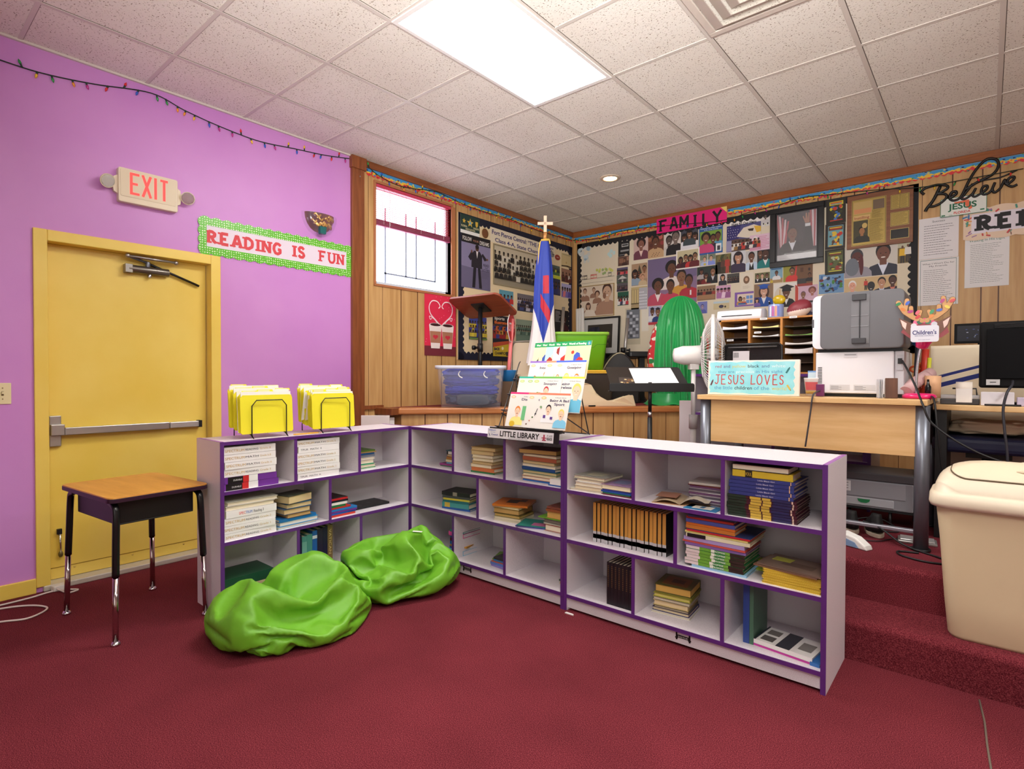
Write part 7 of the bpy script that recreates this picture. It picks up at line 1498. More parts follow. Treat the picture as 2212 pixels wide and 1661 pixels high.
for sg in (-1, 1):
    b = MB(); b.prism([(sg * x, y) for x, y in ((.045, .04), (.11, .075), (.095, .02), (.06, -.02))][::sg], 0, .002, mat((120, 84, 70), .6)); b.prism([(sg * x, y) for x, y in ((.075, .045), (.103, .066), (.093, .03), (.08, .012))][::sg], .002, .003, mat((240, 206, 196), .5)); b.build('ear', t)
b = MB(); b.prism([(-.10, .0), (-.08, .03), (-.04, .05), (.05, .05), (.09, .03), (.10, -.01), (.07, -.035), (-.06, -.035)], -.002, .0005, mat((150, 70, 76), .5)); [b.prism([(x + .013 * math.cos(k * .52), y + .013 * math.sin(k * .52)) for k in range(12)], .0006, .0016 + .0002 * i, mat(c, .4)) for i, (x, y, c) in enumerate(((.0, .055, (230, 80, 140)), (-.035, .048, (230, 110, 150)), (.03, .045, (230, 80, 130)), (-.045, .03, (216, 216, 222)), (.04, .035, (206, 206, 214)), (-.02, .05, (50, 100, 70)), (.015, .048, (70, 120, 90))))]; b.build('band', t)
b = MB(); b.prism(rrect(-.058, -.055, .06, .03, .012), .003, .0045, mat((222, 222, 232), .4)); b.text("Children's", 0, -.016, .022, mat((30, 40, 110), .5), .005, .10, .02, 'c'); b.text('SERVICES COUNCIL', 0, -.026, .006, mat((60, 70, 140), .5), .005, .08, .0, 'c'); b.text('OF ST. LUCIE COUNTY', -.0, -.046, .005, mat((110, 110, 150), .5), .005, .05, .0, 'c'); b.build('card', t)
# cups, tape, pens behind the lamp
b = MB(); b.lathe([(.034, 0), (.036, .07), (.037, .12), (.033, .12), (.031, .01)], mat((226, 178, 136), .6), 28); tag(b.build('wooden_cup', None, TR(3.885, .73, 1.1265)), 'pale wooden pen cup behind the pink lamp', 'cup')
t = thing('tape_roll', 'long roll of pinkish bubble wrap leaning behind the pink lamp base', 'roll', TR(0, 0, 0))
b = MB(); b.tube([(3.775, .64, 1.16), (3.80, .70, 1.20), (3.85, .80, 1.245), (3.87, .83, 1.262)], .032, mat((214, 176, 176), .6), 16); o = b.build('roll', t)
b = MB(); [b.rings([[Vector((3.775, .64, 1.16)).lerp(Vector((3.87, .83, 1.262)), q + d_) + (Vector((.72, -.36, 0)).normalized() * math.cos(a) + Vector((-.2, -.35, .9)).normalized() * math.sin(a)) * .033 for a in [2 * PI * k / 14 for k in range(14)]] for d_ in (-.006, .006)], mat((190, 140, 150), .6), cap0=False, cap1=False) for q in (.2, .35, .5, .65, .8)]; b.build('wrap_lines', t)
b = MB(); b.lathe([(.013, 0), (.014, .06), (.007, .075), (.005, .10), (.001, .101)], mat((18, 18, 20), .15), 18); tag(b.build('dropper_bottle', None, TR(3.868, .675, 1.1265)), 'tiny dark glass bottle beside the wooden cup', 'bottle')
for k, (x, y, h_, c, nm) in enumerate(((3.795, .86, .31, (36, 90, 150), 'blue ball-topped pen'), (3.83, .89, .27, (206, 60, 40), 'tall red rod'), (3.85, .88, .22, (226, 226, 60), 'neon yellow highlighter'), (3.80, .90, .18, (226, 96, 40), 'orange-handled scissors'))):
    b = MB(); b.cyl((x, y, 1.128), (x + .01, y, 1.128 + h_), .010 if k != 1 else .018, mat(c if k != 0 else (40, 40, 50), .4), n=12)
    if k == 0: b.ell((x + .012, y, 1.128 + h_), (.03, .03, .026), mat(c, .5), 14)
    if k == 3: b.tube([(x + .02 * math.cos(q) + .02, y - .01, 1.30 + .016 * math.sin(q)) for q in [2 * PI * j / 12 for j in range(12)]], .006, mat(c, .4), 6, closed=True); b.tube([(x + .02 * math.cos(q) - .01, y - .01, 1.285 + .016 * math.sin(q)) for q in [2 * PI * j / 12 for j in range(12)]], .006, mat(c, .4), 6, closed=True)
    tag(b.build(('pen', 'red_rod', 'highlighter', 'scissors')[k]), nm + ' standing behind the pink lamp', ('pen', 'rod', 'pen', 'scissors')[k])
# cables on the desk
cable('grey white-plugged cable hanging over the front edge of the desk', [(3.37, .60, 1.16), (3.372, .45, 1.15), (3.372, .385, 1.128), (3.366, .378, 1.06), (3.352, .375, .94), (3.34, .378, .85)], .0045, mat((60, 56, 60), .5))
cable('black power cord running from the printer socket down past the pink lamp', [(3.757, .622, 1.328), (3.785, .56, 1.28), (3.83, .47, 1.19), (3.868, .375, 1.10), (3.90, .37, 1.02), (3.99, .36, .94), (4.12, .33, .87), (4.3, .30, .82)], .005)
cable('black lamp cord dropping beside the desk leg', [(3.885, .57, 1.14), (3.905, .50, 1.12), (3.92, .45, 1.0), (3.935, .46, .85), (3.945, .48, .72), (3.94, .5, .6)], .005)
# ---- second desk, monitor, terminal printer
t = thing('computer_desk', 'light wood computer desk with black side panel at the right edge', 'desk', TR(0, 0, 0))
b = MB(); b.prism([(3.885, .76), (4.0, .72), (4.2, .69), (5.1, .69), (5.1, 1.28), (3.885, 1.28)], 1.062, 1.092, M_OAK); b.build('desk_top', t, bevel=.004)
b = MB(); b.box(3.895, .78, SZ, 3.945, 1.27, 1.062, M_BLACK); b.build('side_panel', t)
b = MB(); b.box(5.05, .75, SZ, 5.09, 1.26, 1.062, M_BLACK); b.build('side_panel', t)
t = thing('monitor', 'black flat monitor seen from behind on the computer desk', 'monitor', TR(4.075, .84, 1.093))
MK1 = mat((15, 15, 17), .6, spec=.2)
b = MB(); b.box(0, 0, .09, .50, .035, .44, MK1); b.build('housing', t, bevel=.012)
b = MB(); b.box(.03, -.012, .14, .47, 0, .40, mat((10, 10, 13), .7, spec=.15)); [b.box(.06 + .0, -.006, .405 + .006 * k, .45, -.001, .408 + .006 * k, mat((50, 50, 52), .4)) for k in range(4)]; b.build('back_cover', t, bevel=.006)
b = MB(); b.box(.03, -.0135, .105, .085, -.0005, .135, mat((206, 206, 206), .5)); b.box(.045, -.0142, .118, .07, -.0134, .122, M_BLACK); b.build('serial_label', t)
b = MB(); b.box(.20, 0, .012, .30, .03, .10, MK1); b.prism(rrect(.12, -.06, .38, .14, .03), 0, .014, MK1); b.build('stand', t)
t = thing('security_monitor', 'small monitor showing a dark picture behind the cream chair cloth', 'monitor', TR(3.94, 1.66, 1.10))
b = MB(); b.box(0, 0, .36, .34, .03, .49, MK1); b.box(.12, .005, 0, .20, .025, .37, MK1); b.box(.05, -.05, 0, .27, .08, .012, MK1); b.build('housing', t, bevel=.004)
a = Art(.31, .10, (14, 16, 30)); r = random.Random(4)
for k in range(18): a.el(r.uniform(.1, .9), r.uniform(.2, .8), r.uniform(.02, .08), .03, r.choice([(110, 120, 160), (60, 70, 120), (160, 160, 180)]), n=6)
a.build('screen', t, frame((.015, -.001, .375), (1, 0, 0), (0, 0, 1), (0, -1, 0)))
b = MB(); b.box(0, 0, 0, .9, .4, .74, mat((190, 176, 160), .5)); tag(b.build('cabinet', None, TR(3.75, 1.5, SZ), bevel=.004), 'pale low cabinet behind the cream-covered chair', 'cabinet')
t = thing('receipt_printer', 'grey receipt printer with a white paper roll on the computer desk', 'printer', TR(3.915, .80, 1.093))
b = MB(); b.box(0, -.03, 0, .165, .14, .03, mat((64, 62, 64), .4)); b.box(.0, -.03, .03, .165, .13, .05, mat((176, 174, 176), .45)); b.build('body', t, bevel=.004)
b = MB(); b.cyl((.065, .03, .085), (.135, .03, .085), .036, mat((236, 226, 214), .7), n=28); b.box(.068, -.035, .012, .135, -.033, .085, M_PAPER); b.tube([(.068, -.034, .05), (.068, .0, .08)], .001, M_PAPER, 4); b.build('paper_roll', t)
b = MB(); b.tube([(.05, .03, .085), (.15, .03, .085), (.155, .03, .03)], .004, M_BLACK, 6); b.build('spindle', t)
for dx, w_, h_, c, nm in ((.0, .13, .07, (226, 222, 228), 'white box under the black monitor'), (.14, .2, .045, (200, 190, 214), 'lilac paper stack under the black monitor')):
    b = MB(); b.box(4.085 + dx, .73, 1.093, 4.085 + dx + w_, .79, 1.093 + h_, mat(c, .5)); tag(b.build('paper_box' if dx == 0 else 'paper_stack', None, bevel=.003), nm, 'box' if dx == 0 else 'paper')
b = MB(); b.tube(catmull([(4.10, .705, 1.098), (4.17, .70, 1.098), (4.24, .703, 1.098)], 4), .005, M_BLACK, 8); tag(b.build('pen'), 'black pen lying at the front of the computer desk', 'pen')
cable('grey cable with white plug hanging in front of the computer desk', [(4.21, .80, 1.22), (4.205, .72, 1.20), (4.185, .67, 1.16), (4.172, .66, 1.08), (4.178, .65, .98), (4.19, .65, .85), (4.195, .66, .7)], .006, mat((48, 48, 56), .5))
# office chair with cream cloth
t = thing('office_chair', 'black office chair draped with a cream cloth with navy stripes', 'chair', TR(4.12, 1.42, SZ))
b = MB(); b.box(-.26, -.02, .62, .24, .06, 1.06, mat((24, 24, 28), .5)); b.build('backrest', t, bevel=.05, seg=4)
def m_throw():
    q = NT('cream_striped_cloth'); sp = q.n('SeparateXYZ'); q.l(q.co.outputs['Object'], sp.inputs[0])
    m1 = q.n('Math', operation='MULTIPLY_ADD'); q.l(sp.outputs[0], m1.inputs[0]); m1.inputs[1].default_value = -.32; q.l(sp.outputs[2], m1.inputs[2])
    mr_ = q.n('MapRange'); q.l(m1.outputs[0], mr_.inputs[0]); mr_.inputs[1].default_value = .3; mr_.inputs[2].default_value = 1.2
    C, N_ = (232, 218, 192), (40, 50, 120)
    q.base(q.ramp(mr_.outputs[0], [(0, C), (.655, N_), (.685, C), (.72, N_), (.74, C)], 'CONSTANT')); q.rough(.85); return q.m
MTH = m_throw()
b = MB(); V = []; F = []
for j in range(25):
    for k in range(25):
        u, v = k / 24, j / 24; x = -.285 + .55 * u; z = 1.075 - .50 * v; y = -.06 - .03 * math.sin(u * PI) + .014 * math.sin(u * 9 + v * 4) * v
        V.append((x, y, z))
for j in range(24):
    for k in range(24): F.append((j * 25 + k, (j + 1) * 25 + k, (j + 1) * 25 + k + 1, j * 25 + k + 1))
b.add(V, F, MTH, True); o = b.build('cream_cloth', t); sd = o.modifiers.new('t', 'SOLIDIFY'); sd.thickness = .03; sd.offset = -1
b = MB(); b.prism(rrect(-.25, -.52, .25, -.03, .08), .46, .55, mat((30, 36, 70), .6)); b.build('seat', t, bevel=.03, seg=3)
rumple('cloth_fold', None, None, TR(-.0, -.30, .548), (.46, .40, .10), mat((226, 210, 180), .85), 5, 36, t, amp=.45)
b = MB(); b.cyl((0, -.27, .10), (0, -.27, .46), .03, M_BLACK); b.box(-.1, -.36, .42, .1, -.18, .46, M_BLACK); b.build('gas_lift', t)
for k in range(5): a = .3 + 2 * PI * k / 5; b = MB(); b.tube([(0, -.27, .11), (.28 * math.cos(a), -.27 + .28 * math.sin(a), .07)], .02, M_BLACK, 8); b.ell((.28 * math.cos(a), -.27 + .28 * math.sin(a), .032), (.03, .03, .032), M_BLACK, 10); b.build('leg', t)
b = MB(); b.tube(catmull([(-.24, -.05, .60), (-.27, -.2, .66), (-.26, -.42, .66), (-.24, -.40, .50)], 5), .02, M_BLACK, 8); b.build('armrest', t)
# ---- under the desk
t = thing('printer', 'grey laser printer on a low stand underneath the desk', 'printer', TR(3.42, .80, .47))
b = MB(); b.box(0, 0, .0, .38, .34, .16, mat((140, 140, 146), .4)); b.box(-.004, .0, .16, .384, .34, .205, mat((82, 80, 84), .5)); b.build('body', t, bevel=.006)
b = MB(); b.box(.015, -.004, .065, .345, .0, .155, mat((150, 150, 156), .4)); b.build('rear_cover', t, bevel=.003)
b = MB(); b.box(.015, -.006, .012, .29, .0, .058, mat((176, 176, 182), .4)); b.build('paper_tray', t, bevel=.003)
b = MB(); b.prism([(.11, .05), (.115, .036), (.13, .028), (.155, .028), (.17, .036), (.175, .05)], .0065, .008, mat((30, 120, 70), .5), frame((0, 0, 0), (1, 0, 0), (0, 0, 1), (0, -1, 0))); b.build('green_tab', t)
b = MB(); b.box(.018, -.0055, .09, .075, -.004, .15, mat((222, 222, 224), .5)); [b.box(.023, -.006, .096 + .008 * k, .023 + (.04 if k % 2 else .028), -.0055, .099 + .008 * k, mat((90, 90, 96), .5)) for k in range(6)]; b.build('rating_label', t)
t = thing('printer_stand', 'low black wire stand under the grey laser printer', 'stand', TR(3.42, .80, SZ))
b = MB(); b.box(0, 0, .098, .38, .34, .109, M_BLACK); b.build('platform', t)
for x, y in ((.02, .02), (.27, .02), (.02, .32), (.36, .32)): b = MB(); b.cyl((x, y, 0), (x, y, .10), .008, M_BLACK, n=10); b.build('leg', t)
for k, (x, rz) in enumerate(((3.505, .45), (3.63, .35))):
    t = thing('shoe', '%s black sneaker with pale sole under the desk' % ('left' if k == 0 else 'right'), 'shoe', TR(x, .66, SZ, rz), 'pair of black sneakers')
    sole = [(.045 * math.cos(a) * (1.0 if math.sin(a) < 0 else .85), -.0 + .12 * math.sin(a)) for a in [2 * PI * j / 28 for j in range(28)]]
    b = MB(); b.prism(sole, 0, .022, mat((196, 180, 160), .6)); b.build('sole', t, bevel=.004)
    b = MB(); rings = []
    for z, s_, dy, l_ in ((.02, .97, 0, .98), (.045, .95, -.002, .94), (.07, .80, -.015, .78), (.095, .62, -.04, .50), (.115, .5, -.052, .40)):
        rings.append([(x_ * s_, y_ * l_ + dy, z + (.012 if y_ < -.06 else 0)) for x_, y_ in sole])
    b.rings(rings, mat((20, 19, 20), .7)); b.build('upper', t)
t = thing('tape_dispenser', 'white and pale blue plastic dispenser on the stage edge by the bookcase', 'dispenser', TR(3.585, .30, SZ, -.4))
b = MB(); b.prism([(-.07, 0), (.09, 0), (.08, .022), (.03, .055), (-.04, .07), (-.07, .06)], -.03, .03, mat((226, 224, 220), .4), frame((0, 0, 0), (1, 0, 0), (0, 0, 1), (0, -1, 0))); b.build('body', t, bevel=.008)
b = MB(); b.prism([(-.06, .006), (.05, .006), (.03, .03), (-.02, .042), (-.06, .04)], .0305, .033, mat((120, 150, 186), .4), frame((0, 0, 0), (1, 0, 0), (0, 0, 1), (0, -1, 0))); b.build('side_panel', t)
b = MB(); b.box(-.08, -.05, 0, .09, .06, .012, mat((176, 174, 172), .3, .6)); b.box(-.07, -.04, .012, .08, .05, .02, mat((206, 204, 204), .3, .5)); tag(b.build('metal_tray', None, TR(3.83, .60, SZ, .1), bevel=.003), 'flat silver metal plate beside the desk leg on the stage floor', 'tray')
cable('black cable looped on the stage floor around the desk leg', [(3.60, .52, .45), (3.68, .50, .43), (3.78, .44, .38), (3.86, .40, .366), (3.95, .33, .366), (3.98, .25, .366), (3.90, .22, .366), (3.80, .26, .366), (3.78, .33, .366), (3.86, .36, .366)], .005)
cable('black cable lying in loops behind the sneakers', [(3.45, .74, .366), (3.52, .76, .40), (3.62, .79, .42), (3.70, .77, .40), (3.74, .74, .37), (3.66, .72, .366)], .004)
cable('thin black cord curving on the stage carpet before the sneakers', [(3.53, .48, .366), (3.60, .44, .366), (3.68, .47, .366), (3.72, .55, .366), (3.79, .62, .366)], .003)
b = MB(); b.box(0, 0, 0, .035, .25, .20, mat((96, 50, 130), .5)); tag(b.build('binder', None, TR(3.49, 1.24, .681)), 'purple binder standing on the white bookcase shelf behind the desk', 'binder')
# ---- waste bin on the lower step
BX, BY = 4.232, -.035
t = thing('waste_bin', 'tall beige swing-lid waste bin standing on the lower carpeted step', 'bin', TR(BX, BY, .175))
MBG = mat((214, 196, 160), .42); MBG2 = mat((224, 212, 188), .4)
def bring(w_, d_, r_, z): return [(x, y, z) for x, y in rrect(-w_ / 2, -d_ / 2, w_ / 2, d_ / 2, r_, 7)]
b = MB(); b.rings([bring(.46, .24, .05, .0), bring(.475, .25, .055, .012), bring(.50, .265, .06, .15), bring(.535, .285, .065, .40), bring(.565, .305, .07, .555)], MBG, cap1=False); b.rings([bring(.555, .295, .07, .555), bring(.46, .24, .05, .01)], MBG, cap0=False); b.build('body', t)
def lidz(x, y): return .594 + .122 * max(0, 1 - (abs(x) / .288) ** 5) ** .5 * max(0, 1 - (abs(y + .0) / .158) ** 2) ** .62
DR = [[(x * k, y * k, lidz(x * k, y * k)) for x, y in rrect(-.2875, -.1575, .2875, .1575, .09, 7)] for k in (1, .985, .96, .92, .86, .78, .66, .5, .3, .1)]
b = MB(); b.rings([bring(.575, .315, .075, .535), bring(.60, .34, .08, .535), bring(.61, .35, .08, .55), bring(.605, .345, .08, .585), bring(.585, .325, .075, .592), bring(.578, .318, .085, .594)] + DR, MBG2, cap0=False)
o = b.build('lid', t)
b = MB(); fl = [(x, y, lidz(x, y) + .004) for x, y in rrect(-.232, -.128, .232, .128, .06, 7)]
b.rings([fl] + [[(x * k, y * k, lidz(x * k, y * k) + .006) for x, y, _ in fl] for k in (.99, .9, .75, .55, .3, .08)], mat((226, 210, 182), .4), cap0=False); b.build('swing_flap', o)
b = MB(); b.tube([(x * 1.006, y * 1.01, lidz(x * 1.006, y * 1.01) + .002) for x, y, _ in fl], .0028, mat((96, 80, 56), .7), 5, closed=True); b.build('flap_gap', o)
b = MB(); b.ell((.03, .03, lidz(.03, .03) + .006), (.045, .02, .004), MBG2, 20); b.ell((.04, -.085, lidz(.04, -.085) + .002), (.075, .02, .009), mat((212, 196, 166), .45), 20); b.build('emboss', o)
# ================================================================= CLASSROOM FLOOR
# student desk
A0 = .105
MSD = TR(.757, -2.115, 0, A0)
t = thing('student_desk', 'small student desk with wooden top and black metal legs by the door', 'desk', MSD)
b = MB(); b.prism(rrect(-.30, -.225, .30, .225, .035), .66, .678, M_DESKTOP); b.prism(rrect(-.302, -.227, .302, .227, .037), .652, .672, mat((46, 18, 40), .4)); b.build('desk_top', t, bevel=.002)
MTRY = mat((20, 19, 21), .4)
b = MB()
R_ = [[(x, y, z) for x, y in rrect(-w_ / 2, -d_ / 2, w_ / 2, d_ / 2, .03)] for w_, d_, z in ((.43, .29, .535), (.47, .33, .56), (.50, .36, .651))]
b.box(-.235, .165, .54, .24, .172, .651, MTRY); b.box(-.235, -.172, .54, .24, -.165, .651, MTRY); b.box(.232, -.172, .54, .24, .172, .651, MTRY); b.box(-.235, -.172, .535, .24, .172, .543, MTRY); b.box(-.235, -.175, .63, -.225, .175, .651, MTRY); b.cyl((.18, -.12, .528), (.18, -.12, .536), .03, MTRY)
b.build('book_box', t, bevel=.006)
for sx in (-1, 1):
    for sy in (-1, 1):
        b = MB(); x, y = sx * .275, sy * .19
        b.tube(catmull([(x - sx * .06, y, .645), (x - sx * .018, y, .632), (x, y, .595), (x + sx * .006, y + sy * .004, .45), (x + sx * .012, y + sy * .008, .31)], 6), .0155, mat((16, 16, 18), .25), 12); o = b.build('leg', t)
        q = MB(); q.cyl((x + sx * .012, y + sy * .008, .31), (x + sx * .022, y + sy * .014, .012), .0125, mat((190, 176, 176), .12, 1.0), n=16); q.lathe([(.012, 0), (.02, .0), (.02, .008), (.012, .02)], M_CHROME, 16, TR(x + sx * .022, y + sy * .014, 0)); q.build('adjustable_foot', o)
# white cord
b = MB(); P = catmull([(.04, -2.80, .006), (.09, -2.60, .006), (.085, -2.44, .006), (.06, -2.32, .006), (.13, -2.228, .006), (.15, -2.275, .006), (.09, -2.30, .012), (.055, -2.315, .02)], 8); b.tube(P, .005, mat((226, 214, 206), .5), 6)
P = catmull([(.30, -2.75, .006), (.364, -2.59, .006), (.414, -2.493, .006), (.345, -2.405, .006), (.26, -2.42, .006), (.18, -2.50, .006), (.12, -2.66, .006)], 8); b.tube(P, .005, mat((226, 214, 206), .5), 6)
o = b.build('extension_cord'); tag(o, 'white extension cord looping on the carpet beside the door frame', 'cord')
q = MB(); q.box(-.02, -.03, 0, .02, .03, .03, mat((226, 222, 214), .5)); q.build('plug', o, TR(.045, -2.30, .002, .2), bevel=.005)
# bean bags: deflated fabric settled by the cloth solver against the floor and the bookcases, then frozen to mesh
def settle_bag(cx, cy, a, b_, c, rot, vol, walls, seed, frames=46, sub=5, press=1.0, kick=None, z0=None, shrink=-.02):
    sc=bpy.context.scene
    bm=bmesh.new(); bmesh.ops.create_icosphere(bm,subdivisions=sub,radius=1.0)
    for v in bm.verts:
        p=v.co.copy(); q=Vector((p.x*a,p.y*b_,p.z*c))
        q*=1+.10*noise.noise(p*1.4+Vector((seed,seed*2,0)))
        q=Matrix.Rotation(rot,3,'Z')@q
        v.co=q+Vector((cx,cy,z0 or c+.03))
    me=bpy.data.meshes.new('bag'); bm.to_mesh(me); bm.free()
    o=bpy.data.objects.new('bag',me); COL.objects.link(o)
    cols=[]
    def coll(vs,fs):
        m=bpy.data.meshes.new('c'); m.from_pydata(vs,[],fs); m.update(); q=bpy.data.objects.new('c',m); COL.objects.link(q)
        md=q.modifiers.new('col','COLLISION'); q.collision.thickness_outer=.006; q.collision.cloth_friction=12; q.collision.damping=.5; cols.append(q)
    coll([(-1,-4,0),(4,-4,0),(4,1,0),(-1,1,0)],[(0,1,2,3)])
    for w in walls: 
        x0,y0,x1,y1=w; vs=[(x0,y0,-.1),(x1,y0,-.1),(x1,y1,-.1),(x0,y1,-.1),(x0,y0,1.2),(x1,y0,1.2),(x1,y1,1.2),(x0,y1,1.2)]
        coll(vs,[(0,3,2,1),(4,5,6,7),(0,1,5,4),(1,2,6,5),(2,3,7,6),(3,0,4,7)])
    md=o.modifiers.new('cloth','CLOTH'); s=md.settings
    s.quality=7; s.mass=.25; s.tension_stiffness=18; s.compression_stiffness=18; s.shear_stiffness=8; s.bending_stiffness=.35; s.bending_damping=.5
    s.tension_damping=8; s.compression_damping=8; s.shear_damping=8; s.air_damping=2.5
    s.use_pressure=True; s.uniform_pressure_force=press; s.use_pressure_volume=True; s.target_volume=vol; s.pressure_factor=1.0; s.shrink_min=shrink
    cs=md.collision_settings; cs.use_self_collision=True; cs.self_distance_min=.006; cs.distance_min=.006; cs.collision_quality=3
    md.point_cache.frame_start=1; md.point_cache.frame_end=frames
    for f in range(1,frames+1): sc.frame_set(f)
    dg=bpy.context.evaluated_depsgraph_get(); m2=bpy.data.meshes.new_from_object(o.evaluated_get(dg))
    V=[tuple(v.co) for v in m2.vertices]; F=[tuple(p.vertices) for p in m2.polygons]
    bpy.data.objects.remove(o); [bpy.data.objects.remove(q) for q in cols]; sc.frame_set(1)
    return V,F

def m_vinyl():
    q = NT('green_beanbag_fabric'); q.base(q.ramp(q.noise(4, detail=3), [(.3, (102, 166, 34)), (.7, (114, 180, 44))])); q.rough(.48); q.bump(q.noise(14, detail=4), .10, .02); return q.m
MV = m_vinyl()
def bag(label, s1, s2, sz, d, path, tagp=None, **kw):
    V, F = settle_bag(**kw)
    E1, E2 = Vector((.763, .647, 0)), Vector((-.647, .763, 0)); c = sum((Vector(v) for v in V), Vector()) / len(V); zm = min(v[2] for v in V); W_ = []
    for v in V:
        q = Vector(v) - c; p = c + E1 * (q.dot(E1) * s1) + E2 * (q.dot(E2) * s2) + Vector(d); p.z = (v[2] - zm) * sz + .002
        if p.y > -1.865 and p.x < 1.138: p.x = 1.138 + (1.138 - p.x) * .05
        if p.y > -.632: p.y = -.632
        W_.append(tuple(p))
    b = MB(); b.add(W_, F, MV, True); o = b.build('bean_bag', sub=1); tag(o, label, 'bean bag', 'green bean bags')
    pts = []
    for x, y in path:
        n = [q for q in W_ if (q[0] - x) ** 2 + (q[1] - y) ** 2 < .026 ** 2]
        if n: z = max(q[2] for q in n); n = [q[2] for q in n if q[2] > z - .04]; pts.append((x, y, sum(n) / len(n) + .003))
    if len(pts) > 2: b = MB(); b.tube(catmull(pts, 3), .0014, mat((64, 130, 22), .6), 5); b.build('stitched_seam', o)
    if tagp:
        z = max([q[2] for q in W_ if (q[0] - tagp[0]) ** 2 + (q[1] - tagp[1]) ** 2 < .03 ** 2] or [.2])
        b = MB(); b.box(-.03, -.008, 0, .03, .008, .001, M_WHITE); b.build('white_tag', o, TR(tagp[0], tagp[1], z + .002, .5, .1))
bag('larger deflated green bean bag on the carpet nearest the student desk', .88, 1.0, 1.38, (-.085, .01, 0), [], cx=1.42, cy=-1.58, a=.43, b_=.38, c=.28, rot=.7, vol=.085, walls=[(.8, -1.83, 1.13, -.6)], seed=13.1)
bag('smaller crumpled green bean bag in the corner of the bookcases', 1.09, 1.0, 1.2, (-.045, -.035, 0), [], (1.50, -.86), cx=1.50, cy=-.93, a=.36, b_=.31, c=.34, rot=.7, vol=.075, walls=[(.8, -1.83, 1.13, -.6), (1.0, -.62, 2.4, -.2)], seed=29.9)
# folder holders with yellow folders
def holder(label, y0, x0, which, nf, seed, wy=.25):
    t = thing('folder_holder', label, 'folder holder', TR(x0, y0, SH + .001))
    b = MB(); r_ = .003
    def hoop(x, h0, h1, w_): return [(x, -w_ / 2, h0), (x, -w_ / 2, h1 - .03), (x, -w_ / 2 + .025, h1), (x, w_ / 2 - .025, h1), (x, w_ / 2, h1 - .03), (x, w_ / 2, h0)]
    b.tube(hoop(0, .010, .205, .195), r_, M_WIRE, 7); b.build('front_hoop', t)
    for sy in (-1, 1):
        b = MB(); y = sy * .097; b.tube([(0, y, .02), (.018, y, .0), (-.012, y - .0, .018), (-.03, y, .022), (.0, y, .02)], r_, M_WIRE, 6); b.tube([(0, y, .02), (-.22, y, .055), (-.22, y, .0)], r_, M_WIRE, 6); b.build('side_rail', t)
    for k in range(1, 6): b = MB(); x = -.036 * k; b.tube(hoop(x, .02 + .006 * k, .185 + .006 * k, .195), r_ * .8, M_WIRE, 6); b.build('divider_hoop', t)
    r = random.Random(seed)
    for k in range(nf):
        x = .012 - .0315 * k * (6 / (nf - .5)) if k else .0
        wob = r.uniform(-.012, .012); z = .024 + .0065 * k * 6 / nf; w_ = .295; h_ = .222
        Mf_ = TR(x0 + x - .006, y0 + wob + .005 * 0, SH + .001 + z, r.uniform(-.04, .04)) @ Matrix.Rotation(-.06 - .02 * r.random(), 4, 'Y')
        b = MB(); YF = mat((238, 226, 40), .55)
        tabx = (.0, .095, .19)[k % 3]
        def outline(h, tab):
            p = [(-w_ / 2, .008), (-w_ / 2 + .008, 0), (w_ / 2 - .008, 0), (w_ / 2, .008), (w_ / 2, h - .015), (w_ / 2 - .015, h)]
            if tab: q = -w_ / 2 + .01 + tabx; p += [(q + .095, h), (q + .09, h + .012), (q + .005, h + .012), (q, h)]
            return p + [(-w_ / 2 + .015, h), (-w_ / 2, h - .015)]
        Wf = frame((0, 0, 0), (0, 1, 0), (0, 0, 1), (1, 0, 0))
        b.prism(outline(h_ - .012, False), 0, .0012, YF, Wf); o = b.build('folder', None, Mf_)
        nm = 'front' if k == 0 else 'rearmost' if k == nf - 1 else ORD[k]
        tag(o, '%s yellow file folder in the %s wire holder' % (nm if k in (0, nf - 1) else nm + ' from front', which), 'folder', 'yellow folders in the %s holder' % which)
        b = MB(); b.prism(outline(h_, True), -.0062, -.005, YF, Wf); b.box(-.0048, -w_ / 2 + .02 + tabx, h_ - .001, -.0045, -w_ / 2 + .085 + tabx, h_ + .010, mat((236, 226, 170), .6)); b.build('back_flap', o)
        np_ = 2 if k else 1
        b = MB(); dy = r.uniform(-.012, .008); dz = r.uniform(0, .016); b.box(-.0045, -w_ / 2 + .006 + dy, .002, -.0008, w_ / 2 - .008 + dy, h_ - .004 + dz, mat((238, 236, 232), .7)); b.build('papers', o)
holder('black wire step holder of yellow folders nearest the door', -1.565, 1.085, 'left', 7, 3)
holder('black wire step holder of yellow folders in the middle of the bookcase top', -1.155, 1.09, 'right', 7, 8)
for k, (dx, dy, rz, h_) in enumerate(((-.10, -.17, .5, .16), (-.075, -.16, .2, .14))):
    b = MB(); b.prism([(0, 0), (.06, .01), (.075, h_), (.01, h_ + .01)], 0, .001, mat((236, 222, 206) if k else (236, 234, 232), .7), frame((1.09 + dx, -1.155 + dy, SH + .075), (0, 1, 0), (.1, 0, 1), (1, 0, -.1))); tag(b.build('loose_sheet'), ('white' if k == 0 else 'cream') + ' loose sheet sticking out of the right folder holder', 'paper')
t = thing('pencil', 'yellow pencil lying on the bookcase between the folder holders', 'pencil', frame((1.095, -1.43, SH + .005), (0.05, 1, 0), (-1, .05, 0), (0, 0, 1)))
b = MB(); b.cyl((0, 0, 0), (.15, 0, 0), .0038, mat((236, 176, 50), .4), n=6); b.build('shaft', t)
b = MB(); b.cyl((.15, 0, 0), (.162, 0, 0), .0042, mat((190, 170, 150), .3, .6), n=10); b.cyl((.162, 0, 0), (.17, 0, 0), .004, mat((226, 150, 150), .6), n=10); b.build('eraser', t)
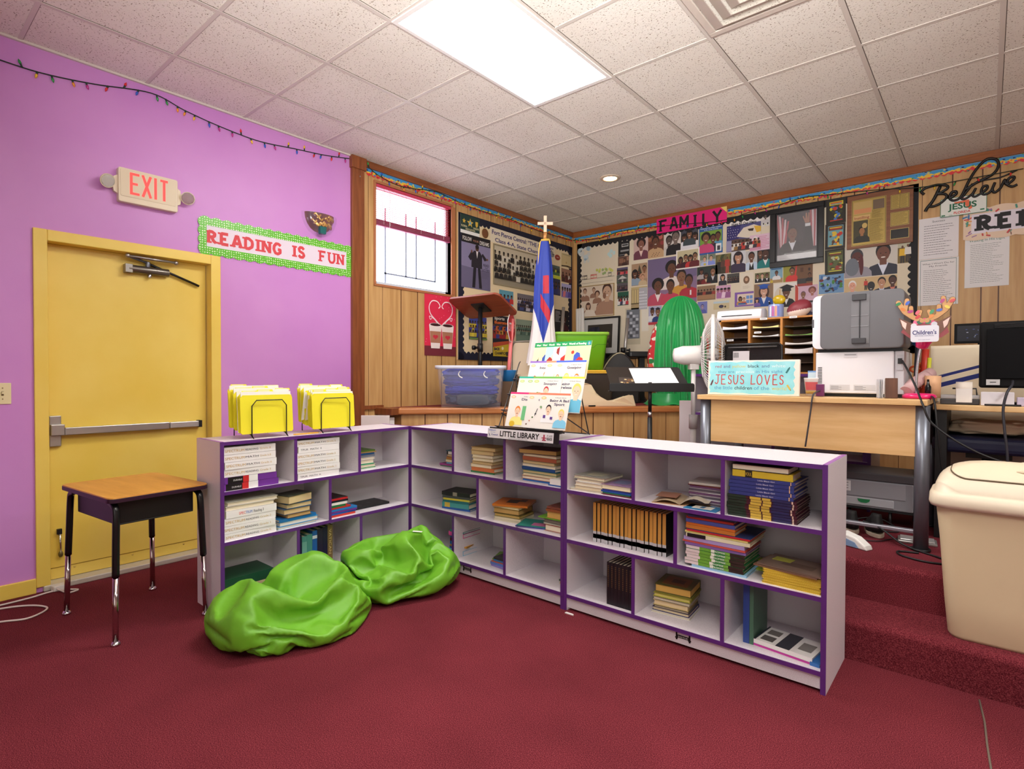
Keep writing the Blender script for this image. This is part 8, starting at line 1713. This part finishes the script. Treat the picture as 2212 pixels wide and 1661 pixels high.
b = MB(); b.box(0, 0, 0, .22, .02, .93, mat((226, 216, 214), .5)); tag(b.build('white_panel', None, frame((.40, -.50, 0), (.763, .647, 0), (-.647, .763, 0), (0, 0, 1)), bevel=.002), 'white upright panel standing behind the corner of the bookcases', 'panel')
# ---- LITTLE LIBRARY rack
RX0, RX1, RY = 1.885, 2.372, -.60
t = thing('book_rack', 'black wire book rack with LITTLE LIBRARY sign on the middle bookcase', 'book rack', TR(0, 0, SH + .001))
yb, zb = -.405, .43      # rear top of the sloping sides
for x in (RX0 + .015, RX1 - .015):
    b = MB(); b.tube([(x, RY - .02, .03), (x, RY + .02, .03), (x, yb + .02, zb - .01), (x, yb + .03, zb)], .0035, M_WIRE, 7); b.tube([(x, yb - .02, zb - .10), (x, yb + .10, .005), (x + (.03 if x < 2 else -.03), yb + .12, .004)], .0035, M_WIRE, 7)
    b.tube([(x, RY + .05, .12), (x, yb + .11, .004)], .0035, M_WIRE, 7); b.build('side_wire', t)
b = MB(); b.tube([(RX0 + .045, yb + .12, .004), (RX1 - .045, yb + .12, .004)], .0035, M_WIRE, 7); b.build('rear_foot', t)
for k in range(4):
    y, z = RY + .012 + .055 * k, .035 + .092 * k
    b = MB(); b.tube([(RX0 + .015, y + .02, z), (RX1 - .015, y + .02, z)], .003, M_WIRE, 6); b.tube([(RX0 + .015, y - .02, z + .012), (RX1 - .015, y - .02, z + .012)], .003, M_WIRE, 6)
    b.tube([(RX0 + .015, y + .02, z), (RX0 + .015, y - .02, z + .012)], .003, M_WIRE, 6); b.tube([(RX1 - .015, y + .02, z), (RX1 - .015, y - .02, z + .012)], .003, M_WIRE, 6); b.build('tier_ledge', t)
Msg = frame((RX0, RY - .045, -.022), (1, 0, 0), (0, .12, .993), (0, -.993, .12))
b = MB(); b.box(0, 0, -.004, RX1 - RX0 + .012, .066, .0, M_BLACK); b.box(0, .060, -.05, RX1 - RX0 + .012, .066, 0, M_BLACK); b.build('sign_tray', t, Msg)
b = MB(); b.box(-.012, .003, .0004, RX1 - RX0 - .022, .058, .0012, mat((226, 224, 228), .4)); zz = .0017
b.text('LITTLE LIBRARY', .085, .017, .031, mat((16, 16, 18), .5), zz, .285, .03); b.text('WWW.STLUCIEREADS.ORG', .15, .0055, .006, mat((110, 110, 116), .5), zz, .14)
b.text("Children's", -.004, .044, .008, mat((70, 110, 190), .5), zz, .055, .02); b.text('Services', .012, .033, .006, mat((90, 120, 190), .5), zz, .036); b.text('Council', .018, .018, .010, mat((60, 70, 150), .5), zz, .05, .02); b.stroke([(.0, .028), (.008, .012)], .004, mat((60, 70, 150), .5), zz)
mrr = mat((160, 40, 70), .5); b.stroke([(.386, .028), (.418, .028)], .005, mrr, zz); b.stroke([(.402, .018), (.402, .046)], .010, mrr, zz); b.stroke([(.39, .016), (.416, .016)], .006, mrr, zz); b.text('ST. LUCIE', .421, .036, .010, mat((60, 60, 66), .5), zz, .036, .02); b.text('READS', .421, .018, .014, mat((40, 40, 46), .5), zz, .036, .04); b.build('sign_card', t, Msg)
# the picture books on the rack
TIL = math.radians(16)
def pbook(x, tier, w_, h_, spec, label, order=0):
    y = RY + .012 + .055 * tier + .008 - .0055 * order; z = SH + .001 + .040 + .092 * tier + .008
    M = frame((x, y, z), (1, 0, 0), (0, math.sin(TIL), math.cos(TIL)), (0, -math.cos(TIL), math.sin(TIL)))
    a = Art(w_, h_, (236, 232, 224), .0035); spec(a); o = a.build('picture_book', None, M); tag(o, label, 'book', 'picture books on the rack')
    b = MB(); b.box(.002, .002, .0008, w_ - .001, h_ - .002, .0028, mat((244, 242, 236), .8)); b.build('pages', o)
def kid(a, x, y, k, hair, shirt, skin=(244, 206, 176)): a.bust(x, y, k, shirt, skin, hair, 0)
def about(band, badge, title, kids, extra=None):
    def f(a):
        a.rect(0, .945, 1, 1, band); a.el(.14, .86, .085, .04, badge); a.el(.14, .86, .06, .024, (250, 230, 180)); a.tx('A Book About', .52, .86, .03, (70, 70, 90), .36, 0)
        for k, (s_, x, w2) in enumerate(title): a.tx(s_, x, .76 - .10 * k, .07, (44, 40, 84), w2, .02)
        for q in kids: kid(a, *q)
        if extra: extra(a)
    return f
BL, OG, RDH, BKH, BRH = (250, 214, 110), (226, 130, 50), (206, 80, 60), (40, 36, 44), (190, 130, 70)
W8 = .20; H8 = .205
pbook(1.955, 0, W8, H8, about((226, 60, 130), (240, 160, 160), (('Disobeying', .46, .72),), ((.38, .05, .55, OG, (244, 232, 140)),), lambda a: (a.rect(.55, .2, .75, .6, (110, 190, 130)), a.el(.25, .08, .1, .08, (226, 190, 50)))), 'Disobeying picture book, bottom tier left', 0)
pbook(2.095, 0, W8, H8, about((246, 150, 120), (240, 190, 140), (('Overdoing It', .40, .8),), (), lambda a: ([a.el(.1 + .09 * k, .1 + .1 * (k % 4), .03, .025, c, n=6) for k, c in enumerate(((120, 90, 60), (206, 150, 120), (90, 120, 70), (60, 60, 64), (226, 180, 150), (150, 60, 50), (40, 40, 44)))], a.ln([(.35, .35), (.42, .55)], .02, (60, 60, 70)))), 'Overdoing It picture book, bottom tier center', 1)
pbook(2.185, 0, .205, H8, about((250, 130, 100), (250, 190, 120), (('Being A Bad', .36, .62), ('Sport', .52, .34)), ((.36, .18, .5, BKH, (240, 240, 240)), (.80, .05, .52, BL, (130, 200, 230))), lambda a: (a.rect(.22, .3, .30, .38, (90, 60, 140)), a.rect(.46, .27, .54, .34, (90, 60, 140)), a.el(.1, .6, .04, .03, (120, 160, 110)))), 'Being A Bad Sport picture book, bottom tier right', 2)
pbook(1.975, 1, W8, H8, about((60, 180, 150), (180, 220, 120), (('Teasing', .60, .5),), ((.42, .1, .5, (240, 200, 60), (206, 90, 60), (120, 76, 50)),)), 'picture book with teal edge, second tier leftmost', 0)
pbook(2.04, 1, W8, H8, about((40, 180, 150), (140, 200, 120), (), ()), 'picture book mostly hidden, second tier beside Snooping', 1)
pbook(2.095, 1, .205, H8, about((120, 190, 90), (190, 220, 100), (('Snooping', .40, .45),), ((.52, .22, .5, (200, 60, 70), (250, 200, 80)),), lambda a: (a.pg([(.06, .2), (.12, .46), (.42, .46), (.46, .2)], (206, 220, 226)), a.el(.24, .5, .06, .05, (120, 170, 90)), a.el(.32, .5, .05, .04, (226, 120, 90)))), 'Snooping picture book, second tier center', 3)
pbook(2.245, 1, W8, H8, about((246, 220, 80), (246, 220, 120), (('Being', .2, .34), ('Careless', .1, .52)), ((.42, .12, .36, BKH, (244, 240, 230)), (.80, .02, .8, BL, (110, 190, 220)))), 'Being Careless picture book, second tier right', 2)
pbook(1.975 + .04, 2, W8, H8, about((150, 110, 200), (200, 190, 140), (('Interrupting', .40, .75),), ((.26, .2, .36, RDH, (236, 110, 90)), (.66, .2, .5, BRH, (240, 200, 190)), (.9, .18, .45, BRH, (240, 220, 200)))), 'Interrupting picture book, third tier left', 0)
pbook(2.12 + .02, 2, W8, H8, about((250, 150, 120), (226, 200, 120), (('Being Bullied', .38, .85),), ((.42, .2, .46, BL, (80, 170, 200)),)), 'Being Bullied picture book, third tier center', 1)
pbook(2.215, 2, .205, H8, about((80, 110, 220), (200, 200, 170), (('Gossiping', .40, .46),), ((.12, .3, .3, BRH, (180, 220, 220)), (.42, .16, .48, BL, (250, 200, 190)), (.76, .16, .46, OG, (250, 210, 190)), (.95, .18, .3, OG, (240, 220, 200))), lambda a: [a.el(.55 + .06 * k, .52 + .02 * (k % 2), .03, .025, (190, 190, 236), n=8) for k in range(6)]), 'Gossiping picture book, third tier right', 2)
GRN = (20, 150, 84)
def world(bg, shapes, last=False):
    def f(a):
        a.rect(0, .87, 1, 1, GRN); a.tx('World of Reading', .08, .905, .055, (236, 246, 236), .72, .03); 
        if last: a.el(.91, .93, .05, .05, (70, 150, 200)); a.tx('1', .895, .905, .05, (236, 226, 90), .03, .03)
        a.rect(0, 0, 1, .87, bg)
        for q in shapes: a.el(*q, n=7)
    return f
WB = [(2.005, (236, 234, 180), [(.3, .35, .12, .2, (60, 66, 60)), (.34, .55, .05, .06, (150, 130, 90))], 'leftmost'), (2.055, (250, 226, 176), [(.3, .5, .1, .17, (50, 80, 160)), (.3, .2, .07, .2, (206, 150, 110))], 'second from left'), (2.105, (176, 214, 240), [(.25, .4, .13, .2, (170, 50, 44)), (.42, .6, .1, .08, (240, 210, 180))], 'third from left'), (2.165, (252, 240, 220), [(.3, .75, .12, .12, (150, 50, 40)), (.5, .5, .14, .1, (240, 226, 206))], 'fourth from left'), (2.21, (216, 200, 236), [(.45, .45, .26, .24, (206, 50, 36)), (.62, .45, .1, .1, (50, 40, 44))], 'fifth from left'), (2.26, (250, 236, 170), [(.5, .55, .11, .16, (60, 90, 190)), (.62, .42, .13, .16, (206, 50, 44)), (.3, .7, .05, .05, (206, 60, 50))], 'rightmost')]
for k, (x, bg, sh, nm) in enumerate(WB): pbook(x, 3, .155 if k < 5 else .165, .225, world(bg, sh, k == 5), '%s green-topped reader on the top tier of the rack' % nm, k)
# folded paper scrap by the shelf corner
b = MB(); b.prism([(0, 0), (.05, .012), (.045, .02), (.0, .012)], .001, .006, M_PAPER); tag(b.build('paper_scrap', None, TR(2.44, -.66, 0, -.2)), 'small white paper scrap on the carpet by the bookcase foot', 'paper')
